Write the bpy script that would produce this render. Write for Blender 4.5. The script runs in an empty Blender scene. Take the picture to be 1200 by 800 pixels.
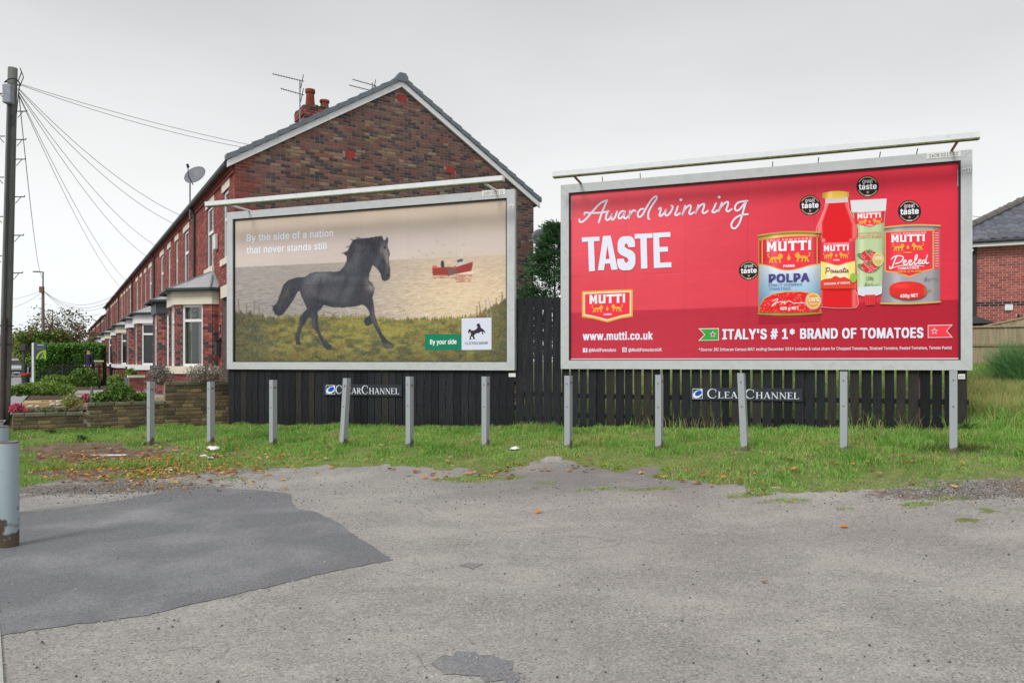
import bpy, bmesh, math, random
import numpy as np
from mathutils import Vector, Matrix
from mathutils.geometry import delaunay_2d_cdt, tessellate_polygon
random.seed(7); np.random.seed(7)
R = math.radians
scene = bpy.context.scene
COL = scene.collection

# ------------------------------------------------------------------ camera
F = 868.0                      # focal length in pixels of a 1200 px wide picture
EYE = 1.6
HORIZON = 424.0
cam_data = bpy.data.cameras.new('camera')
cam_data.sensor_width = 36.0
cam_data.lens = F / 1200 * 36
cam_data.shift_y = (HORIZON - 400) / 1200
cam_data.clip_start = 0.1; cam_data.clip_end = 3000
cam = bpy.data.objects.new('camera', cam_data)
cam.location = (0, 0, EYE); cam.rotation_euler = (R(90), 0, 0)
COL.objects.link(cam); scene.camera = cam

# ------------------------------------------------------------------ light
SUN_ELEV, SUN_AZ = R(42), R(215)       # high soft sun behind the camera, a little to the left
world = bpy.data.worlds.new('World'); scene.world = world; world.use_nodes = True
wn = world.node_tree; wn.nodes.clear(); L = wn.links.new
out = wn.nodes.new('ShaderNodeOutputWorld'); bg = wn.nodes.new('ShaderNodeBackground')
sky = wn.nodes.new('ShaderNodeTexSky'); sky.sky_type = 'NISHITA'; sky.sun_disc = False
sky.sun_elevation = SUN_ELEV; sky.sun_rotation = SUN_AZ
sky.air_density = 1.0; sky.dust_density = 4.0
hsv = wn.nodes.new('ShaderNodeHueSaturation'); hsv.inputs['Saturation'].default_value = 0.25
L(sky.outputs[0], hsv.inputs['Color'])
tc = wn.nodes.new('ShaderNodeTexCoord'); sep = wn.nodes.new('ShaderNodeSeparateXYZ')
L(tc.outputs['Generated'], sep.inputs[0])
ramp = wn.nodes.new('ShaderNodeValToRGB')
e = ramp.color_ramp.elements
e[0].position = 0.0; e[0].color = (6.9, 7.3, 7.6, 1)
e[1].position = 1.0; e[1].color = (6.2, 6.25, 6.3, 1)
for p, c in ((0.10, (7.35, 7.55, 7.65, 1)), (0.22, (6.9, 6.95, 6.97, 1)), (0.33, (5.8, 5.83, 5.86, 1)), (0.46, (4.6, 4.65, 4.7, 1))):
    k = e.new(p); k.color = c
nz = wn.nodes.new('ShaderNodeTexNoise'); nz.inputs['Scale'].default_value = 1.6; nz.inputs['Detail'].default_value = 4
mp = wn.nodes.new('ShaderNodeMapping'); mp.inputs['Scale'].default_value = (1, 1, 3)
L(tc.outputs['Generated'], mp.inputs[0]); L(mp.outputs[0], nz.inputs['Vector'])
add = wn.nodes.new('ShaderNodeMath'); add.operation = 'MULTIPLY_ADD'; add.inputs[1].default_value = 0.24; 
sub = wn.nodes.new('ShaderNodeMath'); sub.operation = 'SUBTRACT'; sub.inputs[1].default_value = 0.12
L(nz.outputs[0], add.inputs[0]); L(sep.outputs['Z'], add.inputs[2]); L(add.outputs[0], sub.inputs[0]); L(sub.outputs[0], ramp.inputs[0])
mix = wn.nodes.new('ShaderNodeMix'); mix.data_type = 'RGBA'; mix.inputs[0].default_value = 0.93
L(hsv.outputs[0], mix.inputs[6]); L(ramp.outputs[0], mix.inputs[7])
L(mix.outputs[2], bg.inputs['Color']); bg.inputs['Strength'].default_value = 0.10
L(bg.outputs[0], out.inputs[0])
sd = bpy.data.lights.new('sun', 'SUN'); sd.energy = 1.5; sd.angle = R(18); sd.color = (1.0, 0.96, 0.90)
sun = bpy.data.objects.new('sun', sd); COL.objects.link(sun)
# direction the light comes from (sky rotation measured from +Y, clockwise)
sdir = Vector((math.sin(SUN_AZ) * math.cos(SUN_ELEV), math.cos(SUN_AZ) * math.cos(SUN_ELEV), math.sin(SUN_ELEV)))
sun.rotation_euler = sdir.to_track_quat('Z', 'Y').to_euler()
vs = scene.view_settings
vs.view_transform = 'Standard'; vs.look = 'None'; vs.exposure = 0.50; vs.gamma = 1.0

# ------------------------------------------------------------------ small tools
def lin(c):
    c = c / 255.0
    return c / 12.92 if c <= 0.04045 else ((c + 0.055) / 1.055) ** 2.4
def S(r, g, b, k=1.0): return (lin(r) * k, lin(g) * k, lin(b) * k, 1.0)
def jit(c, a=0.15):
    m = 1 + random.uniform(-a, a)
    return tuple([min(1, max(0, x * m * (1 + random.uniform(-a, a) * .25))) for x in c[:3]]) + (1.0,)

def material(name, color=None, rough=0.8, attr=False, noise=0.0, nscale=6.0, bump=0.0, bscale=40.0, metal=0.0, spec=0.3, coord='Object', stretch=(1, 1, 1), dirt=None, dscale=2.0, dlo=.5, dhi=.7, transl=0):
    m = bpy.data.materials.new(name); m.use_nodes = True
    nt = m.node_tree; b = nt.nodes['Principled BSDF']; k = nt.links.new
    b.inputs['Roughness'].default_value = rough; b.inputs['Metallic'].default_value = metal
    b.inputs['Specular IOR Level'].default_value = spec
    if attr:
        a = nt.nodes.new('ShaderNodeAttribute'); a.attribute_name = 'Col'; src = a.outputs['Color']
    else:
        a = nt.nodes.new('ShaderNodeRGB'); a.outputs[0].default_value = color; src = a.outputs[0]
    t = nt.nodes.new('ShaderNodeTexCoord'); mpn = nt.nodes.new('ShaderNodeMapping'); mpn.inputs['Scale'].default_value = stretch
    k(t.outputs[coord], mpn.inputs[0])
    if noise:
        n = nt.nodes.new('ShaderNodeTexNoise'); n.inputs['Scale'].default_value = nscale; n.inputs['Detail'].default_value = 6; n.inputs['Roughness'].default_value = .65
        k(mpn.outputs[0], n.inputs['Vector'])
        mr = nt.nodes.new('ShaderNodeMapRange'); mr.inputs[1].default_value = .3; mr.inputs[2].default_value = .7
        mr.inputs[3].default_value = 1 - noise; mr.inputs[4].default_value = 1 + noise
        k(n.outputs[0], mr.inputs[0])
        mu = nt.nodes.new('ShaderNodeVectorMath'); mu.operation = 'SCALE'
        k(src, mu.inputs[0]); k(mr.outputs[0], mu.inputs['Scale']); src = mu.outputs[0]
    if dirt:
        n = nt.nodes.new('ShaderNodeTexNoise'); n.inputs['Scale'].default_value = dscale; n.inputs['Detail'].default_value = 8; n.inputs['Roughness'].default_value = .7
        k(mpn.outputs[0], n.inputs['Vector'])
        mr = nt.nodes.new('ShaderNodeMapRange'); mr.inputs[1].default_value = dlo; mr.inputs[2].default_value = dhi
        k(n.outputs[0], mr.inputs[0])
        mx = nt.nodes.new('ShaderNodeMix'); mx.data_type = 'RGBA'; mx.inputs[7].default_value = dirt
        k(mr.outputs[0], mx.inputs[0]); k(src, mx.inputs[6]); src = mx.outputs[2]
    k(src, b.inputs['Base Color'])
    if bump:
        n = nt.nodes.new('ShaderNodeTexNoise'); n.inputs['Scale'].default_value = bscale; n.inputs['Detail'].default_value = 5
        k(mpn.outputs[0], n.inputs['Vector'])
        bp = nt.nodes.new('ShaderNodeBump'); bp.inputs['Strength'].default_value = bump; bp.inputs['Distance'].default_value = .01
        k(n.outputs[0], bp.inputs['Height']); k(bp.outputs[0], b.inputs['Normal'])
    if transl:
        tr = nt.nodes.new('ShaderNodeBsdfTranslucent'); ms = nt.nodes.new('ShaderNodeMixShader'); ms.inputs[0].default_value = transl
        k(src, tr.inputs[0]); k(b.outputs[0], ms.inputs[1]); k(tr.outputs[0], ms.inputs[2])
        k(ms.outputs[0], nt.nodes['Material Output'].inputs[0])
    return m

WORLD = {}      # matrix of every thing
def thing(name, label, cat, loc=(0, 0, 0), rz=0, group=None, kind=None):
    o = bpy.data.objects.new(name, None); COL.objects.link(o)
    o.empty_display_size = .2
    o.location = loc; o.rotation_euler = (0, 0, rz)
    if label: o['label'] = label
    if cat: o['category'] = cat
    if group: o['group'] = group
    if kind: o['kind'] = kind
    WORLD[o.name] = Matrix.Translation(Vector(loc)) @ Matrix.Rotation(rz, 4, 'Z')
    return o
def tag(o, label, cat, group=None, kind=None):
    o['label'] = label; o['category'] = cat
    if group: o['group'] = group
    if kind: o['kind'] = kind
    return o

class MB:
    "collects faces (with a colour each) and links them as one mesh object"
    def __init__(s): s.v = []; s.f = []; s.c = []
    def face(s, pts, c=(1, 1, 1, 1)):
        n = len(s.v); s.v += [tuple(p) for p in pts]; s.f.append(tuple(range(n, n + len(pts)))); s.c.append(c)
    def raw(s, vs, fs, c=(1, 1, 1, 1)):
        n = len(s.v); s.v += [tuple(p) for p in vs]
        for f in fs: s.f.append(tuple(i + n for i in f)); s.c.append(c)
    def box(s, a, b, c=(1, 1, 1, 1), M=None):
        x0, y0, z0 = a; x1, y1, z1 = b
        p = [(x0, y0, z0), (x1, y0, z0), (x1, y1, z0), (x0, y1, z0), (x0, y0, z1), (x1, y0, z1), (x1, y1, z1), (x0, y1, z1)]
        if M is not None: p = [M @ Vector(q) for q in p]
        s.raw(p, [(0, 3, 2, 1), (4, 5, 6, 7), (0, 1, 5, 4), (1, 2, 6, 5), (2, 3, 7, 6), (3, 0, 4, 7)], c)
    def bevel_box(s, a, b, e, c=(1, 1, 1, 1), M=None):
        "box with chamfered edges"
        x0, y0, z0 = a; x1, y1, z1 = b
        bm = bmesh.new(); vs_ = [bm.verts.new(p) for p in [(x0, y0, z0), (x1, y0, z0), (x1, y1, z0), (x0, y1, z0), (x0, y0, z1), (x1, y0, z1), (x1, y1, z1), (x0, y1, z1)]]
        for f in [(0, 3, 2, 1), (4, 5, 6, 7), (0, 1, 5, 4), (1, 2, 6, 5), (2, 3, 7, 6), (3, 0, 4, 7)]: bm.faces.new([vs_[i] for i in f])
        bmesh.ops.bevel(bm, geom=bm.edges[:], offset=e, segments=1, affect='EDGES')
        bm.verts.index_update()
        ps = [v.co.copy() for v in bm.verts]
        if M is not None: ps = [M @ p for p in ps]
        s.raw(ps, [tuple(v.index for v in f.verts) for f in bm.faces], c); bm.free()
    def prism(s, poly, y0, y1, c=(1, 1, 1, 1), M=None):
        "polygon in x,z extruded from y0 to y1 (counter-clockwise seen from -y)"
        n = len(poly); p = [(x, y0, z) for x, z in poly] + [(x, y1, z) for x, z in poly]
        if M is not None: p = [M @ Vector(q) for q in p]
        s.raw(p, [tuple(range(n)), tuple(range(2 * n - 1, n - 1, -1))] + [(i, i + n, (i + 1) % n + n, (i + 1) % n) for i in range(n)], c)
    def tube(s, path, r, n=8, c=(1, 1, 1, 1), caps=True):
        path = [Vector(p) for p in path]; m = len(path)
        rs = r if isinstance(r, (list, tuple)) else [r] * m
        base = len(s.v); up = None
        for i, p in enumerate(path):
            d = (path[min(i + 1, m - 1)] - path[max(i - 1, 0)]).normalized()
            if up is None:
                up = Vector((0, 0, 1)) if abs(d.z) < .9 else Vector((1, 0, 0))
            a = d.cross(up).normalized(); b_ = a.cross(d).normalized(); up = b_
            for k in range(n):
                t = 2 * math.pi * k / n
                s.v.append(tuple(p + (a * math.cos(t) + b_ * math.sin(t)) * rs[i]))
        for i in range(m - 1):
            for k in range(n):
                k2 = (k + 1) % n
                s.f.append((base + i * n + k, base + i * n + k2, base + (i + 1) * n + k2, base + (i + 1) * n + k)); s.c.append(c)
        if caps:
            s.f.append(tuple(base + k for k in range(n - 1, -1, -1))); s.c.append(c)
            s.f.append(tuple(base + (m - 1) * n + k for k in range(n))); s.c.append(c)
    def lathe(s, prof, ctr=(0, 0, 0), n=16, c=(1, 1, 1, 1), M=None):
        base = len(s.v)
        for r, z in prof:
            for k in range(n):
                t = 2 * math.pi * k / n; p = Vector((ctr[0] + r * math.cos(t), ctr[1] + r * math.sin(t), ctr[2] + z))
                if M is not None: p = M @ p
                s.v.append(tuple(p))
        for i in range(len(prof) - 1):
            for k in range(n):
                k2 = (k + 1) % n
                s.f.append((base + i * n + k, base + i * n + k2, base + (i + 1) * n + k2, base + (i + 1) * n + k)); s.c.append(c)
    def mesh(s, name, mat, smooth=False):
        me = bpy.data.meshes.new(name); me.from_pydata(s.v, [], s.f)
        at = me.color_attributes.new('Col', 'FLOAT_COLOR', 'CORNER')
        ln = np.array([len(f) for f in s.f]); cc = np.repeat(np.array([c[:4] for c in s.c], dtype=np.float32).reshape(-1, 4), ln, axis=0)
        at.data.foreach_set('color', cc.ravel())
        if mat: me.materials.append(mat)
        if smooth: me.shade_smooth()
        me.update(); return me
    def build(s, name, mat, parent=None, world=False, smooth=False, loc=None):
        if world and parent is not None:
            W = WORLD[parent.name].inverted(); s.v = [tuple(W @ Vector(p)) for p in s.v]
        if loc is not None: s.v = [(p[0] - loc[0], p[1] - loc[1], p[2] - loc[2]) for p in s.v]
        o = bpy.data.objects.new(name, s.mesh(name, mat, smooth)); COL.objects.link(o)
        if loc is not None: o.location = loc
        if parent is not None: o.parent = parent
        return o
def np_object(name, verts, faces_idx, nper, cols, mat, kind=None, smooth=False, corner_cols=False):
    "fast mesh from numpy arrays; faces all with nper corners; cols per vertex"
    me = bpy.data.meshes.new(name)
    nv, nf = len(verts), len(faces_idx)
    me.vertices.add(nv); me.vertices.foreach_set('co', np.asarray(verts, dtype=np.float32).ravel())
    me.loops.add(nf * nper); me.loops.foreach_set('vertex_index', np.asarray(faces_idx, dtype=np.int32).ravel())
    me.polygons.add(nf)
    me.polygons.foreach_set('loop_start', np.arange(0, nf * nper, nper, dtype=np.int32))
    if smooth: me.polygons.foreach_set('use_smooth', np.ones(nf, dtype=bool))
    me.update(calc_edges=True)
    a = me.color_attributes.new('Col', 'FLOAT_COLOR', 'POINT'); a.data.foreach_set('color', np.asarray(cols, dtype=np.float32).ravel())
    me.materials.append(mat); me.validate()
    o = bpy.data.objects.new(name, me); COL.objects.link(o)
    if kind: o['kind'] = kind
    return o
def obj_copy(o, parent=None):
    c = o.copy(); COL.objects.link(c); c.parent = parent
    return c
def copy_tree(root, loc, rz=None, label=None, override=None):
    r = root.copy(); COL.objects.link(r); r.location = loc
    if rz is not None: r.rotation_euler = (0, 0, rz)
    if label: r['label'] = label
    WORLD[r.name] = Matrix.Translation(Vector(loc)) @ Matrix.Rotation(r.rotation_euler.z, 4, 'Z')
    def rec(src, dst):
        for ch in [o for o in src.children]:
            c = ch.copy(); COL.objects.link(c); c.parent = dst
            if override and ch.name.split('.')[0] in override and c.data:
                key = ch.data.name + override[ch.name.split('.')[0]].name
                if key not in bpy.data.meshes:
                    d = c.data.copy(); d.name = key; d.materials[0] = override[ch.name.split('.')[0]]
                c.data = bpy.data.meshes[key]
            rec(ch, c)
    rec(root, r)
    return r

# value noise for numpy painters
def vnoise(x, y, seed=0):
    xi = np.floor(x).astype(np.int64); yi = np.floor(y).astype(np.int64); fx = x - xi; fy = y - yi
    fx = fx * fx * (3 - 2 * fx); fy = fy * fy * (3 - 2 * fy)
    def h(a, b):
        n = (a * 374761393 + b * 668265263 + seed * 1442695041) & 0xffffffff
        n = ((n ^ (n >> 13)) * 1274126177) & 0xffffffff
        return ((n ^ (n >> 16)) & 0xffff) / 65535.0
    return (h(xi, yi) * (1 - fx) + h(xi + 1, yi) * fx) * (1 - fy) + (h(xi, yi + 1) * (1 - fx) + h(xi + 1, yi + 1) * fx) * fy
def fbm(x, y, o=4, seed=0):
    t = 0; a = .5; s_ = 0
    for i in range(o): t = t + a * vnoise(x * 2 ** i, y * 2 ** i, seed + i); s_ += a; a *= .5
    return t / s_
def sstep(a, b, x): t = np.clip((x - a) / (b - a), 0, 1); return t * t * (3 - 2 * t)
def inpoly(px, py, poly):
    c = np.zeros(px.shape, bool); n = len(poly)
    for i in range(n):
        x1, y1 = poly[i]; x2, y2 = poly[(i + 1) % n]
        if y1 == y2: continue
        m = ((y1 > py) != (y2 > py)) & (px < (x2 - x1) * (py - y1) / (y2 - y1) + x1)
        c ^= m
    return c
def cr(pts, ox, oy, sc): return [(ox + x / sc, oy + y / sc) for x, y in pts]
def smooth_line(pts, n=5, closed=False):
    "Catmull-Rom"
    P = [np.array(p, float) for p in pts]; o = []
    m = len(P); rng = range(m) if closed else range(m - 1)
    for i in rng:
        p0 = P[(i - 1) % m] if closed or i > 0 else P[0]; p1 = P[i]; p2 = P[(i + 1) % m]
        p3 = P[(i + 2) % m] if closed or i + 2 < m else P[-1]
        for k in range(n):
            t = k / n
            o.append(tuple(.5 * ((2 * p1) + (-p0 + p2) * t + (2 * p0 - 5 * p1 + 4 * p2 - p3) * t * t + (-p0 + 3 * p1 - 3 * p2 + p3) * t ** 3)))
    if not closed: o.append(tuple(P[-1]))
    return o

# ------------------------------------------------------------------ the lie of the land
PT = np.array([-60, 0, 2.25, 3.0, 3.7, 5, 7, 10, 60]); PZ = np.array([.38, .38, .335, .30, .19, .10, .04, 0, 0])
def ground_z(x, y):
    x = np.asarray(x, float); y = np.asarray(y, float)
    xl = np.clip(x, -6.5, 9)
    yl = 13.76 - .372 * xl - .612 * np.clip(-6.5 - x, 0, 4)
    t = (yl - y) * .937
    z = np.interp(t, PT, PZ)
    z = z + .022 * np.clip(x, -6.5, 8) * (1 - sstep(4, 9, t))
    bank = sstep(-1, 4, x)
    z = z + bank * 1.15 * sstep(0, 1, np.clip(-t, 0, 8) / 8 * .95)
    z = z + .012 * (fbm(x * .8, y * .8, 3, 5) - .5) * 2 + .02 * (fbm(x * 2.2, y * 2.2, 2, 9) - .5) * sstep(-1, 4, 5 - t)
    return z
_TX, _TY = np.meshgrid(np.arange(-30, 24.01, .1), np.arange(0, 62.01, .1)); _TAB = ground_z(_TX, _TY).tolist()
def gz(x, y):
    fx, fy = (x + 30) * 10, y * 10; i, j = int(fx), int(fy)
    if not (0 <= i < 539 and 0 <= j < 619) or fx < 0: return float(ground_z(np.array([x]), np.array([y]))[0])
    fx -= i; fy -= j; a, b = _TAB[j], _TAB[j + 1]
    return (a[i] * (1 - fx) + a[i + 1] * fx) * (1 - fy) + (b[i] * (1 - fx) + b[i + 1] * fx) * fy
def W(px, depth, z=None):
    "point at this depth seen at picture column px"
    x = (px - 600) / F * depth
    return (x, depth, gz(x, depth) if z is None else z)
def ZY(py, depth): return EYE + (HORIZON - py) / F * depth
def G(px, py):
    d = 8.0
    for _ in range(22):
        x = (px - 600) / F * d; h = EYE - gz(x, d); d = .5 * d + .5 * h * F / (py - HORIZON)
    return ((px - 600) / F * d, d)
# terrace frame: u runs up the street, v runs into the house, origin at the near front corner
TO = (-6.18, 16.5); TA = R(31.5)
gx, gy = math.cos(TA), math.sin(TA); ax, ay = -gy, gx
def T(u, v, z=0.0): return (TO[0] + u * ax + v * gx, TO[1] + u * ay + v * gy, z)
# ------------------------------------------------------------------ ground
def ground_material():
    m = bpy.data.materials.new('ground_surface'); m.use_nodes = True
    nt = m.node_tree; b = nt.nodes['Principled BSDF']; k = nt.links.new
    a = nt.nodes.new('ShaderNodeAttribute'); a.attribute_name = 'Col'
    sp = nt.nodes.new('ShaderNodeSeparateColor'); k(a.outputs['Color'], sp.inputs[0])
    t = nt.nodes.new('ShaderNodeTexCoord'); P = t.outputs['Object']
    def noise(sc, det=4, rgh=.6):
        n = nt.nodes.new('ShaderNodeTexNoise'); n.inputs['Scale'].default_value = sc; n.inputs['Detail'].default_value = det; n.inputs['Roughness'].default_value = rgh
        k(P, n.inputs['Vector']); return n.outputs[0]
    def rng(src, a_, b_, c_=0., d_=1.):
        n = nt.nodes.new('ShaderNodeMapRange'); n.inputs[1].default_value = a_; n.inputs[2].default_value = b_; n.inputs[3].default_value = c_; n.inputs[4].default_value = d_
        k(src, n.inputs[0]); return n.outputs[0]
    def mixc(f, x, y):
        n = nt.nodes.new('ShaderNodeMix'); n.data_type = 'RGBA'
        if isinstance(f, float): n.inputs[0].default_value = f
        else: k(f, n.inputs[0])
        for i, s_ in ((6, x), (7, y)):
            if isinstance(s_, tuple): n.inputs[i].default_value = s_
            else: k(s_, n.inputs[i])
        return n.outputs[2]
    def math_(op, x, y):
        n = nt.nodes.new('ShaderNodeMath'); n.operation = op
        for i, s_ in ((0, x), (1, y)):
            if isinstance(s_, (int, float)): n.inputs[i].default_value = s_
            else: k(s_, n.inputs[i])
        return n.outputs[0]
    # worn tarmac: grey binder with pale and dark aggregate showing
    vo = nt.nodes.new('ShaderNodeTexVoronoi'); vo.inputs['Scale'].default_value = 85; k(P, vo.inputs['Vector'])
    vs_ = nt.nodes.new('ShaderNodeSeparateColor'); k(vo.outputs['Color'], vs_.inputs[0])
    stone = mixc(rng(vs_.outputs[0], .1, .9), (.18, .176, .174, 1), (.46, .44, .415, 1))
    base = mixc(rng(noise(.9, 6, .65), .36, .66), (.21, .204, .196, 1), (.40, .38, .35, 1))
    base = mixc(rng(noise(3.5, 5, .7), .35, .7, 0., .30), base, (.205, .20, .197, 1))
    tar = mixc(.50, base, stone)
    pale = rng(vs_.outputs[1], .93, .95); tar = mixc(math_('MULTIPLY', pale, .55), tar, (.52, .50, .46, 1))
    dark = rng(vs_.outputs[2], .972, .98); tar = mixc(math_('MULTIPLY', dark, .7), tar, (.05, .05, .055, 1))
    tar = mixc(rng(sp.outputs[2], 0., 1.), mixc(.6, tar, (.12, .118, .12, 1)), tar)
    mpn = nt.nodes.new('ShaderNodeMapping'); mpn.inputs['Rotation'].default_value = (0, 0, .35); mpn.inputs['Scale'].default_value = (.5, .9, 1); k(P, mpn.inputs[0])
    nb = nt.nodes.new('ShaderNodeTexNoise'); nb.inputs['Scale'].default_value = 1.3; nb.inputs['Detail'].default_value = 9; nb.inputs['Roughness'].default_value = .72; k(mpn.outputs[0], nb.inputs['Vector'])
    tar = mixc(rng(nb.outputs[0], .36, .56, .30, 0.), tar, (.17, .163, .158, 1)); tar = mixc(rng(nb.outputs[0], .50, .68, 0., .28), tar, (.46, .44, .41, 1))
    # hairline cracks
    vc = nt.nodes.new('ShaderNodeTexVoronoi'); vc.feature = 'DISTANCE_TO_EDGE'; vc.inputs['Scale'].default_value = .55
    nv_ = nt.nodes.new('ShaderNodeTexNoise'); nv_.inputs['Scale'].default_value = 2.2; nv_.inputs['Detail'].default_value = 8
    k(P, nv_.inputs['Vector'])
    va = nt.nodes.new('ShaderNodeVectorMath'); va.operation = 'MULTIPLY_ADD'; va.inputs[1].default_value = (.7, .7, 0)
    k(nv_.outputs['Color'], va.inputs[0]); k(P, va.inputs[2]); k(va.outputs[0], vc.inputs['Vector'])
    crk = math_('MULTIPLY', rng(vc.outputs['Distance'], .001, .009, 1., 0.), rng(noise(.9, 3), .53, .64))
    tar = mixc(math_('MULTIPLY', crk, .3), tar, (.06, .06, .06, 1))
    # gravel / earth and grass soil
    v2 = nt.nodes.new('ShaderNodeTexVoronoi'); v2.inputs['Scale'].default_value = 34; k(P, v2.inputs['Vector'])
    s2 = nt.nodes.new('ShaderNodeSeparateColor'); k(v2.outputs['Color'], s2.inputs[0])
    grav = mixc(s2.outputs[0], (.08, .078, .08, 1), (.27, .265, .26, 1))
    grav = mixc(rng(noise(5, 5), .4, .62), grav, (.16, .115, .08, 1))
    grav = mixc(rng(math_('ADD', a.outputs['Alpha'], math_('MULTIPLY', math_('SUBTRACT', noise(4, 5), .5), .8)), .3, .6), grav, mixc(rng(noise(9, 5), .35, .65), (.085, .055, .034, 1), (.21, .145, .095, 1)))
    soil = mixc(rng(noise(6, 6, .7), .35, .65), (.10, .14, .035, 1), (.20, .22, .075, 1))
    n_edge = noise(7, 6, .75)
    fd = rng(math_('ADD', sp.outputs[1], math_('MULTIPLY', math_('SUBTRACT', n_edge, .5), 1.3)), .42, .58)
    fg = rng(math_('ADD', sp.outputs[0], math_('MULTIPLY', math_('SUBTRACT', n_edge, .5), 1.1)), .44, .56)
    col = mixc(fd, tar, grav); col = mixc(fg, col, soil)
    k(col, b.inputs['Base Color'])
    wet = noise(.6, 4)
    k(rng(wet, .35, .65, .62, .92), b.inputs['Roughness']); b.inputs['Specular IOR Level'].default_value = .35
    bp = nt.nodes.new('ShaderNodeBump'); bp.inputs['Strength'].default_value = .55; bp.inputs['Distance'].default_value = .006
    hsum = math_('ADD', vo.outputs['Distance'], math_('MULTIPLY', noise(60, 3), .6)); hsum = math_('ADD', hsum, math_('MULTIPLY', crk, -2.))
    k(hsum, bp.inputs['Height']); k(bp.outputs[0], b.inputs['Normal'])
    return m
# boundary of the grass against the tarmac, walked from left to right
EDGE = [G(*p) for p in ((-40, 585), (20, 572), (80, 560), (150, 566), (205, 558), (270, 553), (330, 549), (400, 551), (450, 548), (520, 551), (575, 556), (605, 546), (660, 546), (720, 549), (800, 559), (860, 572), (930, 577), (1000, 582), (1040, 572), (1075, 560), (1120, 562), (1200, 562), (1300, 562))]
GRASS_LINE = EDGE
EX = np.array([p[0] for p in EDGE]); EY = np.array([p[1] for p in EDGE])
def zones(x, y):
    "grass, dirt, tone masks on the ground"
    ey = np.interp(x, EX, EY)
    d = y - ey                                   # metres beyond the edge
    n = (fbm(x * 1.7, y * 1.7, 3, 3) - .5)
    n2 = fbm(x * 6, y * 6, 2, 13) - .5
    grass = sstep(-.15, .25, d + n * 1.0 + n2 * .45)
    # bare earth strip at the left, in front of the garden wall
    bx, by = G(95, 528)
    bare = np.exp(-(((x - bx) / 1.5) ** 2 + ((y - by) / .75) ** 2) * 1.2)
    bx2, by2 = G(170, 532); bare = np.maximum(bare, .8 * np.exp(-(((x - bx2) / .7) ** 2 + ((y - by2) / .25) ** 2) * 1.2))
    lx, ly = G(90, 556); litter = .9 * np.exp(-(((x - lx) / 1.3) ** 2 + ((y - ly) / .55) ** 2))
    grass = grass * (1 - sstep(.35, .75, bare + n * 1.3 + n2 * .9)) * (1 - .75 * sstep(.4, .8, litter + n * .5))
    # strays of turf on the tarmac side
    for px, py, rx, ry in ((545, 561, .7, .30), (638, 565, .35, .22), (700, 573, .4, .14), (770, 572, .45, .14), (600, 560, .3, .22), (250, 562, 1.1, .35), (200, 566, .5, .2), (420, 553, .5, .25), (745, 574, .3, .12), (930, 587, .6, .22), (980, 586, .6, .2), (1070, 592, .6, .22), (1120, 584, .5, .2), (1000, 595, .4, .14), (1135, 609, .25, .14), (1180, 596, .6, .22), (25, 637, .32, .12), (1085, 570, .4, .18), (1150, 573, .4, .12), (870, 580, .7, .18)):
        cx, cy = G(px, py); grass = np.maximum(grass, .85 * np.exp(-(((x - cx) / rx) ** 2 + ((y - cy) / ry) ** 2)) * (.7 + n))
    dirt = sstep(-.75, -.1, d + n * .9) * .62 * (.55 + .45 * (sstep(-2.5, -4.2, x) + sstep(3, 4.6, x)))
    gx_, gy_ = G(1130, 574); dirt = np.maximum(dirt, 1.1 * np.exp(-(((x - gx_) / 1.1) ** 2 + ((y - gy_) / .38) ** 2)))
    gx2, gy2 = G(130, 572); dirt = np.maximum(dirt, .95 * np.exp(-(((x - gx2) / 1.8) ** 2 + ((y - gy2) / .5) ** 2)))
    zones.bare = np.clip(bare * 1.3 + .6 * litter, 0, 1)
    dirt = np.maximum(dirt, bare * 1.2); dirt = np.maximum(dirt, litter)
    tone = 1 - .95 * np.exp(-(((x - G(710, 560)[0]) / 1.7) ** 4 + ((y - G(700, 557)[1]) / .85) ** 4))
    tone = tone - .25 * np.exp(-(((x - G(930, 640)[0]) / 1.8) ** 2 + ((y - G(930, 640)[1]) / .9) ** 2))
    return grass, np.clip(dirt, 0, 1), np.clip(tone, 0, 1)
xs = np.concatenate([-np.geomspace(900, 14, 22), np.arange(-13.5, 12.3, .07), np.geomspace(12.5, 900, 22)])
ys = np.concatenate([[-900, -300, -100, -40, -15, -6, 0, 2], np.arange(2.8, 18.5, .07), np.geomspace(18.7, 60, 26), np.geomspace(70, 900, 14)])
X, Y = np.meshgrid(xs, ys)
Z = ground_z(X, Y)
gr, di, to_ = zones(X, Y)
nx, ny = len(xs), len(ys)
idx = np.arange(nx * ny).reshape(ny, nx)
fc = np.stack([idx[:-1, :-1], idx[:-1, 1:], idx[1:, 1:], idx[1:, :-1]], -1).reshape(-1, 4)
GM = ground_material()
cols = np.stack([gr, di, to_, zones.bare], -1).reshape(-1, 4)
ground = np_object('ground', np.stack([X, Y, Z], -1).reshape(-1, 3), fc, 4, cols, GM, 'structure', smooth=True)

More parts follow.
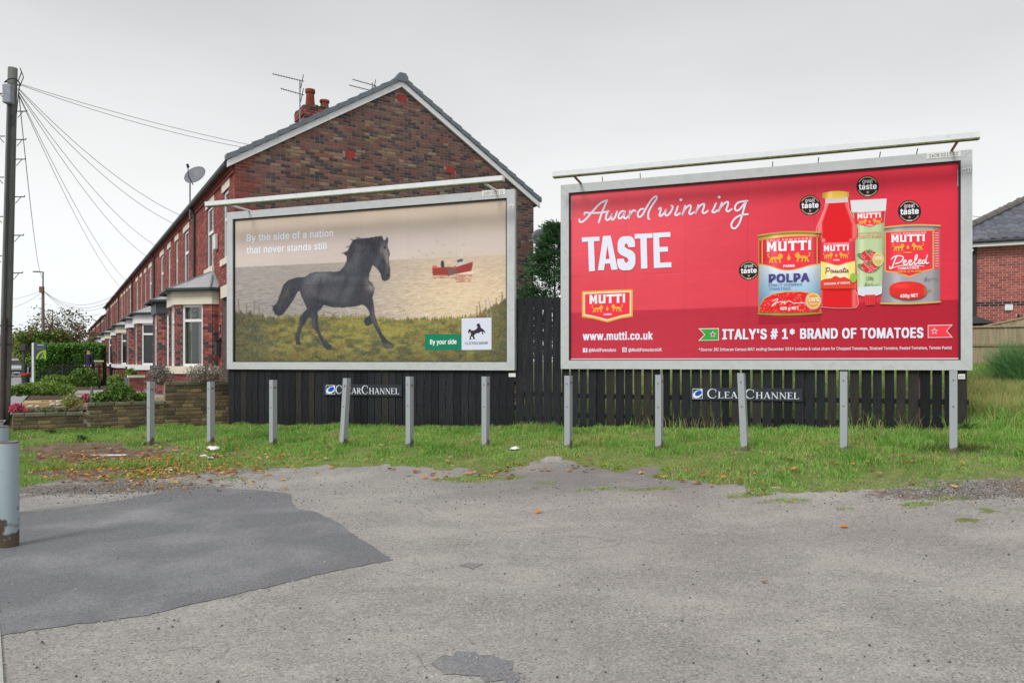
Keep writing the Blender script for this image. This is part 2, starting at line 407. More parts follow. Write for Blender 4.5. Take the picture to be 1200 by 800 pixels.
def sheet(name, outline, mat, lift=.004, step=.25, zfun=None, colour=(1, 1, 1, 1), kind='structure', thick=0):
    "an area laid on the ground as its own sheet"
    P = [Vector(p) for p in outline]
    x0 = min(p.x for p in P); x1 = max(p.x for p in P); y0 = min(p.y for p in P); y1 = max(p.y for p in P)
    pts = list(P); n = len(P)
    gx_, gy_ = np.meshgrid(np.arange(x0, x1, step), np.arange(y0, y1, step)); m = inpoly(gx_, gy_, [tuple(p) for p in P])
    pts += [Vector((a, b)) for a, b in zip(gx_[m], gy_[m])]
    r = delaunay_2d_cdt(pts, [(i, (i + 1) % n) for i in range(n)], [list(range(n))], 1, 1e-5)
    vx = np.array([v.x for v in r[0]]); vy = np.array([v.y for v in r[0]])
    z = (ground_z(vx, vy) if zfun is None else zfun(vx, vy)) + lift
    mb = MB(); mb.v = list(zip(vx, vy, z)); mb.f = [tuple(f) for f in r[2]]; mb.c = [colour] * len(mb.f)
    o = mb.build(name, mat, smooth=True); o['kind'] = kind
    return o
def rough_line(pts, amp=.03, step=.12, seed=1):
    rnd = random.Random(seed); o = []
    for i in range(len(pts)):
        a = Vector(pts[i]); b = Vector(pts[(i + 1) % len(pts)]); n = max(1, int((b - a).length / step))
        for k in range(n):
            p = a.lerp(b, k / n); o.append((p.x + rnd.uniform(-amp, amp), p.y + rnd.uniform(-amp, amp)))
    return o
# the newer, darker tarmac patch
def tarmac_patch_mat(name, lo, hi, speck=.3):
    m = bpy.data.materials.new(name); m.use_nodes = True; nt = m.node_tree; b = nt.nodes['Principled BSDF']; k = nt.links.new
    t = nt.nodes.new('ShaderNodeTexCoord'); vo = nt.nodes.new('ShaderNodeTexVoronoi'); vo.inputs['Scale'].default_value = 110; k(t.outputs['Object'], vo.inputs['Vector'])
    s_ = nt.nodes.new('ShaderNodeSeparateColor'); k(vo.outputs['Color'], s_.inputs[0])
    n = nt.nodes.new('ShaderNodeTexNoise'); n.inputs['Scale'].default_value = 1.1; n.inputs['Detail'].default_value = 6; k(t.outputs['Object'], n.inputs['Vector'])
    r = nt.nodes.new('ShaderNodeMapRange'); r.inputs[1].default_value = .45; r.inputs[2].default_value = .80; k(n.outputs[0], r.inputs[0])
    mx = nt.nodes.new('ShaderNodeMix'); mx.data_type = 'RGBA'; mx.inputs[6].default_value = lo; mx.inputs[7].default_value = hi; k(r.outputs[0], mx.inputs[0])
    m2 = nt.nodes.new('ShaderNodeMix'); m2.data_type = 'RGBA'; m2.blend_type = 'MULTIPLY'; m2.inputs[0].default_value = 1
    r2 = nt.nodes.new('ShaderNodeMapRange'); r2.inputs[3].default_value = 1 - speck; r2.inputs[4].default_value = 1 + speck; k(s_.outputs[0], r2.inputs[0])
    k(mx.outputs[2], m2.inputs[6]); k(r2.outputs[0], m2.inputs[7]); k(m2.outputs[2], b.inputs['Base Color'])
    b.inputs['Roughness'].default_value = .7; b.inputs['Specular IOR Level'].default_value = .4
    bp = nt.nodes.new('ShaderNodeBump'); bp.inputs['Strength'].default_value = .6; bp.inputs['Distance'].default_value = .005; k(vo.outputs['Distance'], bp.inputs['Height']); k(bp.outputs[0], b.inputs['Normal'])
    return m
PM = tarmac_patch_mat('dark_tarmac', (.15, .156, .168, 1), (.27, .275, .285, 1))
pp = [G(*p) for p in ((8, 746), (60, 737), (105, 729), (160, 721), (240, 704), (330, 684), (400, 669), (466, 655), (452, 646), (436, 640), (425, 631), (408, 622), (400, 612), (384, 607), (372, 600), (350, 597), (338, 588), (345, 578), (300, 574), (250, 572), (200, 575), (140, 586), (60, 598), (-40, 610), (-160, 640), (-200, 700), (-40, 752))]
sheet('tarmac_patch', rough_line(rough_line(pp, .04, .35, 8), .014, .04, 3), PM)
HM = tarmac_patch_mat('worn_tarmac', (.19, .195, .205, 1), (.30, .295, .285, 1))
for q, pts in enumerate((((505, 776), (518, 766), (530, 768), (545, 762), (560, 766), (574, 768), (590, 774), (604, 784), (612, 796), (600, 800), (570, 796), (545, 790), (520, 788)), ((538, 662), (545, 659), (566, 661), (560, 666), (545, 666)))):
    sheet('worn_hollow', rough_line([G(*p) for p in pts], .03, .04, 10 + q), HM, lift=.004, step=.1)
kerb_m = material('kerb_concrete', (.40, .40, .38, 1), noise=.2, bump=.3)
mb = MB()
kp = [G(-60, 620), G(-14, 690), G(-4, 740), G(2, 800)]
a, b = Vector(G(-2, 700)), Vector(G(4, 800)); dr = (a - b).normalized(); sd_ = Vector((-dr.y, dr.x))
p = b - dr * 1.5; i = 0
while i < 7:
    q = p + dr * .9; e1, e2 = p + sd_ * .13, q - dr * .012 + sd_ * .13; q2 = q - dr * .012
    z0 = gz(p.x, p.y)
    mb2 = MB(); mb2.raw([(p.x, p.y, z0 - .1), (q2.x, q2.y, z0 - .1), (e2.x, e2.y, z0 - .1), (e1.x, e1.y, z0 - .1), (p.x, p.y, z0 + .012), (q2.x, q2.y, z0 + .012), (e2.x, e2.y, z0 + .012), (e1.x, e1.y, z0 + .012)], [(4, 5, 6, 7), (0, 1, 5, 4), (1, 2, 6, 5), (2, 3, 7, 6), (3, 0, 4, 7)])
    ko = mb2.build('kerb_stone', kerb_m); ko['kind'] = 'structure'
    p = q; i += 1

# ------------------------------------------------------------------ garden terrace, pavement and road by the houses
GZ0 = .62
soil_m = material('garden_soil', (.075, .055, .035, 1), noise=.4, nscale=9, bump=.6, rough=.95)
paver_m = material('paving_slab', (.34, .33, .32, 1), noise=.18, nscale=3, bump=.2, attr=True)
road_m = material('road_asphalt', (.13, .13, .135, 1), noise=.15, nscale=3, bump=.3)
lawn_m = material('lawn', (.07, .12, .03, 1), noise=.4, nscale=20, bump=.4)
def tpoly(pts, z): return [T(u, v, z) for u, v in pts]
mb = MB(); gpts = [(.12, -4.05), (.12, .3), (175, .3), (175, -4.05)]
top = [T(u, v, GZ0) for u, v in gpts]; bot = [T(u, v, 0) for u, v in gpts]
mb.raw(top + bot, [(3, 2, 1, 0), (0, 1, 5, 4), (1, 2, 6, 5), (2, 3, 7, 6), (3, 0, 4, 7)])
o = mb.build('garden_ground', soil_m); o['kind'] = 'structure'
mb = MB(); mb.raw([T(-20, -6.4, .36), T(-20, -4.3, .36), T(400, -4.3, .36), T(400, -6.4, .36), T(-20, -6.4, .1), T(400, -6.4, .1)], [(3, 2, 1, 0), (0, 4, 5, 3)])
o = mb.build('pavement', material('pavement_flags', (.30, .30, .31, 1), noise=.15, nscale=2, bump=.2)); o['kind'] = 'structure'
mb = MB(); mb.raw([T(-20, -14.4, .335), T(-20, -6.45, .335), T(420, -6.45, .335), T(420, -14.4, .335)], [(3, 2, 1, 0)])
o = mb.build('road', road_m); o['kind'] = 'structure'
mb = MB(); mb.raw([T(-20, -30, .36), T(-20, -14.4, .36), T(420, -14.4, .36), T(420, -30, .36)], [(3, 2, 1, 0)])
o = mb.build('far_pavement', kerb_m); o['kind'] = 'structure'
# paved path slabs
slab_cols = [(.36, .35, .34, 1), (.31, .305, .30, 1), (.40, .385, .37, 1)]
pav = thing('paved_path', None, None, T(5.5, -2, GZ0), TA, kind='structure')
for i in range(13):
    for j in range(4):
        u = 3.2 + i * .62; v = -3.1 + j * .62
        if v > -1.1 and (u < 5.2): continue
        mb = MB(); mb.box((v + 2, u - 5.5, .0), (v + 2 + .60, u - 5.5 + .60, .035 + random.uniform(0, .006)), jit(random.choice(slab_cols), .1))
        mb.build('slab', paver_m, pav)
# ------------------------------------------------------------------ flat print on the posters
class Plane:
    "vertical plane of a poster: o = left end, d = direction; s metres along, z height"
    def __init__(p, x0, y0, x1, y1):
        p.o = Vector((x0, y0)); d = Vector((x1 - x0, y1 - y0)); p.w = d.length; p.d = d / p.w; p.ang = math.atan2(p.d.y, p.d.x)
    def at(p, px, py):
        k = (px - 600) / F; s = (k * p.o.y - p.o.x) / (p.d.x - k * p.d.y); dep = p.o.y + s * p.d.y
        return (s, EYE + (HORIZON - py) / F * dep)
    def to_px(p, s, z):
        x = p.o.x + s * p.d.x; y = p.o.y + s * p.d.y
        return 600 + F * x / y, HORIZON - (z - EYE) * F / y
# letter outlines (a grotesque sans): character code, advance, closed loops of x,y in 1/200 of the type size
OUTLINES = (
(32, 38, []),
(35, 88, [[48,0,65,102,75,102,59,0],[2,28,4,38,80,38,78,28],[13,0,29,102,40,102,23,0],[8,63,10,74,86,74,84,63]]),
(37, 135, [[35,57,29,57,24,59,17,67,15,78,15,82,17,93,24,101,29,103,35,103,41,103,46,101,53,93,55,82,55,78,53,67,46,59,41,57],[35,65,40,66,42,69,45,78,45,82,43,91,40,94,35,95,31,94,28,91,25,82,25,78,28,69,31,66],[100,-2,94,-1,89,1,82,9,80,19,80,24,82,34,89,42,94,44,100,45,106,44,111,42,118,34,120,24,120,19,118,9,111,1,106,-1],[100,7,105,8,108,11,110,19,110,24,108,32,105,35,100,36,96,35,93,32,91,24,91,19,93,11,96,8],[26,0,96,102,108,102,38,0]]),
(38, 90, [[39,-1,30,0,22,2,16,7,11,12,8,19,7,27,9,38,17,47,28,56,43,67,47,70,51,75,52,81,52,85,49,89,45,91,40,92,34,91,29,86,27,80,29,73,34,65,41,57,88,0,73,0,34,46,24,59,17,69,15,80,16,86,18,92,22,96,27,100,33,102,40,103,47,102,53,100,58,96,62,92,64,87,65,81,63,72,58,65,51,59,31,43,22,35,19,26,22,17,29,11,39,9,50,12,60,19,67,30,70,45,82,45,79,29,74,18,69,12,67,9,61,5,54,1]]),
(39, 41, [[16,64,14,102,27,102,26,64]]),
(40, 55, [[18,41,20,65,26,88,35,108,47,108,38,86,32,63,30,41,32,23,38,3,47,-19,35,-19,28,-4,22,11,19,26]]),
(41, 55, [[7,-19,17,4,23,23,24,41,22,63,16,86,7,108,19,108,28,88,35,65,37,41,36,26,32,11,27,-4,19,-19]]),
(42, 91, [[40,45,41,66,23,54,18,63,37,73,18,83,23,92,41,80,40,102,50,102,49,80,67,92,72,83,53,73,72,63,67,54,49,66,50,45]]),
(44, 38, [[8,-24,14,14,27,14,17,-24]]),
(46, 38, [[19,-1,13,2,10,8,13,15,19,17,26,15,28,8,26,2]]),
(48, 91, [[45,-1,35,0,26,5,19,12,14,23,11,36,10,51,11,66,14,79,19,89,26,97,35,102,45,103,56,102,65,97,72,89,77,79,80,66,81,51,80,36,77,23,72,12,65,5,56,0],[45,10,52,11,58,15,63,21,66,29,68,39,69,51,68,63,66,73,63,81,58,87,52,91,45,92,38,91,33,87,28,81,25,73,23,63,22,51,23,39,25,29,28,21,33,15,38,11]]),
(49, 91, [[15,0,15,11,78,11,78,0],[55,102,55,0,42,0,42,90,17,72,17,85,40,102]]),
(50, 91, [[13,0,13,9,47,46,56,56,62,65,64,74,62,84,55,90,45,92,34,89,28,83,25,72,13,72,14,81,17,88,22,95,29,99,36,102,45,103,54,102,61,99,67,95,72,89,75,82,76,74,74,64,67,52,53,36,31,12,31,11,78,11,78,0]]),
(51, 91, [[44,-1,35,-1,27,2,20,6,14,11,10,18,9,26,22,26,25,17,33,12,44,10,55,12,63,19,65,23,66,29,63,39,60,43,55,47,48,49,40,50,31,50,31,60,58,90,14,90,14,102,74,102,74,92,42,56,42,58,53,58,62,55,69,51,74,44,77,37,79,29,77,21,74,13,69,7,62,2,53,0]]),
(52, 91, [[8,21,8,32,49,102,62,102,22,33,83,33,83,21],[56,0,56,24,56,29,56,64,69,64,69,0]]),
(53, 91, [[44,-1,36,0,28,2,22,6,17,12,13,19,12,26,24,26,28,18,35,12,44,10,50,11,55,13,60,16,63,21,66,32,65,39,63,44,59,49,55,52,50,55,44,55,33,54,26,49,13,51,19,102,73,102,73,90,30,90,27,60,36,65,46,67,59,64,69,57,76,46,78,33,77,23,74,15,69,8,62,3,54,0]]),
(54, 91, [[45,-1,36,0,28,3,22,8,17,15,14,23,13,32,14,40,16,48,27,68,50,102,64,102,30,52,29,52,33,58,39,61,47,63,56,62,63,59,69,54,74,48,77,40,78,31,77,22,74,15,69,8,62,3,54,0],[45,10,51,10,56,13,63,20,65,31,63,43,56,50,51,52,45,53,35,50,28,43,25,32,28,20,35,13,40,10]]),
(56, 91, [[45,-1,36,0,27,2,20,7,15,12,11,19,10,27,13,39,20,48,31,53,24,56,19,62,15,68,14,76,15,83,18,90,23,95,29,100,37,102,45,103,54,102,61,100,67,95,72,90,75,83,76,76,75,68,72,62,67,56,60,53,70,48,77,39,80,27,79,19,76,12,70,7,63,2,55,0],[45,10,57,12,65,18,67,23,67,28,67,33,64,38,57,45,45,47,34,45,26,38,24,33,23,28,26,18,33,12],[45,58,55,60,61,66,64,75,62,84,55,90,45,92,35,90,29,84,27,75,29,66,36,60]]),
(57, 91, [[45,103,54,102,62,99,69,94,74,87,77,79,78,69,77,62,75,54,63,34,40,0,26,0,60,50,61,50,57,44,51,40,44,39,35,40,27,43,21,47,17,54,14,61,13,70,14,79,17,87,22,94,29,99,36,102],[45,92,40,91,35,89,28,81,25,70,28,59,35,51,45,49,56,51,63,59,65,70,63,81,56,89,51,91]]),
(58, 38, [[19,-1,13,2,10,8,13,15,19,17,26,15,28,8,26,2],[19,54,13,57,10,63,13,70,19,72,26,70,28,63,26,57]]),
(64, 135, [[71,-27,57,-26,44,-23,33,-18,24,-11,17,-2,12,9,9,22,8,36,9,50,12,62,17,73,25,82,33,89,44,94,56,97,70,98,83,97,94,94,104,88,112,81,119,73,123,64,126,54,127,43,126,28,123,15,120,10,116,6,110,3,103,2,95,3,88,7,85,14,84,14,78,6,72,3,65,3,57,4,50,7,45,12,41,19,38,27,38,36,39,45,41,53,46,59,51,64,58,68,66,69,77,66,83,61,84,61,84,67,95,67,95,22,97,15,100,13,104,12,108,13,111,15,115,25,116,43,113,60,110,68,105,75,98,80,90,85,80,88,69,88,58,88,48,85,40,80,33,74,27,67,23,58,20,47,20,36,20,24,23,13,27,4,33,-3,40,-9,49,-14,60,-16,71,-17,82,-16,92,-14,98,-12,101,-21,93,-24,82,-26],[66,13,72,14,76,16,80,19,82,24,84,37,82,50,80,54,76,56,66,58,61,58,57,55,50,48,48,37,50,25,56,16,60,14]]),
(65, 96, [[3,0,40,102,55,102,93,0,79,0,57,60,53,74,46,96,49,96,43,74,38,60,17,0],[22,28,22,40,74,40,74,28]]),
(66, 91, [[12,0,12,102,48,102,58,101,66,98,72,94,76,88,79,82,80,75,77,64,71,57,63,53,63,52,73,49,80,41,83,35,84,27,83,20,80,13,75,8,69,4,60,1,49,0],[25,11,49,11,59,13,66,16,70,21,71,27,68,37,61,44,50,46,25,46],[25,57,48,57,58,59,65,65,67,74,66,81,63,86,57,89,48,90,25,90]]),
(67, 102, [[53,-1,41,0,30,5,21,13,14,23,10,36,8,51,10,66,14,79,21,89,30,97,41,102,53,103,68,101,80,94,90,84,95,70,82,70,78,79,71,86,63,90,53,91,45,90,37,86,30,81,25,73,22,63,21,51,22,39,25,29,30,21,37,15,45,12,53,11,63,12,71,16,78,23,82,32,95,32,90,18,80,8,68,1]]),
(68, 100, [[44,0,19,0,19,11,43,11,54,13,64,16,71,22,76,30,79,40,80,51,79,62,76,72,71,80,64,86,55,89,44,90,19,90,19,102,45,102,59,100,71,96,80,88,87,78,91,66,92,51,91,36,87,24,80,14,70,6,58,2],[25,102,25,0,12,0,12,102]]),
(69, 84, [[12,0,12,102,74,102,74,90,25,90,25,57,71,57,71,46,25,46,25,11,75,11,75,0]]),
(70, 82, [[12,0,12,102,74,102,74,90,25,90,25,56,69,56,69,44,25,44,25,0]]),
(72, 103, [[12,0,12,102,25,102,25,58,78,58,78,102,91,102,91,0,78,0,78,46,25,46,25,0]]),
(73, 60, [[6,0,6,11,24,11,24,90,6,90,6,102,54,102,54,90,37,90,37,11,54,11,54,0]]),
(75, 93, [[21,29,21,43,28,52,35,61,42,69,73,102,90,102,46,55],[12,0,12,102,25,102,25,67,25,45,25,39,25,0],[74,0,38,52,46,62,90,0]]),
(76, 79, [[12,0,12,102,25,102,25,11,72,11,72,0]]),
(77, 126, [[12,0,12,102,30,102,55,37,57,32,60,25,62,17,64,10,61,10,64,17,66,24,68,32,70,37,95,102,114,102,114,0,101,0,101,58,101,65,101,74,101,83,101,91,103,91,100,82,96,73,93,64,91,58,68,0,57,0,34,58,32,64,29,72,26,82,22,91,24,91,24,83,24,74,24,66,24,58,24,0]]),
(78, 105, [[12,0,12,102,27,102,69,37,73,30,78,21,83,11,81,11,80,22,80,31,80,39,80,102,93,102,93,0,77,0,40,58,35,66,30,76,22,90,24,91,24,77,25,66,25,58,25,0]]),
(79, 107, [[53,-1,41,0,30,5,21,13,14,23,10,36,8,51,10,66,14,79,21,89,30,97,41,102,53,103,66,102,77,97,86,89,93,79,97,66,99,51,97,36,93,23,86,13,77,5,66,0],[53,11,62,12,70,15,77,21,82,29,85,39,86,51,85,63,82,73,77,81,70,87,62,90,53,91,45,90,37,87,30,81,25,73,22,63,21,51,22,39,25,29,30,21,37,15,45,12]]),
(80, 89, [[12,0,12,102,47,102,58,101,66,97,73,92,78,86,81,78,82,70,81,61,78,53,73,47,66,41,58,38,47,37,22,37,22,48,47,48,54,49,59,51,64,54,67,59,69,70,67,80,64,85,59,88,54,90,46,90,25,90,25,0]]),
(82, 90, [[12,0,12,102,47,102,58,101,67,98,73,93,78,87,81,79,82,70,81,62,78,54,73,48,67,43,58,41,47,40,19,40,19,51,47,51,60,53,64,56,67,60,69,70,67,81,64,85,60,88,54,90,47,90,25,90,25,0],[71,0,46,46,61,46,86,0]]),
(83, 89, [[45,-2,34,-1,26,2,18,6,13,12,9,19,8,27,21,27,22,22,25,18,33,12,45,10,57,12,66,18,68,23,69,28,68,32,66,36,59,41,49,44,37,48,26,52,17,58,12,65,10,74,12,83,15,90,20,95,28,100,36,102,45,103,55,102,63,100,70,95,75,90,79,83,80,76,67,76,65,82,60,87,53,91,45,92,33,90,26,84,23,75,24,70,26,67,34,62,42,59,53,56,62,53,72,48,79,40,81,34,82,28,81,20,77,13,72,7,65,2,56,-1]]),
(84, 90, [[6,90,6,102,83,102,83,90,51,90,51,0,39,0,39,90]]),
(85, 103, [[52,-2,41,0,31,3,23,9,17,16,13,25,12,35,12,102,25,102,25,36,26,29,28,23,32,17,37,14,44,11,52,10,60,11,66,14,71,17,75,23,78,29,79,36,79,102,91,102,91,35,90,25,87,16,81,9,73,3,63,0]]),
(86, 96, [[41,0,3,102,17,102,38,41,43,27,50,6,47,6,53,28,58,41,79,102,93,102,56,0]]),
(89, 94, [[41,0,41,42,3,102,18,102,38,69,44,58,50,46,45,46,50,59,56,69,76,102,91,102,54,42,54,0]]),
(97, 78, [[32,-2,19,1,14,4,10,9,7,15,6,22,7,28,9,32,16,39,25,42,36,44,47,45,53,47,55,51,53,59,48,64,39,66,30,64,24,60,20,55,8,58,11,64,16,69,27,75,39,77,48,76,57,72,64,64,67,58,67,50,67,0,55,0,55,10,54,10,50,5,43,0],[34,9,40,10,46,12,53,19,55,28,55,38,52,36,46,35,40,34,35,34,27,32,21,28,18,21,20,14,26,10]]),
(98, 85, [[46,-2,34,1,28,6,24,12,22,12,22,0,11,0,11,102,23,102,23,64,24,64,27,69,34,75,46,77,55,76,63,72,69,66,74,59,77,49,78,38,77,27,74,17,69,9,63,3,55,0],[44,9,51,10,56,13,60,18,63,23,66,38,63,52,60,58,56,62,51,65,44,66,38,65,32,62,28,58,25,53,23,38,25,23,28,17,32,13,38,10]]),
(99, 79, [[41,-2,32,0,23,3,16,9,11,17,8,27,7,37,8,49,11,58,16,66,23,72,32,76,41,77,52,75,61,71,68,64,72,55,61,52,58,58,54,62,48,65,41,66,35,65,29,62,25,57,22,52,19,37,22,23,25,18,29,13,35,10,41,9,49,10,54,13,58,18,61,23,73,20,68,11,61,4,52,0]]),
(100, 85, [[39,-2,30,0,22,3,16,9,11,17,8,27,7,38,8,49,11,59,16,66,22,72,30,76,39,77,51,75,57,69,61,64,62,64,62,102,74,102,74,0,63,0,63,12,61,12,57,6,50,1],[41,9,47,10,53,13,57,17,60,23,62,38,60,53,57,58,53,62,47,65,41,66,34,65,29,62,25,58,22,52,19,38,22,23,25,18,29,13,34,10]]),
(101, 81, [[42,-2,32,0,23,3,16,9,11,17,8,26,7,37,8,48,11,58,16,66,23,72,31,76,41,77,53,75,64,68,68,63,71,56,74,48,74,39,74,34,15,34,15,44,68,44,62,40,60,54,57,59,53,63,47,65,41,66,35,65,29,63,25,59,22,54,19,42,19,36,20,28,22,21,26,16,30,12,36,10,42,9,51,11,57,15,61,21,73,18,67,8,57,1]]),
(102, 51, [[46,76,46,65,1,65,1,76],[16,0,16,86,17,92,19,97,27,104,37,106,44,105,49,104,45,94,43,94,39,95,34,94,31,92,29,89,28,84,28,0]]),
(103, 85, [[41,-30,27,-28,16,-22,10,-14,20,-8,24,-13,31,-18,41,-19,50,-18,56,-15,61,-9,62,-1,62,14,61,14,57,8,50,3,39,1,30,2,23,5,16,11,11,18,8,27,7,38,8,49,11,59,16,66,22,72,30,76,39,77,51,75,58,69,62,64,63,64,63,76,74,76,74,-2,73,-11,70,-18,65,-23,58,-27,50,-29],[41,12,47,13,53,15,57,19,60,24,62,39,60,53,57,58,53,62,47,65,41,66,34,65,29,62,25,58,22,52,19,39,22,25,25,19,29,15,34,13]]),
(104, 82, [[23,45,23,0,11,0,11,102,23,102,23,57,20,57,25,66,30,72,37,76,45,77,53,76,59,74,64,70,68,64,71,57,71,48,71,0,59,0,59,47,58,55,55,61,49,65,42,66,32,63,25,57]]),
(105, 33, [[11,0,11,76,23,76,23,0],[17,89,11,91,8,97,11,102,17,105,23,102,25,97,23,91]]),
(107, 76, [[22,27,22,42,24,42,57,76,72,76,37,40,35,40],[11,0,11,102,23,102,23,0],[59,0,30,37,38,46,74,0]]),
(108, 38, [[28,0,20,1,15,4,12,9,11,17,11,102,23,102,23,20,24,12,29,10,32,11,34,11,36,1,32,0]]),
(109, 122, [[11,0,11,76,22,76,22,59,26,69,34,75,44,77,51,76,57,72,62,66,64,59,62,59,67,69,76,75,87,77,94,77,99,74,104,71,108,66,111,59,111,51,111,0,99,0,99,51,98,58,95,63,89,65,84,66,75,64,69,58,67,49,67,0,55,0,55,52,54,58,51,62,46,65,40,66,32,64,25,58,23,48,23,0]]),
(110, 82, [[23,45,23,0,11,0,11,76,22,76,22,57,20,57,25,66,30,72,37,76,45,77,53,76,59,74,64,70,68,64,71,57,71,48,71,0,59,0,59,47,58,55,55,61,49,65,42,66,32,63,25,57]]),
(111, 83, [[41,-2,32,0,23,3,16,9,11,17,8,27,7,37,8,49,11,58,16,66,23,72,32,76,41,77,51,76,60,72,67,66,72,58,75,49,76,37,75,27,72,17,67,9,60,3,51,0],[41,9,48,10,54,13,58,18,61,23,64,37,61,52,58,57,54,62,48,65,41,66,35,65,29,62,25,57,22,52,19,37,22,23,25,18,29,13,35,10]]),
(112, 85, [[11,-29,11,76,22,76,22,64,24,64,27,69,34,75,46,77,55,76,63,72,69,66,74,59,77,49,78,38,77,27,74,17,69,9,63,3,55,0,46,-2,35,1,28,6,24,12,23,12,23,-29],[44,9,51,10,56,13,60,18,63,23,66,38,63,52,60,58,56,62,51,65,44,66,38,65,32,62,28,58,25,53,23,38,25,23,28,17,32,13,38,10]]),
(114, 52, [[11,0,11,76,22,76,22,64,23,64,26,69,30,73,36,76,43,77,46,77,49,77,49,64,46,65,41,65,32,63,25,57,23,47,23,0]]),
(115, 73, [[36,-2,22,1,17,4,12,8,9,13,7,19,19,21,21,16,25,12,30,10,36,9,43,10,49,12,52,16,54,21,53,24,51,27,42,31,30,34,21,37,14,42,11,47,9,55,10,61,13,66,17,71,23,74,30,76,37,77,51,74,60,68,65,58,54,55,49,63,44,66,37,67,31,66,26,63,23,60,22,55,22,52,25,49,34,45,46,42,55,39,61,34,65,28,66,21,65,15,62,9,58,5,52,1,45,-1]]),
(116, 45, [[41,76,41,65,1,65,1,76],[13,94,25,94,25,20,27,12,30,11,34,10,37,10,40,11,43,0,38,-1,34,-1,25,0,18,4,14,10,13,19]]),
(117, 82, [[36,-1,29,0,23,2,18,6,14,12,11,19,11,28,11,76,23,76,23,29,24,21,27,15,33,11,40,10,50,12,57,19,59,31,59,76,71,76,71,0,60,0,60,18,61,18,57,9,51,3,44,0]]),
(118, 78, [[33,0,3,76,17,76,33,31,37,17,41,4,37,4,41,17,45,31,61,76,74,76,45,0]]),
(119, 113, [[28,0,5,76,17,76,27,43,31,27,35,8,33,8,37,27,41,43,50,76,63,76,72,43,76,27,80,8,78,8,83,27,87,43,96,76,109,76,86,0,74,0,64,34,61,45,58,56,55,68,58,68,55,56,53,45,50,34,40,0]]),
(121, 78, [[9,-28,12,-17,14,-17,21,-18,26,-15,30,-7,33,0,3,76,17,76,33,31,37,17,41,4,37,4,40,17,45,31,61,76,74,76,41,-12,35,-21,28,-27,18,-29,13,-29]]))
LETTERS = {chr(code): (adv / 200., [[(lp[i] / 200., lp[i + 1] / 200.) for i in range(0, len(lp), 2)] for lp in loops]) for code, adv, loops in OUTLINES}
_FONT = {}; _CHARS = {}
def char_layers(ch):
    "each outer loop with the holes inside it, triangulated by itself: [(points, triangles)]"
    if ch not in _CHARS:
        adv, loops = LETTERS.get(ch, (.3, [])); outer = []; holes = []
        for a in range(len(loops)):
            ins = [b for b in range(len(loops)) if b != a and inpoly(np.array([p[0] for p in loops[a]]), np.array([p[1] for p in loops[a]]), loops[b]).all()]
            (holes if len(ins) % 2 else outer).append((a, ins))
        out_ = []
        for a, _i in outer:
            grp = [loops[a]] + [loops[h] for h, ins in holes if a in ins]
            tri = tessellate_polygon([[Vector((x, y, 0)) for x, y in lp] for lp in grp])
            out_.append(([p for lp in grp for p in lp], [tuple(t) for t in tri]))
        _CHARS[ch] = (adv, out_)
    return _CHARS[ch]
def glyph_layers(text, bold=0.0, shear=0.0, space=1.0):
    key = (text, bold, shear, space)
    if key not in _FONT:
        lay = {}; x = 0
        for ch in text:
            adv, groups = char_layers(ch)
            for gi, (pts, tri) in enumerate(groups):
                v, f = lay.setdefault(min(gi, 2), ([], [])); n = len(v)
                v += [(x + a + b * shear, b) for a, b in pts]; f += [tuple(i + n for i in t) for t in tri]
            x += adv * space + bold * 1.2
        _FONT[key] = [(np.array(v), f) for k, (v, f) in sorted(lay.items())]
    return _FONT[key]
def glyphs(text, bold=0.0, shear=0.0, space=1.0):
    V, F_ = [], []
    for v, f in glyph_layers(text, bold, shear, space):
        n = len(V); V += [tuple(p) for p in v]; F_ += [tuple(i + n for i in t) for t in f]
    return np.array(V), F_
CAPH = None
def cap_height():
    global CAPH
    if CAPH is None: CAPH = glyphs('H')[0][:, 1].max()
    return CAPH
def resample(poly, step):
    o = []
    for i in range(len(poly)):
        a = np.array(poly[i]); b = np.array(poly[(i + 1) % len(poly)]); n = max(1, int(np.hypot(*(b - a)) / step))
        for k in range(n): o.append(tuple(a + (b - a) * k / n))
    return o
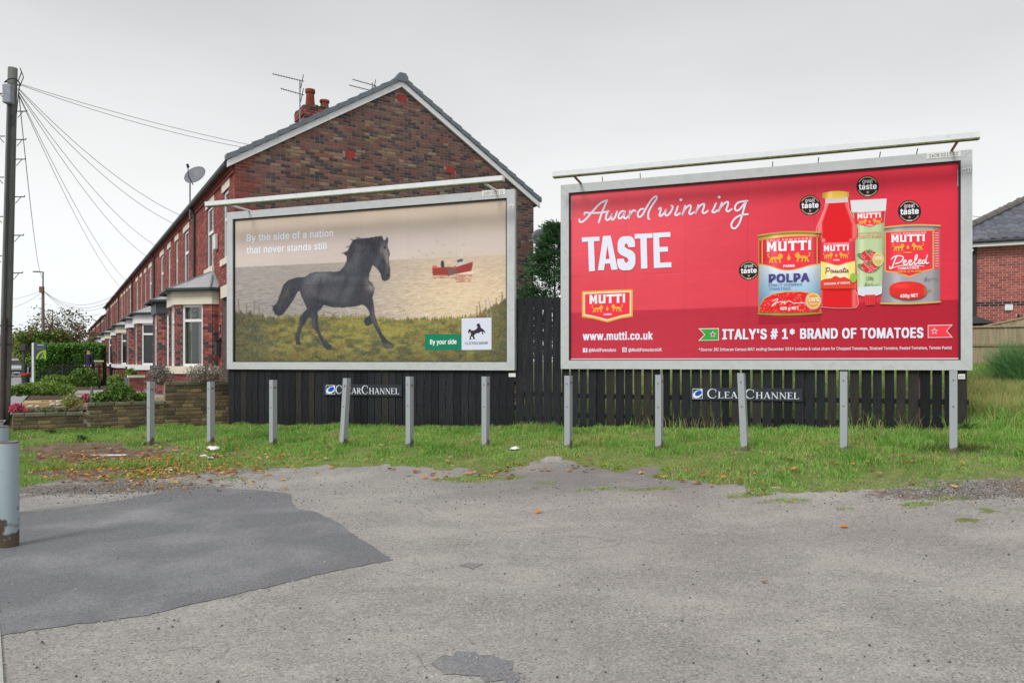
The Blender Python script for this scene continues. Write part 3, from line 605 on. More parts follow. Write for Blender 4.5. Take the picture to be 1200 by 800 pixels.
class Print:
    "artwork in photo-pixel layout coordinates, laid flat on a poster plane in thin layers of ink"
    def __init__(s, plane): s.pl = plane; s.mb = MB(); s.lay = 0.0008; s.vc = []
    def _add(s, pts2, faces, col):
        P = [s.pl.at(*p) for p in pts2]; base = len(s.mb.v)
        for q in P: s.mb.v.append((q[0], -s.lay, q[1]))
        for f in faces:
            f = tuple(f)
            if len(f) >= 3:
                a, b, c = (P[f[0]], P[f[1]], P[f[2]])
                ar = sum(P[f[i]][0] * P[f[(i + 1) % len(f)]][1] - P[f[(i + 1) % len(f)]][0] * P[f[i]][1] for i in range(len(f)))
                if ar < 0: f = f[::-1]
            s.mb.f.append(tuple(i + base for i in f))
            s.mb.c.append(col((sum(pts2[i][0] for i in f) / len(f), sum(pts2[i][1] for i in f) / len(f))) if callable(col) else col)
    def up(s, d=.0006): s.lay += d
    def poly(s, pts, col, lift=True):
        if lift: s.up()
        P = [Vector(p) for p in pts]; n = len(P)
        r = delaunay_2d_cdt(P, [(i, (i + 1) % n) for i in range(n)], [list(range(n))], 1, 1e-4)
        s._add([tuple(v) for v in r[0]], r[2], col)
    def shaded(s, pts, col, step=2.0, lift=True):
        "polygon filled with small cells so that colour can run across it"
        if lift: s.up()
        pts = resample(pts, step); P = [Vector(p) for p in pts]; n = len(P)
        A = np.array(pts); gx_, gy_ = np.meshgrid(np.arange(A[:, 0].min() + step / 2, A[:, 0].max(), step), np.arange(A[:, 1].min() + step / 2, A[:, 1].max(), step))
        m = inpoly(gx_, gy_, pts)
        r = delaunay_2d_cdt(P + [Vector((a, b)) for a, b in zip(gx_[m], gy_[m])], [(i, (i + 1) % n) for i in range(n)], [list(range(n))], 1, 1e-4)
        s._add([tuple(v) for v in r[0]], r[2], col)
    def text(s, txt, x0, y0, x1, y1, h, col, bold=0.0, shear=0.0, space=1.0, lift=True):
        "baseline from (x0,y0) to (x1,y1), capital height h in px; width is fitted"
        if lift: s.up()
        LY = glyph_layers(txt, bold, shear, space); ch = cap_height(); v = np.concatenate([q[0] for q in LY])
        a = v[:, 0].min() - bold; w = v[:, 0].max() + bold - a
        # heavier weights: the outline is laid down several times, a hair apart
        for k, (dx, dy) in enumerate(((-1, -.5), (1, -.5), (-1, .5), (1, .5), (0, -.5), (0, .5), (-1, 0), (1, 0)) if bold else ((0, 0),)):
            for v, f in LY:
                t = (v[:, 0] + dx * bold - a) / w; hh = (v[:, 1] + (dy + .5) * bold) / (ch + bold) * h
                s.lay += .00004
                s._add([(x0 + (x1 - x0) * ti, y0 + (y1 - y0) * ti - hi) for ti, hi in zip(t, hh)], f, col)
    def stroke(s, pts, w, col, smooth=4, taper=False, lift=True, closed=False):
        if lift: s.up()
        P = smooth_line(pts, smooth, closed) if smooth else list(pts)
        n = len(P); vs_ = []; fs = []
        for i, p in enumerate(P):
            a = np.array(P[max(i - 1, 0)]); b = np.array(P[min(i + 1, n - 1)]); d = b - a; d = d / (np.hypot(*d) + 1e-9); nn = np.array([-d[1], d[0]])
            ww = (w[0] + (w[1] - w[0]) * i / (n - 1)) if isinstance(w, tuple) else w
            if taper: ww *= .35 + .65 * math.sin(math.pi * min(1, max(0, i / (n - 1)))) ** .5
            vs_ += [tuple(np.array(p) + nn * ww / 2), tuple(np.array(p) - nn * ww / 2)]
        fs = [(2 * i, 2 * i + 1, 2 * i + 3, 2 * i + 2) for i in range(n - 1)]
        s._add(vs_, fs, col)
        for p in (P[0], P[-1]):
            ww = (w[0] if isinstance(w, tuple) else w) * (.35 if taper else 1)
            s._add([(p[0] + ww / 2 * math.cos(t), p[1] + ww / 2 * math.sin(t)) for t in np.linspace(0, 2 * math.pi, 9)[:-1]], [tuple(range(8))], col)
    def ellipse(s, cx, cy, rx, ry, col, n=28, lift=True, rot=0.0):
        if lift: s.up()
        c_, s_ = math.cos(rot), math.sin(rot)
        s._add([(cx + rx * math.cos(t) * c_ - ry * math.sin(t) * s_, cy + rx * math.cos(t) * s_ + ry * math.sin(t) * c_) for t in np.linspace(0, 2 * math.pi, n + 1)[:-1]], [tuple(range(n))], col)
    def ring(s, cx, cy, r, w, col, a0=0, a1=360, n=30, ry=None):
        s.up(); ry = ry or r
        A = np.radians(np.linspace(a0, a1, n + 1)); vs_ = []
        for t in A: vs_ += [(cx + (r - w / 2) * math.cos(t), cy + (ry - w / 2) * math.sin(t)), (cx + (r + w / 2) * math.cos(t), cy + (ry + w / 2) * math.sin(t))]
        s._add(vs_, [(2 * i, 2 * i + 1, 2 * i + 3, 2 * i + 2) for i in range(n)], col)
    def star(s, cx, cy, r, col, lift=True, rot=-90):
        if lift: s.up()
        pts = [(cx + (r if i % 2 == 0 else r * .42) * math.cos(R(rot + 36 * i)), cy + (r if i % 2 == 0 else r * .42) * math.sin(R(rot + 36 * i))) for i in range(10)]
        s.poly(pts, col, False)
    def build(s, name, mat, parent): return s.mb.build(name, mat, parent)

# serif capitals drawn with strokes: unit box, y up
def serif_letter(ch):
    "list of polygons in a box of height 1; returns (polys, advance)"
    T_, t_ = .15, .06       # thick, thin
    def bar(x0, y0, x1, y1, w): 
        d = math.hypot(x1 - x0, y1 - y0); nx_, ny_ = -(y1 - y0) / d * w / 2, (x1 - x0) / d * w / 2
        if abs(x1 - x0) > abs(y1 - y0) * .2 and abs(y1 - y0) > .3: nx_, ny_ = (w * .55, 0)
        return [(x0 + nx_, y0 + ny_), (x0 - nx_, y0 - ny_), (x1 - nx_, y1 - ny_), (x1 + nx_, y1 + ny_)]
    def stem(x, w=T_): return [[(x - w / 2, 0), (x + w / 2, 0), (x + w / 2, 1), (x - w / 2, 1)], [(x - w / 2 - .08, 0), (x + w / 2 + .08, 0), (x + w / 2 + .08, .05), (x - w / 2 - .08, .05)], [(x - w / 2 - .08, .95), (x + w / 2 + .08, .95), (x + w / 2 + .08, 1), (x - w / 2 - .08, 1)]]
    if ch == 'C':
        P = []; A = np.radians(np.linspace(48, 312, 22)); o_ = [(.45 + .45 * math.cos(a), .5 + .52 * math.sin(a)) for a in A]; i_ = [(.49 + .36 * math.cos(a), .5 + .46 * math.sin(a)) for a in A]
        for k in range(21): P.append([o_[k], o_[k + 1], i_[k + 1], i_[k]])
        P += [[(.74, .66), (.79, .66), (.79, .98), (.74, .9)], [(.70, .16), (.80, .20), (.82, .26), (.72, .22)]]
        return P, .92
    if ch == 'L': return stem(.18) + [bar(.18, .03, .68, .03, .06), [(.62, .0), (.68, .0), (.70, .24), (.66, .24)]], .76
    if ch == 'E': return stem(.18) + [bar(.18, .03, .68, .03, .06), bar(.18, .97, .64, .97, .06), bar(.18, .52, .54, .52, .06), [(.62, 0), (.68, 0), (.70, .22), (.66, .22)], [(.59, 1), (.64, 1), (.65, .8), (.61, .8)], [(.50, .42), (.54, .42), (.54, .62), (.50, .62)]], .76
    if ch == 'A': return [bar(.12, 0, .42, 1, t_), bar(.42, 1, .76, 0, T_), bar(.22, .33, .64, .33, .055), bar(0, .025, .24, .025, .05), bar(.6, .025, .92, .025, .05)], .90
    if ch == 'R':
        P = stem(.18); A = np.radians(np.linspace(90, -90, 12)); o_ = [(.38 + .28 * math.cos(a), .745 + .255 * math.sin(a)) for a in A]; i_ = [(.36 + .15 * math.cos(a), .745 + .2 * math.sin(a)) for a in A]
        for k in range(11): P.append([o_[k], o_[k + 1], i_[k + 1], i_[k]])
        return P + [bar(.18, .975, .4, .975, .05), bar(.18, .515, .4, .515, .05), bar(.36, .5, .72, 0, T_), bar(.64, .025, .9, .025, .05)], .86
    if ch == 'H': return stem(.18) + stem(.76) + [bar(.18, .52, .76, .52, .055)], .96
    if ch == 'N': return stem(.16, t_) + stem(.80, t_) + [bar(.14, 1, .80, 0, T_)], .98
    return [], .4
def serif_text(pr, txt, caps, x0, y0, x1, y1, h, small, col):
    polys = []; x = 0
    for c, big in zip(txt, caps):
        k = 1.0 if big else small; P, adv = serif_letter(c)
        polys += [[(x + a * k, b * k) for a, b in p] for p in P]; x += (adv + .03) * k
    pr.up()
    for p in polys:
        pts = [(x0 + (x1 - x0) * a / x, y0 + (y1 - y0) * a / x - b * h) for a, b in p]
        pr._add(pts, [tuple(range(len(p)))], col)

# heavy flared capitals for the tomato brand
def mutti(pr, x0, y0, x1, y1, h, col):
    M_ = [[(0, 0), (.06, .06), (.06, .94), (0, 1), (.30, 1), (.44, .52), (.58, 1), (.88, 1), (.82, .94), (.82, .06), (.88, 0), (.54, 0), (.60, .06), (.60, .62), (.47, .16), (.41, .16), (.28, .62), (.28, .06), (.34, 0)]]
    U_ = [[(0, 1), (.34, 1), (.28, .94), (.28, .26), (.34, .2), (.46, .2), (.52, .26), (.52, .94), (.46, 1), (.80, 1), (.74, .94), (.74, 0), (.52, 0), (.52, .06), (.44, 0), (.16, 0), (.06, .12), (.06, .94)]]
    T_ = [[(0, 1), (.76, 1), (.76, .68), (.70, .76), (.50, .80), (.50, .06), (.56, 0), (.20, 0), (.26, .06), (.26, .80), (.06, .76), (0, .68)]]
    I_ = [[(0, 0), (.06, .06), (.06, .94), (0, 1), (.34, 1), (.28, .94), (.28, .06), (.34, 0)]]
    x = 0; polys = []
    for P, adv in ((M_, .90), (U_, .82), (T_, .77), (T_, .78), (I_, .34)):
        for p in P: polys.append([(x + a, b) for a, b in p])
        x += adv + .03
    pr.up(); x -= .03
    for p in polys: pr.poly([(x0 + (x1 - x0) * a / x, y0 + (y1 - y0) * a / x - b * h) for a, b in p], col, False)
def lion(pr, cx, cy, w, col, flip=1):
    "small walking heraldic lion"
    def q(pts): return [(cx + flip * a * w, cy + b * w) for a, b in pts]
    pr.poly(q([(-.38, -.05), (-.2, -.12), (.1, -.1), (.22, -.34), (.36, -.36), (.5, -.2), (.48, -.02), (.34, .06), (.36, .34), (.26, .36), (.2, .1), (-.02, .08), (.06, .34), (-.04, .36), (-.14, .08), (-.24, .1), (-.2, .34), (-.3, .36), (-.36, .12), (-.44, .36), (-.54, .36), (-.44, .04)]), col)
    pr.stroke(q([(-.38, -.04), (-.54, -.1), (-.6, -.28), (-.5, -.34)]), w * .07, col, 4, lift=False)
def brand_plate(pr, x0, y0, x1, y1, sl, gold, red, white, text_h, lions=True):
    "gold edged red plate with the pointed foot; y0 top, y1 foot of the sides, sl = slope of the top edge"
    w = x1 - x0; h = y1 - y0
    def pl(m): return [(x0 + m, y0 + m + sl * m / w), (x1 - m, y0 + sl + m), (x1 - m, y1 + sl * .2 - m), (x1 - .22 * w, y1 + sl * .2 + .06 * h - m), (x0 + .5 * w, y1 + .20 * h - m), (x0 + .22 * w, y1 + .06 * h - m), (x0 + m, y1 - m)]
    pr.poly(pl(0), gold); pr.poly(pl(w * .035), white); pr.poly(pl(w * .05), gold) ; pr.poly(pl(w * .065), red)
    mutti(pr, x0 + .14 * w, y0 + .50 * h + sl * .14, x1 - .14 * w, y0 + .50 * h + sl * .86, text_h, white)
    pr.text('SOLO POMODORO', x0 + .15 * w, y0 + .50 * h - text_h * 1.12 + sl * .15, x1 - .15 * w, y0 + .50 * h - text_h * 1.12 + sl * .85, h * .055, white, .01, 0, 1.3)
    if lions:
        lion(pr, x0 + .32 * w, y0 + .70 * h + sl * .3, w * .20, gold, 1); lion(pr, x0 + .68 * w, y0 + .70 * h + sl * .7, w * .20, gold, -1)
        pr.ellipse(x0 + .5 * w, y0 + .72 * h + sl * .5, w * .025, h * .07, gold); pr.stroke([(x0 + .5 * w, y0 + .60 * h + sl * .5), (x0 + .5 * w, y0 + .70 * h + sl * .5)], w * .012, gold, 0)
    pr.text('PARMA', x0 + .43 * w, y0 + .97 * h + sl * .43, x0 + .59 * w, y0 + .97 * h + sl * .59, h * .075, white, .02)
# ------------------------------------------------------------------ billboards
PL = Plane(-5.955, 15.88, -.083, 13.82)
PR_ = Plane(1.054, 13.55, 6.877, 11.37)
KV = 1.0                                   # print pigments: picture value -> reflectance under this sky
def K(r, g, b): return S(r, g, b, KV)
ink = material('poster_ink', attr=True, rough=.75, spec=.15, noise=.03, nscale=30)
paper = material('poster_paper', attr=True, rough=.65, spec=.2, noise=.035, nscale=1.3, bump=.05, bscale=3)
steel = material('galvanised_frame', (.50, .525, .54, 1), rough=.6, metal=.0, noise=.10, nscale=5, bump=.15, dirt=(.30, .30, .27, 1), dscale=5, dlo=.56, dhi=.80)
trough_m = material('lamp_trough_paint', (.68, .71, .73, 1), rough=.5, noise=.06, nscale=6, dirt=(.35, .37, .33, 1), dscale=9, dlo=.6, dhi=.8)
moss_m = material('green_algae', (.16, .19, .09, 1), rough=.9, noise=.5, nscale=14)
darkgap = material('dark_recess', (.03, .03, .035, 1), rough=.8)
white_pl = material('id_plate', (.72, .73, .72, 1), rough=.5, noise=.05)
rust_m = material('rusty_steel', (.20, .13, .12, 1), rough=.8, noise=.3, nscale=20)

def poster_raster(pl, z0, z1, nu, nv, painter, name, parent, y=.0):
    s_, z_ = np.meshgrid(np.linspace(0, pl.w, nu + 1), np.linspace(z0, z1, nv + 1))
    x = pl.o.x + s_ * pl.d.x; yy = pl.o.y + s_ * pl.d.y
    px = 600 + F * x / yy; py = HORIZON - (z_ - EYE) * F / yy
    c = painter(px, py, s_ / pl.w, (z_ - z0) / (z1 - z0))
    c = np.clip(c, 0, 255) / 255.; c = np.where(c <= .04045, c / 12.92, ((c + .055) / 1.055) ** 2.4) * KV
    c = np.concatenate([c, np.ones(c.shape[:2] + (1,))], -1)
    idx = np.arange((nu + 1) * (nv + 1)).reshape(nv + 1, nu + 1)
    f = np.stack([idx[:-1, :-1], idx[:-1, 1:], idx[1:, 1:], idx[1:, :-1]], -1).reshape(-1, 4)
    o = np_object(name, np.stack([s_, np.full_like(s_, y), z_], -1).reshape(-1, 3), f, 4, c.reshape(-1, 4), paper)
    o.parent = parent
    return o

HORSE = cr([(690, 85), (697, 105), (707, 108), (718, 85), (725, 100), (722, 130), (720, 145), (730, 165), (735, 190), (728, 215), (732, 250), (737, 280), (738, 318), (728, 338), (705, 347), (690, 342), (684, 325), (680, 305), (668, 285), (650, 265), (633, 252), (625, 275), (614, 305), (611, 340), (632, 360), (645, 385), (642, 412), (632, 440), (638, 470), (643, 510), (648, 555), (656, 575), (668, 610), (690, 655), (722, 695), (745, 712), (757, 733), (748, 740), (715, 740), (696, 730), (692, 708), (673, 668), (650, 625), (634, 592), (625, 600), (606, 610), (588, 603), (582, 580), (590, 562), (612, 550), (618, 540), (608, 515), (590, 492), (572, 484), (555, 490), (515, 497), (460, 502), (400, 500), (360, 490), (345, 487), (333, 508), (312, 525), (313, 590), (324, 640), (348, 685), (376, 712), (395, 725), (393, 746), (362, 745), (345, 728), (332, 695), (305, 645), (280, 615), (275, 562), (258, 560), (240, 590), (221, 615), (211, 650), (203, 690), (215, 708), (213, 722), (187, 720), (180, 680), (190, 640), (202, 600), (206, 560), (225, 533), (249, 510), (235, 475), (215, 432), (206, 400), (192, 412), (170, 455), (140, 500), (110, 540), (85, 552), (62, 542), (50, 515), (48, 492), (70, 478), (90, 430), (108, 372), (138, 342), (190, 325), (238, 322), (265, 302), (300, 293), (340, 292), (380, 291), (420, 292), (445, 285), (468, 258), (482, 225), (480, 200), (462, 186), (486, 170), (500, 140), (515, 110), (540, 98), (580, 95), (620, 92), (660, 85), (680, 82)], 310, 260, 5)
def blob(px, py, cx, cy, rx, ry, rot=0):
    c_, s_ = math.cos(R(rot)), math.sin(R(rot)); dx = px - cx; dy = py - cy
    return np.exp(-(((dx * c_ + dy * s_) / rx) ** 2 + ((-dx * s_ + dy * c_) / ry) ** 2))
def cov(px, py, poly):
    d = .28
    return sum(inpoly(px + a, py + b, poly).astype(float) for a, b in ((-d, -d), (d, -d), (-d, d), (d, d))) / 4
def paint_horse(px, py, s, h):
    C_ = lambda *a: np.array(a, float)
    def mixw(a, b, w): return a * (1 - w[..., None]) + b * w[..., None]
    img = np.zeros(px.shape + (3,))
    hor = 331 + (274 - px) * .044 - 0     # poster horizon in the picture: left 314 .. right 298
    hor = np.interp(px, [270, 600], [313.5, 298.0])
    top = np.interp(px, [270, 600], [257, 232])
    t = np.clip((py - top) / (hor - top), 0, 1)
    skyc = mixw(C_(206, 188, 172), C_(214, 200, 192), sstep(.0, .8, t))
    skyc = skyc + (np.clip((px - 300) / 300, 0, 1)[..., None]) * C_(-2, -2, -4)
    cl = fbm(px * .02, py * .12, 4, 4) - .5; skyc = skyc + cl[..., None] * C_(10, 9, 10)
    skyc = mixw(skyc, C_(196, 183, 184), .5 * blob(px, py, 430, 285, 150, 14, -3))
    # sea
    ts = np.clip((py - hor) / 75, 0, 1)
    wave = fbm(px * .22, py * (1.5 - ts * .55), 4, 11) - .5; w2 = fbm(px * .5, py * 2.2, 2, 12) - .5
    sea = mixw(C_(168, 160, 155), C_(207, 188, 168), sstep(360, 560, px))
    sea = mixw(sea, C_(150, 146, 146), sstep(.0, .9, ts) * (1 - sstep(300, 430, px)) * .6)
    sea = mixw(sea, C_(230, 206, 172), .85 * blob(px, py, 545, 350, 75, 38))
    sea = sea + wave[..., None] * (30 + 55 * ts[..., None]) + w2[..., None] * 30 * ts[..., None]
    sea = np.minimum(sea, C_(230, 214, 194))
    img = mixw(skyc, sea, (sstep(-.5, .6, py - hor)))
    # headland of grass
    gb = np.interp(px, [270, 290, 320, 360, 400, 440, 470, 500, 540, 560, 575, 590, 600], [362, 366, 370, 369, 370, 371, 374, 373, 372, 368, 360, 352, 346])
    gb = gb + 5 * (fbm(px * .35, py * .0 + 3, 3, 21) - .5) + 5 * (vnoise(px * 1.6, py * 0, 22) - .5)
    gn = fbm(px * .10, py * .22, 4, 31); gd = fbm(px * .7, py * .9, 3, 32) - .5
    grass = mixw(C_(106, 106, 72), C_(144, 138, 78), sstep(.38, .66, gn))
    grass = mixw(grass, C_(134, 112, 68), sstep(.52, .70, fbm(px * .09 + 9, py * .3, 3, 33)) * .7)
    grass = mixw(grass, C_(78, 84, 70), sstep(.5, .8, 1 - gn) * .45)
    grass = mixw(grass, C_(84, 84, 70), .65 * sstep(335, 290, px)); grass = mixw(grass, C_(94, 94, 68), .7 * sstep(555, 590, px))
    grass = mixw(grass, C_(166, 158, 80), .5 * blob(px, py, 455, 385, 60, 10))
    grass = mixw(grass, C_(84, 82, 62), .45 * sstep(405, 424, py))
    grass = grass + gd[..., None] * 52 + (fbm(px * 1.5, py * .8, 2, 35) - .5)[..., None] * 30
    img = mixw(img, grass, sstep(-1.0, 1.2, py - gb))
    # tall stems at both sides
    for sx, st, sb, cc in ((282, 350, 380, 0), (289, 355, 380, 0), (296, 352, 380, 0), (306, 358, 380, 0), (559, 358, 372, 0), (564, 353, 372, 0), (571, 350, 372, 1), (576, 353, 372, 1), (581, 349, 368, 0), (586, 346, 365, 0), (590, 342, 362, 0)):
        m = np.exp(-((px - sx - .15 * (sb - py) * math.sin(sx)) / .8) ** 2) * ((py > st) & (py < sb))
        img = mixw(img, C_(120, 100, 70) if not cc else C_(160, 148, 160), m * .6)
    # birds
    for bx, by in ((512, 282), (520, 287), (507, 296), (500, 299), (491, 294), (543, 287), (484, 302), (527, 296)):
        img = mixw(img, C_(130, 120, 120), .55 * blob(px, py, bx, by, 1.6, .5, 35))
    # fishing boat
    b = lambda pts: cov(px, py, cr(pts, 470, 280, 5.714))
    img = mixw(img, C_(176, 84, 78), .6 * b([(212, 244), (476, 236), (470, 285), (370, 290), (360, 262), (215, 265)]) * sstep(.35, .6, vnoise(px * .3, py * 2.2, 40)))
    img = mixw(img, C_(236, 224, 210), .8 * b([(340, 240), (370, 226), (470, 212), (500, 222), (480, 232), (390, 238)]))
    img = mixw(img, C_(160, 66, 62), b([(208, 196), (240, 190), (370, 188), (482, 146), (478, 180), (470, 214), (380, 232), (330, 242), (212, 244)]))
    img = mixw(img, C_(112, 106, 108), .75 * b([(310, 195), (372, 190), (376, 232), (318, 242)]))
    img = mixw(img, C_(205, 196, 190), b([(368, 160), (366, 132), (420, 124), (428, 130), (430, 158), (480, 146), (482, 152), (372, 185)]))
    img = mixw(img, C_(84, 86, 92), b([(374, 140), (414, 132), (416, 148), (376, 158)]))
    img = mixw(img, C_(70, 66, 70), b([(268, 150), (278, 142), (286, 150), (290, 175), (286, 192), (270, 192), (266, 172)]))
    img = mixw(img, C_(226, 106, 78), b([(205, 182), (238, 176), (244, 194), (210, 196)])); img = mixw(img, C_(226, 106, 78), b([(354, 180), (368, 180), (368, 192), (354, 192)]))
    img = mixw(img, C_(228, 224, 220), b([(400, 95), (404, 95), (406, 124), (402, 124)]))
    # horse
    m = cov(px, py, HORSE)
    hc = np.broadcast_to(C_(62, 65, 74), img.shape).copy()
    def lit(cx, cy, rx, ry, rot, col, a): 
        nonlocal hc; hc = mixw(hc, C_(*[c * 1.14 for c in col]), min(1, a * 1.2) * blob(px, py, 310 + cx / 5, 260 + cy / 5, rx, ry, rot))
    lit(330, 310, 12, 3.5, -8, (122, 118, 120), .7); lit(620, 385, 6, 5, 20, (132, 124, 120), .85); lit(715, 200, 3.5, 13, -8, (130, 120, 116), .75)
    lit(600, 350, 3, 6, 0, (108, 102, 104), .6); lit(400, 400, 22, 11, 0, (78, 77, 84), .7); lit(270, 400, 7, 14, 15, (82, 80, 86), .6)
    lit(450, 480, 28, 4, 0, (60, 60, 64), .8); lit(540, 430, 7, 16, 20, (56, 56, 62), .7); lit(560, 180, 12, 12, 0, (62, 60, 64), .6); lit(640, 150, 3, 8, -20, (40, 40, 44), .6)
    lit(635, 540, 2, 10, 0, (96, 92, 94), .6); lit(290, 600, 2, 10, -8, (86, 82, 84), .6); lit(725, 725, 6, 2.5, 15, (110, 98, 92), .6); lit(120, 420, 4, 14, 25, (74, 70, 70), .7); lit(700, 230, 1.0, 5, -18, (46, 44, 48), .8)
    lit(725, 300, 3, 5, 0, (88, 82, 82), .6)
    lit(500, 270, 8, 9, 30, (88, 90, 98), .6); lit(540, 220, 5, 14, 15, (82, 84, 92), .6); lit(300, 340, 14, 5, -12, (112, 114, 122), .45); lit(250, 370, 5, 12, 20, (94, 94, 100), .5)
    lit(420, 330, 26, 4, 2, (96, 98, 106), .5); lit(500, 400, 5, 18, 25, (90, 92, 98), .45); lit(360, 440, 20, 5, 10, (84, 86, 94), .5); lit(340, 470, 14, 3, 15, (46, 46, 52), .6); lit(475, 350, 3, 16, 25, (52, 53, 60), .5); lit(320, 400, 2, 16, 10, (50, 51, 58), .5)
    lit(688, 160, 3, 6, 10, (112, 106, 104), .6); lit(705, 150, 1.2, 1.2, 0, (28, 26, 30), .9); lit(722, 312, 1.2, 1.5, 0, (30, 28, 32), .8); lit(660, 240, 4, 8, 30, (80, 80, 86), .6); lit(620, 120, 10, 4, 10, (48, 46, 52), .6)
    lit(600, 420, 4, 8, 10, (70, 66, 68), .5); lit(655, 600, 1.6, 8, -25, (98, 94, 94), .5); lit(340, 670, 1.6, 8, -25, (90, 86, 86), .5); lit(205, 620, 1.6, 10, 12, (84, 80, 82), .5)
    strand = fbm(px * 1.3 + py * .9, (px - py) * .25, 3, 52) - .5; man = blob(px, py, 418, 290, 14, 16, 30) + blob(px, py, 332, 345, 12, 20, 30)
    hc = hc + (strand * man)[..., None] * 60
    hc = hc + (fbm(px * .9, py * .35, 3, 50) - .5)[..., None] * 24
    img = mixw(img, hc, m)
    # loose hair of mane and tail
    for x0, y0, x1, y1 in ((486, 172, 455, 184), (500, 140, 478, 150), (520, 106, 506, 102), (560, 96, 540, 90), (60, 500, 42, 490), (52, 520, 44, 505), (90, 430, 82, 440)):
        ax_, ay_ = 310 + x0 / 5, 260 + y0 / 5; bx_, by_ = 310 + x1 / 5, 260 + y1 / 5
        tt = np.clip(((px - ax_) * (bx_ - ax_) + (py - ay_) * (by_ - ay_)) / ((bx_ - ax_) ** 2 + (by_ - ay_) ** 2), 0, 1)
        dd = np.hypot(px - ax_ - tt * (bx_ - ax_), py - ay_ - tt * (by_ - ay_)); img = mixw(img, C_(66, 62, 64), .7 * np.exp(-(dd / .6) ** 2))
    # joints and creases of the pasted sheets
    for f_ in (.167, .333, .5, .667, .833): img = img * (1 - .045 * np.exp(-((s - f_) * 900) ** 2))[..., None]
    img = img * (1 - .05 * np.exp(-((h - .5) * 420) ** 2))[..., None]
    img = img * (1 - .10 * np.exp(-((h - .515 - .01 * np.sin(s * 9)) * 260) ** 2) * sstep(.25, .3, s) * sstep(.55, .5, s))[..., None]
    tint = vnoise(np.floor(s * 6) + .5, np.floor(h * 2) + .5, 77); img = img * (1 + .03 * (tint - .5))[..., None]
    return img * .98
def paint_red(px, py, s, h):
    C_ = lambda *a: np.array(a, float)
    def mixw(a, b, w): return a * (1 - w[..., None]) + b * w[..., None]
    img = mixw(np.broadcast_to(C_(234, 90, 104), px.shape + (3,)), C_(216, 50, 70), sstep(.0, .9, s))
    img = mixw(img, C_(238, 120, 122), .5 * blob(s, h, .02, .98, .06, .1))
    img = mixw(img, C_(214, 58, 72), .5 * sstep(.75, .4, h) * (1 - s))
    fl = .295 + .02 * (s - .5)
    img = mixw(img, mixw(np.broadcast_to(C_(193, 50, 70), img.shape), C_(176, 30, 50), sstep(.2, 1., s)), sstep(.003, -.003, h - fl) * (1 - .12 * sstep(fl, fl - .3, h)))
    tint = vnoise(np.floor(s * 6) + .5, np.floor(h * 2) + .5, 7); img = img * (1 + .05 * (tint - .5))[..., None]
    for f_ in (.167, .333, .5, .667, .833): img = img * (1 + .05 * np.exp(-((s - f_ - .0008) * 1500) ** 2) - .07 * np.exp(-((s - f_) * 1500) ** 2))[..., None]
    img = img * (1 - .08 * np.exp(-((h - .5 - .003 * np.sin(s * 12)) * 600) ** 2) + .06 * np.exp(-((h - .494 - .003 * np.sin(s * 12)) * 600) ** 2))[..., None]
    wr = fbm(s * 14 + h * 9, h * 40 - s * 12, 3, 5); img = img * (1 + .012 * (sstep(.60, .72, wr) - sstep(.36, .26, wr)))[..., None]
    ck = fbm(s * 60, h * 5, 3, 8); img = img * (1 + .08 * sstep(.07, .0, h) * (ck - .5))[..., None]
    return img

def number_plate(parent, pl, x0, y0, x1, y1, h, txt, y_front):
    "small white plate with black figures, given by its centre line in the picture"
    pr = Print(pl); a = pl.at(x0, y0); b = pl.at(x1, y1)
    mb = MB(); hh = h / F * (pl.o.y + (a[0] + b[0]) / 2 * pl.d.y) / 2
    mb.box((a[0], y_front - .006, min(a[1], b[1]) - hh * 1.0), (b[0], y_front, max(a[1], b[1]) + hh * 1.0))
    p = mb.build('number_plate', white_pl, parent)
    pr.lay = -y_front + .0075
    zc = (a[1] + b[1]) / 2; w = b[0] - a[0]
    v, f = glyphs(txt, .0); sx = w * .84 / (v[:, 0].max() - v[:, 0].min()); sz = hh * 1.2 / cap_height()
    m2 = MB(); m2.v = [(a[0] + w * .08 + q[0] * sx - v[:, 0].min() * sx, y_front - .0075, zc - hh * .6 + q[1] * sz) for q in v]; m2.f = f; m2.c = [(.03, .03, .04, 1)] * len(f)
    m2.build('lettering', ink, p)
    return p

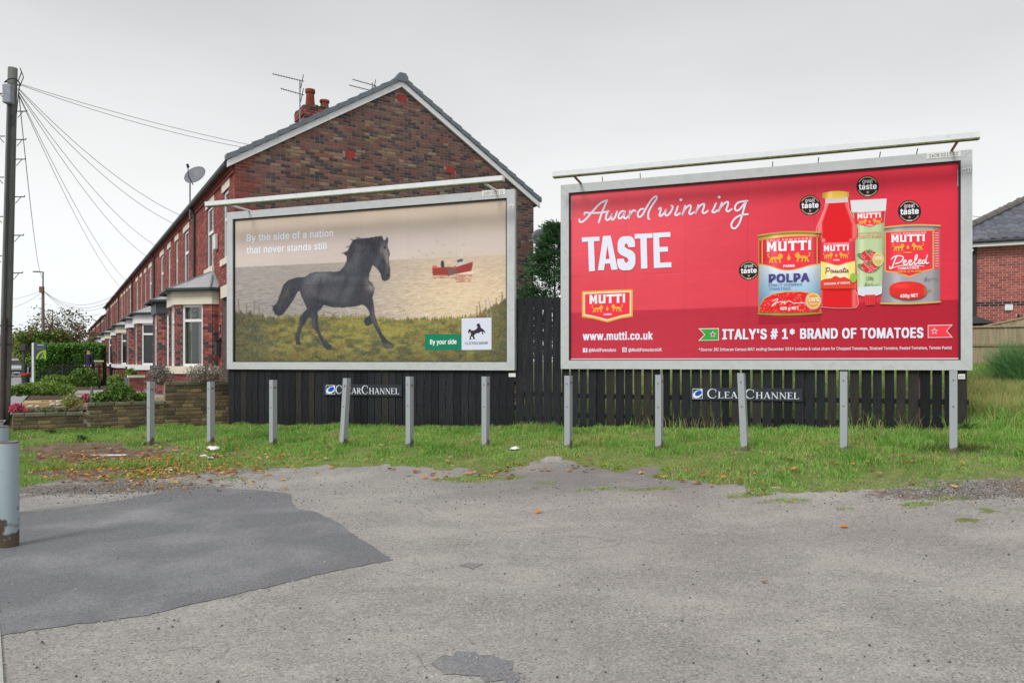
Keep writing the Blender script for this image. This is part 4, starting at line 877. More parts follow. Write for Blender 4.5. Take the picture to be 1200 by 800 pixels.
def billboard(pl, zb, label, trough_off, trough_z, arms, bolts):
    zt = zb + 3.048; w = pl.w
    base = gz(pl.o.x + pl.d.x * w / 2, pl.o.y + pl.d.y * w / 2)
    t = thing('billboard', label, 'billboard', (pl.o.x, pl.o.y, 0), pl.ang)
    e = .155; y0, y1 = -.05, .05
    # frame: four mitred rails standing proud of the poster
    def rail(poly):
        mb = MB(); n = len(poly)
        mb.prism(poly, y0, y1); return mb.build('frame_rail', steel, t)
    rail([(-e, zb - e), (w + e, zb - e), (w + .002, zb - .002), (-.002, zb - .002)])
    rail([(-.002, zt + .002), (w + .002, zt + .002), (w + e, zt + e), (-e, zt + e)])
    rail([(-e, zb - e + .003), (-.003, zb), (-.003, zt), (-e, zt + e - .003)])
    rail([(w + .003, zb), (w + e, zb - e + .003), (w + e, zt + e - .003), (w + .003, zt)])
    mb = MB(); i = .022
    mb.box((0, -.03, zb), (i, .04, zt)); mb.box((w - i, -.03, zb), (w, .04, zt)); mb.box((i, -.03, zt - i), (w - i, .04, zt)); mb.box((i, -.03, zb), (w - i, .04, zb + .010), (1, 1, 1, 1))
    mb.build('recess_shade', darkgap, t)  # shade of the gap between frame and poster, put in as dark strips
    mb = MB(); mb.box((-e * .9, .052, zb - e * .8), (w + e * .9, .11, zt + e * .8)); mb.build('backing_panel', darkgap, t)
    for k in (.08, .36, .64, .92):
        mb = MB(); x = w * k; gzz = gz(pl.o.x + pl.d.x * x, pl.o.y + pl.d.y * x)
        mb.box((x - .05, .112, gzz - .2), (x + .05, .20, zt)); mb.build('support_post', rust_m, t)
    # lamp trough on arms above
    mb = MB(); d = trough_off
    mb.prism([(-e - .0, trough_z - .03), (w + e, trough_z - .03), (w + e, trough_z + .055), (-e, trough_z + .055)], -d - .055, -d + .06)
    tr = mb.build('lamp_trough', trough_m, t)
    mb = MB(); mb.box((-e + .004, -d - .052, trough_z - .050), (w + e - .004, -d + .05, trough_z - .031)); mb.build('algae_edge', moss_m, tr)
    for x in arms:
        mb = MB(); mb.tube([(x, -d + .02, trough_z - .04), (x, -.01, zt + e + .004), (x, .03, zt + e - .05)], .022, 6); mb.build('arm', rust_m if trough_off < .6 else trough_m, t)
    for x in bolts:
        mb = MB(); mb.tube([(x, -.0, zt + e - .01), (x + .01, -.09, zt + e + .075)], .008, 5); mb.build('bracket_pin', rust_m, t)
    return t
left = billboard(PL, EYE, 'billboard with a black horse trotting by the sea, in front of the brick gable', .65, 4.845, (.42, PL.w - .22), ())
post_l = poster_raster(PL, EYE + .010, EYE + 3.048 - .02, 620, 300, paint_horse, 'poster', left, -.0)
right = billboard(PR_, 1.63, 'billboard with a red poster of tomato tins, a bottle and a tube', .5, 4.905, (.22, PR_.w - .12), (.62, 1.3, 3.5, 4.2, 5.1, 5.62))
post_r = poster_raster(PR_, 1.63 + .010, 1.63 + 3.048 - .02, 300, 150, paint_red, 'poster', right, -.0)
mb = MB(); mb.box((.022, -.006, 1.642), (PR_.w - .022, -.001, 1.662), K(225, 200, 205)); mb.build('paper_margin', ink, post_r)
mb = MB(); mb.box((.025, -.006, 4.2), (.034, -.001, 4.62), K(190, 190, 205)); mb.box((PR_.w - .034, -.006, 4.30), (PR_.w - .024, -.001, 4.55), K(190, 190, 215)); mb.build('torn_edge', ink, post_r)
number_plate(left, PL, 566, 227.6, 593, 225.4, 6.5, '1600 3215 01', -.051)
number_plate(left, PL, 597.5, 243, 604, 242.6, 5, '451', -.051)
number_plate(right, PR_, 1085, 184.2, 1125, 180.9, 6.5, '1608 0215 02', -.051)
number_plate(right, PR_, 1127, 201, 1137, 200.2, 5.5, '451', -.051)

# --- lettering on the horse poster
pr = Print(PL); wt = K(235, 240, 255)
pr.text('By the side of a nation', 289, 283.0, 390.5, 277.0, 8.2, wt, .014)
pr.text('that never stands still', 289, 297.5, 383.5, 291.8, 8.2, wt, .014)
pr.build('slogan_lettering', ink, post_l)
pr = Print(PL)
pr.poly([(498, 391.5), (541, 391.5), (541, 409.7), (498, 410.2)], K(26, 128, 96))
pr.poly([(541, 373), (576, 372), (576, 409.5), (541, 410)], K(214, 220, 236))
pr.text('By your side', 504, 403.3, 535, 402.9, 5.6, K(250, 252, 255), .018)
pr.text('LLOYDS BANK', 545.3, 403.6, 572, 403.2, 3.1, K(70, 90, 92), .012)
EM = cr([(455, 605), (465, 602), (470, 612), (490, 612), (508, 600), (513, 585), (505, 580), (510, 570), (522, 562), (530, 575), (535, 595), (552, 605), (562, 618), (566, 628), (558, 626), (551, 617), (548, 622), (552, 640), (545, 638), (541, 622), (533, 618), (525, 628), (500, 632), (488, 645), (496, 670), (484, 670), (478, 650), (468, 655), (470, 674), (460, 673), (461, 655), (469, 640), (465, 622), (458, 622), (455, 635), (449, 625), (452, 610)], 470, 280, 5.714)
pr.poly(EM, K(58, 50, 58))
pr.build('bank_logo', ink, post_l)

# --- the red poster
white = K(228, 232, 248); pr = Print(PR_)
c5 = lambda pts: [(660 + x / 5, 210 + y / 5) for x, y in pts]
for st in ([(95, 236), (97, 248), (112, 250), (140, 226), (180, 180), (220, 140), (258, 124)], [(258, 124), (242, 160), (224, 205), (208, 253)], [(124, 208), (128, 196), (150, 198), (200, 198), (240, 194), (266, 188)],
           [(262, 186), (255, 205), (250, 228), (256, 240), (270, 234), (284, 210), (286, 202), (282, 222), (288, 238), (302, 226), (316, 190)],
           [(364, 190), (344, 188), (328, 206), (324, 226), (336, 230), (352, 214), (362, 192), (356, 216), (360, 230), (374, 226), (388, 210)],
           [(392, 186), (390, 210), (384, 232), (392, 208), (406, 188), (418, 182), (424, 190)],
           [(476, 176), (456, 176), (440, 194), (438, 216), (450, 222), (468, 204), (492, 160), (520, 118), (544, 100), (547, 116), (524, 150), (502, 190), (498, 226), (506, 234)],
           [(560, 176), (572, 168), (570, 190), (564, 210), (574, 216), (594, 196), (602, 176), (598, 200), (604, 214), (620, 206), (638, 178), (642, 160), (634, 156)],
           [(672, 160), (664, 186), (656, 206), (666, 212), (684, 200)], [(716, 156), (706, 186), (696, 212), (712, 180), (730, 160), (746, 153), (746, 174), (738, 198), (748, 206), (766, 194)],
           [(792, 152), (784, 180), (774, 204), (790, 172), (808, 152), (826, 146), (824, 168), (816, 192), (828, 200), (848, 186)], [(896, 142), (884, 170), (874, 190), (886, 196), (904, 182)],
           [(930, 138), (920, 166), (908, 192), (926, 162), (948, 140), (966, 134), (964, 156), (956, 180), (966, 190), (988, 176)],
           [(1080, 128), (1060, 130), (1026, 138), (1008, 160), (1010, 182), (1026, 184), (1048, 162), (1072, 132), (1060, 170), (1046, 220), (1030, 262), (1008, 288), (990, 284), (986, 264), (1004, 234), (1040, 212), (1082, 206)]):
    pr.stroke(c5(st), 2.1, white, 4)
for d in ((690, 122), (914, 106)): pr.ellipse(660 + d[0] / 5, 210 + d[1] / 5, 1.7, 1.5, white)
pr.up()
for lt in ([(110, 342), (213, 337), (214, 362), (181, 364), (187, 537), (152, 541), (146, 366), (111, 369)], [(347, 0)][:0],
           [(419, 322), (524, 317), (525, 344), (490, 346), (494, 523), (457, 525), (453, 348), (420, 350)], [(528, 316), (628, 310), (630, 338), (563, 342), (565, 398), (614, 396), (615, 424), (566, 427), (569, 490), (634, 486), (635, 516), (532, 521)],
           [(204, 534), (234, 334), (279, 331), (320, 529), (283, 532), (276, 494), (245, 496), (240, 533)]):
    if lt: pr.poly(c5(lt), white, False)
pr.up(); pr.poly(c5([(249, 468), (272, 467), (260, 388)]), K(226, 70, 86))
pr.text('S', 723.4, 316.6, 744.9, 315.8, 39.0, white, .055)
pr.build('slogan_lettering', ink, post_r)
pr = Print(PR_)
pr.text('www.mutti.co.uk', 683, 398.6, 765, 397.8, 9.6, white, .035)
pr.text('@MuttiPomodoro', 690, 412, 722, 411.8, 3.8, white, .018); pr.text('@MuttiPomodoroUK', 736.5, 411.8, 775.5, 411.5, 3.8, white, .018)
pr.poly([(683.2, 407.8), (688.4, 407.8), (688.4, 412.8), (683.2, 412.8)], white); pr.text('f', 685.2, 412.3, 687.2, 412.3, 4, K(190, 40, 60), .03)
red0 = K(193, 50, 70)
pr.poly([(729.4, 407), (734.6, 407), (734.6, 412.4), (729.4, 412.4)], white); pr.poly([(730.3, 407.9), (733.7, 407.9), (733.7, 411.5), (730.3, 411.5)], red0); pr.ellipse(732, 409.7, 1.3, 1.4, white); pr.ellipse(732, 409.7, .7, .8, red0)
pr.text("ITALY'S # 1* BRAND OF TOMATOES", 846.5, 397.8, 1082, 395.8, 12.2, white, .04)
pr.text('*Source: IRI Infoscan Census MAT ending December 2019 (volume & value share for Chopped Tomatoes, Strained Tomatoe, Peeled Tomatoes, Tomato Paste)', 819, 411.3, 1115, 409.0, 3.5, white, .012)
pr.poly([(818.5, 384.8), (842.5, 384.4), (842.5, 398.8), (818.5, 399.2), (825.5, 392)], K(220, 226, 220)); pr.poly([(820.6, 385.7), (841.7, 385.3), (841.7, 398), (820.6, 398.4), (826.6, 392)], K(70, 160, 70))
pr.star(835.5, 391.6, 4, white); pr.star(835.5, 391.7, 2.6, K(170, 40, 50))
pr.poly([(1087, 380.8), (1116.5, 380.2), (1109.8, 387.7), (1116.5, 395.5), (1087, 396)], K(232, 200, 210)); pr.poly([(1087.9, 381.7), (1114.6, 381.1), (1108.6, 387.7), (1114.6, 394.7), (1087.9, 395.1)], K(240, 66, 80))
pr.star(1094.8, 388, 4.3, white); pr.star(1094.8, 388.1, 2.9, K(236, 60, 76))
pr.build('bottom_lettering', ink, post_r)
gold, red, wht = K(232, 172, 70), K(240, 58, 78), K(245, 244, 250)
pr = Print(PR_); brand_plate(pr, 682, 341.2, 741.5, 371.5, -2.4, gold, red, wht, 10.2); pr.build('brand_logo', ink, post_r)
# award roundels
for cx, cy, r in ((877.5, 317, 11.6), (949.3, 240.6, 12.4), (1016.8, 218.6, 13.2), (1065.8, 247.6, 13.6)):
    pr = Print(PR_); blk = K(38, 38, 48); g2 = K(196, 168, 112)
    pr.ellipse(cx, cy, r, r * .96, blk, 36); pr.ring(cx, cy, r * .86, r * .07, g2, 205, 335, ry=r * .83); pr.ring(cx, cy, r * .86, r * .07, g2, 25, 155, ry=r * .83)
    pr.text('great', cx - r * .46, cy - r * .28, cx + r * .44, cy - r * .33, r * .36, wht, .0); pr.text('taste', cx - r * .80, cy + r * .30, cx + r * .80, cy + r * .22, r * .52, wht, .03)
    pr.star(cx, cy + r * .52, r * .15, g2); pr.text('2019', cx - r * .2, cy + r * .88, cx + r * .2, cy + r * .87, r * .13, wht, .02)
    pr.build('award_roundel', ink, post_r)
# chopped tomato tin
def cyl(base, x0, x1, hl=.28, amt=.35, dk=.45):
    def f(p):
        t = (p[0] - x0) / (x1 - x0); k = 1 - dk * max(0, (abs(t - .5) - .26)) / .24; g = amt * .42 * math.exp(-((t - hl) / .07) ** 2) + amt * .2 * math.exp(-((t - .86) / .035) ** 2)
        return tuple(min(.95, c * k + g) for c in base[:3]) + (1,)
    return f
def arc(x0, x1, y0, y1, bow, n=12): return [(x0 + (x1 - x0) * i / n, y0 + (y1 - y0) * i / n + bow * math.sin(math.pi * i / n)) for i in range(n + 1)]
pr = Print(PR_)
X0, X1 = 888.5, 962.5
body = arc(X0, X1, 276, 272.5, -2.6) + arc(X1, X0, 367.5, 369, 1.6)
pr.poly([(p[0], p[1]) for p in arc(889, 962, 371, 369, 2.5) + arc(962, 889, 376, 380, 1)], K(168, 34, 54))
pr.shaded(body, cyl(K(222, 182, 92), X0, X1), 3)
lab = arc(X0 + 1.2, X1 - 1, 282, 277.5, -2.4) + arc(X1 - 1, X0 + 1.2, 364, 365.5, 1.4)
def polpa_bg(p):
    t = min(1, max(0, (p[1] - 312) / 40)); a = [225 - 95 * t, 233 - 50 * t, 242 - 18 * t]; k = K(*a)
    return cyl(k, X0, X1, .28, .1)(p)
pr.shaded(lab, polpa_bg, 2.5)
pr.shaded([(X0 + 1.2, 282)] + arc(X0 + 1.2, X1 - 1, 282, 277.5, -2.4)[1:] + [(X1 - 1, 309)] + [(948, 311), (936, 314.5), (925, 316.5), (914, 315.5), (902, 311.5)] + [(X0 + 1.2, 309.5)], cyl(red, X0, X1, .25, .15), 2.5)
pr.stroke([(X0 + 1.2, 309.5), (902, 311.6), (914, 315.6), (925, 316.6), (936, 314.6), (948, 311.2), (X1 - 1, 309)], 1.0, gold)
for ly in (296, 300, 304): pr.stroke([(891.5, ly), (898, ly - .4)], .6, K(205, 38, 58), 0); pr.stroke([(954, ly - 2), (961, ly - 2.5)], .6, K(205, 38, 58), 0)
pr.stroke([(893.2, 282), (893.2, 309)], 1.2, gold, 0); pr.stroke([(957.5, 278.5), (957.5, 309)], 1.0, gold, 0)
pr.text('SOLO POMODORO', 898.5, 283.3, 951, 280.3, 2.2, wht, .01, 0, 1.4)
mutti(pr, 898, 295.2, 951.3, 292.6, 11.4, wht)
lion(pr, 909.5, 302.8, 16, gold, 1); lion(pr, 939.5, 301.4, 16, gold, -1); pr.ellipse(924.5, 302.5, 2, 3, gold); pr.stroke([(924.5, 297), (924.5, 301)], .8, gold, 0)
pr.text('PARMA', 918, 313.6, 931.5, 313, 3.2, wht, .02)
pr.text('POLPA', 900.8, 331.3, 948.6, 329.8, 10.0, K(84, 74, 140), .05)
pr.text('FINELY CHOPPED', 900.8, 335.6, 940, 334.6, 2.9, K(104, 120, 160), .008); pr.text('TOMATOES', 900.8, 340, 926, 339.3, 2.9, K(104, 120, 160), .008)
pulp = [(890, 365), (891, 358), (896, 350), (906, 345), (920, 342.6), (938, 342.2), (952, 344), (961, 349), (961.2, 364)] + arc(961.2, 890, 364.6, 365.6, 1.2)
pr.poly([(p[0], p[1] - 1.1) for p in pulp], gold)
rnd = random.Random(4)
pr.shaded(pulp, lambda p: jit(K(226, 44, 44) if rnd.random() > .12 else K(246, 120, 110), .2), 1.7)
pr.stroke([(905, 353), (908, 351.2), (912, 350.5), (907, 356), (904, 359), (911, 354.5), (918, 353.5), (915, 356.5), (920, 353), (919, 356.5), (924, 352.5), (930, 355), (940, 354.8), (945, 356)], .7, wht, 3)
pr.text('400 g NET', 914, 363.2, 936, 362.6, 3.6, wht, .025)
pr.ellipse(953, 352.5, 9.6, 10.4, K(120, 150, 180)); pr.ellipse(953, 352.5, 9.0, 9.8, K(232, 190, 130)); pr.ellipse(953, 352.5, 6.6, 7.4, K(226, 158, 60)); pr.text('100%', 947.3, 353.2, 959.5, 352.8, 4.4, wht, .02); pr.text('Italian', 948.5, 357, 957.5, 356.8, 2.2, wht)
pr.stroke(arc(X0, X1, 276.4, 272.9, -2.6), 1.8, K(190, 160, 90), 0); pr.stroke(arc(X0, X1, 367.6, 366.4, 1.6), 1.6, K(170, 140, 70), 0)
pr.build('tomato_tin_print', ink, post_r)
# passata bottle
pr = Print(PR_); X0, X1 = 956.5, 1005
bot = [(967.5, 238), (967, 244), (962, 256), (957.6, 266), (956.6, 272), (958, 279), (961.5, 282), (962, 338), (961, 341), (960.5, 345), (961.5, 352), (961, 359), (1003, 360), (1005.4, 356), (1004.5, 346), (1001.5, 340), (1001.8, 282), (1004.6, 278), (1005, 270), (1003, 262), (998, 252), (994, 244), (993.5, 237)]
pr.poly([(p[0] + (-.9 if p[0] < 981 else .9), p[1]) for p in bot], K(244, 150, 150)); 
def glassy(p):
    # the printed bottle: pale reflections along both flanks, a vivid middle
    w_ = 1.0 if 262 < p[1] < 280 or p[1] > 338 else .8; t = abs(p[0] - 981) / (24 * w_)
    if p[1] < 262: t = abs(p[0] - 980.5) / (13.5 + (p[1] - 240) * .48 if p[1] > 240 else 13.5)
    c = np.array(K(222, 34, 42)[:3]); hi = np.array(K(246, 140, 140)[:3]); k = float(sstep(.68, .80, t) * (1 - .65 * sstep(.86, .97, t))) * (.85 if p[0] < 981 else .55)
    return tuple(c * (1 - k) + hi * k) + (1,)
pr.shaded(bot, glassy, 1.5)
pr.stroke([(968, 240), (964, 254), (959.5, 266), (958.5, 273), (960, 279)], 1.0, K(238, 130, 135), 4); pr.stroke([(1000.5, 258), (1003, 268), (1003, 275), (1001, 280)], 1.2, K(232, 110, 116), 4)
pr.poly([(967, 232), (993.6, 230.6), (994, 237), (967.4, 238.6)], K(216, 200, 204))
pr.shaded(arc(963.5, 995, 226.6, 225.2, -2.0) + arc(995, 963.5, 230.6, 232.2, 1.2), cyl(K(238, 196, 84), 963, 996, .3, .3), 2)
pr.shaded([(961.5, 284), (1001.8, 283), (1002, 306), (992, 308), (982, 311), (971, 308.4), (961.8, 306.6)], cyl(red, X0, X1, .3, .1), 2.5)
pr.shaded([(961.8, 306.6), (971, 308.4), (982, 311), (992, 308), (1002, 306), (1002, 330), (961.8, 330)], lambda p: K(236, 226, 130) if abs(p[0] - 981) > 12 else K(240, 234, 196), 2.5)
pr.stroke([(961.8, 306.4), (971, 308.4), (982, 311), (992, 308), (1002, 306)], .8, gold, 3)
pr.shaded([(961.8, 329), (966, 327), (974, 326), (979, 323), (984, 325.5), (990, 324.5), (996, 327.5), (1002, 329), (1001.8, 338), (961.9, 338.5)], lambda p: K(226, 70, 50), 2)
mutti(pr, 965, 294.6, 995, 293.4, 7, wht); lion(pr, 971, 299.6, 10, gold, 1); lion(pr, 988.5, 299, 10, gold, -1); pr.ellipse(980, 299.6, 1.3, 2, gold); pr.text('PARMA', 976.5, 305.8, 984, 305.5, 1.8, wht, .02); pr.text('SOLO POMODORO', 965.5, 286.8, 995, 285.9, 1.4, wht, .01, 0, 1.3)
c6 = lambda pts: [(880 + x / 5, 220 + y / 5) for x, y in pts]
pbrown = K(140, 50, 60)
for st in ([(446, 474), (440, 490), (436, 502)], [(436, 474), (452, 468), (464, 474), (458, 486), (444, 490)], [(480, 484), (470, 484), (468, 496), (478, 494), (482, 484), (484, 497), (492, 488)], [(498, 482), (492, 488), (500, 494), (494, 498), (504, 492), (510, 482), (506, 490), (514, 494), (508, 498)], [(530, 482), (520, 484), (520, 496), (530, 492), (532, 482), (534, 496), (542, 488)], [(548, 466), (542, 488), (546, 496), (552, 490)], [(538, 477), (556, 475)], [(566, 482), (556, 484), (556, 496), (564, 492), (568, 482), (570, 495)]):
    pr.stroke(c6(st), .75, pbrown, 3)
pr.text('Vellutata di Velluto', 965.5, 334.2, 996, 332.6, 3.0, wht, .01, .3)
pr.ellipse(1000, 325.5, 4.0, 5.6, K(150, 190, 80)); pr.stroke(arc(962, 1002, 338.6, 338.2, .8), .6, K(160, 20, 30), 0); pr.stroke(arc(961, 1003, 359.6, 360.6, 1.0), 1.0, K(220, 130, 135), 0)
pr.build('passata_bottle_print', ink, post_r)
# tube of puree
pr = Print(PR_)
tube_ = [(996.5, 234.8), (1039, 232.8), (1036.5, 262), (1033.3, 344), (1005.2, 345.2), (1001, 262)]
pr.shaded(tube_, cyl(K(186, 208, 160), 998, 1038, .3, .25), 2.5)
pr.shaded([(996.5, 234.8), (1039, 232.8), (1038, 247), (998, 248.8)], lambda p: K(222, 224, 230), 3)
pr.shaded([(1001, 249.4), (1036.8, 247.4), (1035.6, 261), (1028, 263), (1019, 266.4), (1009, 264), (1001.6, 262)], cyl(red, 998, 1038, .3, .1), 2.5)
mutti(pr, 1004.5, 256.2, 1032.5, 254.8, 5.6, wht); lion(pr, 1011, 260, 9.5, gold, 1); lion(pr, 1027.5, 259.3, 9.5, gold, -1); pr.ellipse(1019, 260, 1.1, 1.8, gold); pr.text('PARMA', 1015.5, 264.9, 1022.5, 264.6, 1.7, wht, .02); pr.text('SOLO POMODORO', 1005, 250.3, 1032, 249.2, 1.3, wht, .01, 0, 1.3)
orng = K(226, 110, 90)
pr.text('DOUBLE CONCENTRATE', 1003.8, 275, 1033.5, 273.8, 2.4, orng, .0); pr.text('TOMATO PUREE', 1003.8, 280, 1033.5, 278.8, 3.8, orng, .0)
for cx, cy in ((1018, 300), (1018.5, 312.5)):
    pr.ellipse(cx - 7, cy + 1, 7, 3.4, K(90, 150, 80), rot=.5); pr.ellipse(cx + 7, cy + 2, 7, 3.0, K(96, 156, 84), rot=-.6)
for cx, cy in ((1018, 300), (1018.5, 312.5)):
    pr.shaded([(cx + 9.6 * math.cos(t), cy + 7.0 * math.sin(t)) for t in np.linspace(0, 2 * math.pi, 19)[:-1]], lambda p: K(214, 50, 66) if (p[0] * 3.1 + p[1] * 5.7) % 7 > 1.6 else K(240, 170, 170), 1.6)
    pr.star(cx, cy - 4.6, 4.4, K(90, 140, 70), rot=-70)
pr.ellipse(1029, 304, 6.8, 8, K(222, 206, 150)); pr.ellipse(1029, 304, 5.4, 6.6, K(214, 190, 110)); pr.text('100%', 1024.8, 304.6, 1033, 304.2, 3.6, wht, .02)
pr.text('130g', 1015, 328, 1023, 327.6, 3.6, K(120, 110, 90), .02)
pr.stroke([(1013, 334), (1016, 331), (1013, 336), (1018, 332.6), (1018, 335), (1022, 332), (1022, 334.6), (1030, 333)], .45, K(100, 110, 100), 3)
pr.poly([(1005, 336.5), (1033.6, 335.2), (1033.3, 344), (1027, 346.5), (1012, 347.4), (1005.2, 345.2)], K(214, 222, 232))
pr.poly([(1012.8, 345.6), (1025.8, 345.2), (1025, 357.4), (1014, 358)], K(218, 62, 66)); 
for k in range(4): pr.stroke([(1015.4 + 2.6 * k, 348.4), (1015.6 + 2.4 * k, 357.4)], .5, K(188, 36, 46), 0)
pr.build('puree_tube_print', ink, post_r)
# peeled tomato tin
pr = Print(PR_); X0, X1 = 1030.5, 1101.5
pr.shaded([(1036.4, 267)] + arc(1036.4, X1, 266.6, 264.4, -1.8)[1:] + [(1101.5, 353)] + arc(1101.5, 1031.5, 354, 356, 1.4) + [(1031.8, 354), (1033.6, 344)], cyl(K(168, 164, 172), X0, X1, .3, .25), 2.5)
shield = [(1036.8, 271.4), (1092.5, 269.2), (1094, 269.2), (1094, 315.5), (1082, 318.5), (1066, 325), (1051, 320), (1036.8, 318.4)]
pr.poly(shield, gold); pr.shaded([(1038, 272.4), (1092.8, 270.2), (1092.8, 314.6), (1082, 317), (1066, 323.4), (1051, 318.4), (1038, 317)], cyl(red, X0, X1, .3, .08), 2.5)
pr.shaded([(1095, 269.4), (1100.6, 269.2), (1100.6, 315), (1095, 315.6)], lambda p: K(232, 70, 80), 3)
for k in range(14): pr.stroke([(1096, 273 + k * 3), (1099.6, 272.9 + k * 3)], .5, wht, 0)
pr.text('SOLO POMODORO', 1044, 275.4, 1085, 273.6, 1.9, wht, .01, 0, 1.3); mutti(pr, 1044, 284.2, 1084, 282.8, 8.4, wht)
lion(pr, 1053.5, 290, 12.5, gold, 1); lion(pr, 1074.5, 289.2, 12.5, gold, -1); pr.ellipse(1063.8, 290, 1.5, 2.4, gold); pr.text('PARMA', 1058.6, 297.4, 1068.4, 297, 2.0, gold, .02)
c7 = lambda pts: [(990 + x / 5, 220 + y / 5) for x, y in pts]
for st in ([(302, 404), (290, 430), (276, 470), (264, 474), (262, 462)], [(272, 420), (290, 404), (326, 400), (342, 412), (326, 436), (296, 446)], [(340, 440), (356, 436), (358, 426), (346, 428), (342, 444), (354, 452), (370, 442)], [(372, 440), (386, 436), (390, 426), (378, 426), (374, 442), (384, 452), (400, 442)], [(400, 442), (418, 420), (424, 396), (414, 400), (408, 440), (414, 450), (426, 440)], [(428, 438), (440, 434), (444, 424), (434, 424), (430, 440), (438, 448), (450, 440)], [(470, 426), (456, 428), (452, 444), (464, 444), (474, 422), (484, 392), (474, 430), (478, 444), (490, 440)]):
    pr.stroke(c7(st), 1.3, wht, 3)
pr.stroke(c7([(272, 474), (320, 458), (400, 456), (462, 460)]), .7, wht, 3)
pr.text('TOMATOES', 1052, 316.2, 1076.5, 315, 2.8, wht, .03, 0, 1.1); pr.text('100% ITALIAN', 1051.5, 319.8, 1078.5, 319, 2.6, gold, .02)
tom = [(1042, 340), (1044, 334.5), (1050, 331.4), (1060, 330), (1072, 330.4), (1081, 333.2), (1085.4, 338), (1085.6, 344), (1081, 348.6), (1072, 350.8), (1060, 351.2), (1050, 349), (1044, 345.4)]
pr.shaded(smooth_line(tom, 3, True), lambda p: tuple(np.array(K(222, 52, 48)[:3]) * (1 + .9 * math.exp(-(((p[0] - 1056) / 8) ** 2 + ((p[1] - 335) / 2.2) ** 2)) - .25 * max(0, (p[1] - 343) / 8))) + (1,), 1.8)
pr.stroke([(1082, 337), (1084, 341), (1083, 346)], .9, K(110, 140, 70), 3); pr.stroke([(1084.5, 340.6), (1090.5, 340)], .9, K(110, 140, 70), 0)
pr.text('400g NET', 1054.5, 349, 1075.6, 348, 4.0, wht, .025)
pr.stroke([(1082, 328), (1086, 324.6), (1083, 330), (1088, 327), (1088, 329), (1092, 326), (1098, 327.6)], .5, K(90, 90, 96), 3)
pr.stroke(arc(1036.4, X1, 266.8, 264.8, -1.8), 1.6, K(208, 182, 96), 0); pr.stroke(arc(1031.5, X1, 355.4, 353.6, 1.2), 1.8, K(206, 180, 96), 0)
pr.build('peeled_tomato_tin_print', ink, post_r)
# ------------------------------------------------------------------ terraced houses
WL = 5.2                        # width of one house along the street
ZB = .55                        # foot of the houses
brick_m = material('brick_faces', attr=True, rough=.85, spec=.15, noise=.16, nscale=14, bump=.25, bscale=60)
mortar_m = material('dark_mortar', (.30, .26, .235, 1), rough=.95, noise=.2, nscale=10)
mortar_red = material('red_mortar', (.24, .19, .175, 1), rough=.95, noise=.15, nscale=10)
mortar_pale = material('pale_mortar', (.52, .46, .43, 1), rough=.95, noise=.12, nscale=10)
stone_m = material('cream_painted_stone', (.68, .64, .52, 1), rough=.7, noise=.08, nscale=5)
white_m = material('white_paint', (.74, .75, .76, 1), rough=.5, noise=.04, nscale=6)
upvc_m = material('white_window_frame', (.78, .79, .80, 1), rough=.35)
black_m = material('black_paint', (.045, .047, .055, 1), rough=.5, noise=.1)
gutter_m = material('gutter_plastic', (.035, .05, .05, 1), rough=.45)
slate_m = material('roof_slate', attr=True, rough=.6, noise=.15, nscale=8, bump=.2)
lead_m = material('lead_grey', (.22, .235, .25, 1), rough=.5, noise=.2, nscale=8)
verge_m = material('verge_tile_grey', (.15, .18, .205, 1), rough=.65, noise=.12, nscale=8)
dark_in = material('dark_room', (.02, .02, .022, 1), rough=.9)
curt_m = material('cream_curtain', (.62, .62, .50, 1), rough=.9)
RED = [S(158, 92, 84, .92), S(148, 84, 78, .92), S(166, 100, 90, .92), S(140, 80, 76, .92), S(130, 76, 74, .92)]
DRK = [S(70, 66, 72, .9), S(84, 70, 70, .9), S(100, 72, 66, .9)]
def glass_material(name, tint=(.02, .022, .026, 1), transp=False):
    m = bpy.data.materials.new(name); m.use_nodes = True; nt = m.node_tree; b = nt.nodes['Principled BSDF']
    b.inputs['Base Color'].default_value = tint; b.inputs['Roughness'].default_value = .06; b.inputs['Specular IOR Level'].default_value = .5
    if transp:
        tr = nt.nodes.new('ShaderNodeBsdfTransparent'); tr.inputs[0].default_value = (.85, .88, .88, 1); ms = nt.nodes.new('ShaderNodeMixShader'); gl = nt.nodes.new('ShaderNodeBsdfGlossy'); gl.inputs['Roughness'].default_value = .03
        fr = nt.nodes.new('ShaderNodeFresnel'); fr.inputs[0].default_value = 1.5
        nt.links.new(fr.outputs[0], ms.inputs[0]); nt.links.new(tr.outputs[0], ms.inputs[1]); nt.links.new(gl.outputs[0], ms.inputs[2]); nt.links.new(ms.outputs[0], nt.nodes['Material Output'].inputs[0])
    return m
glass_m = glass_material('window_glass'); clear_m = glass_material('clear_window_glass', transp=True)

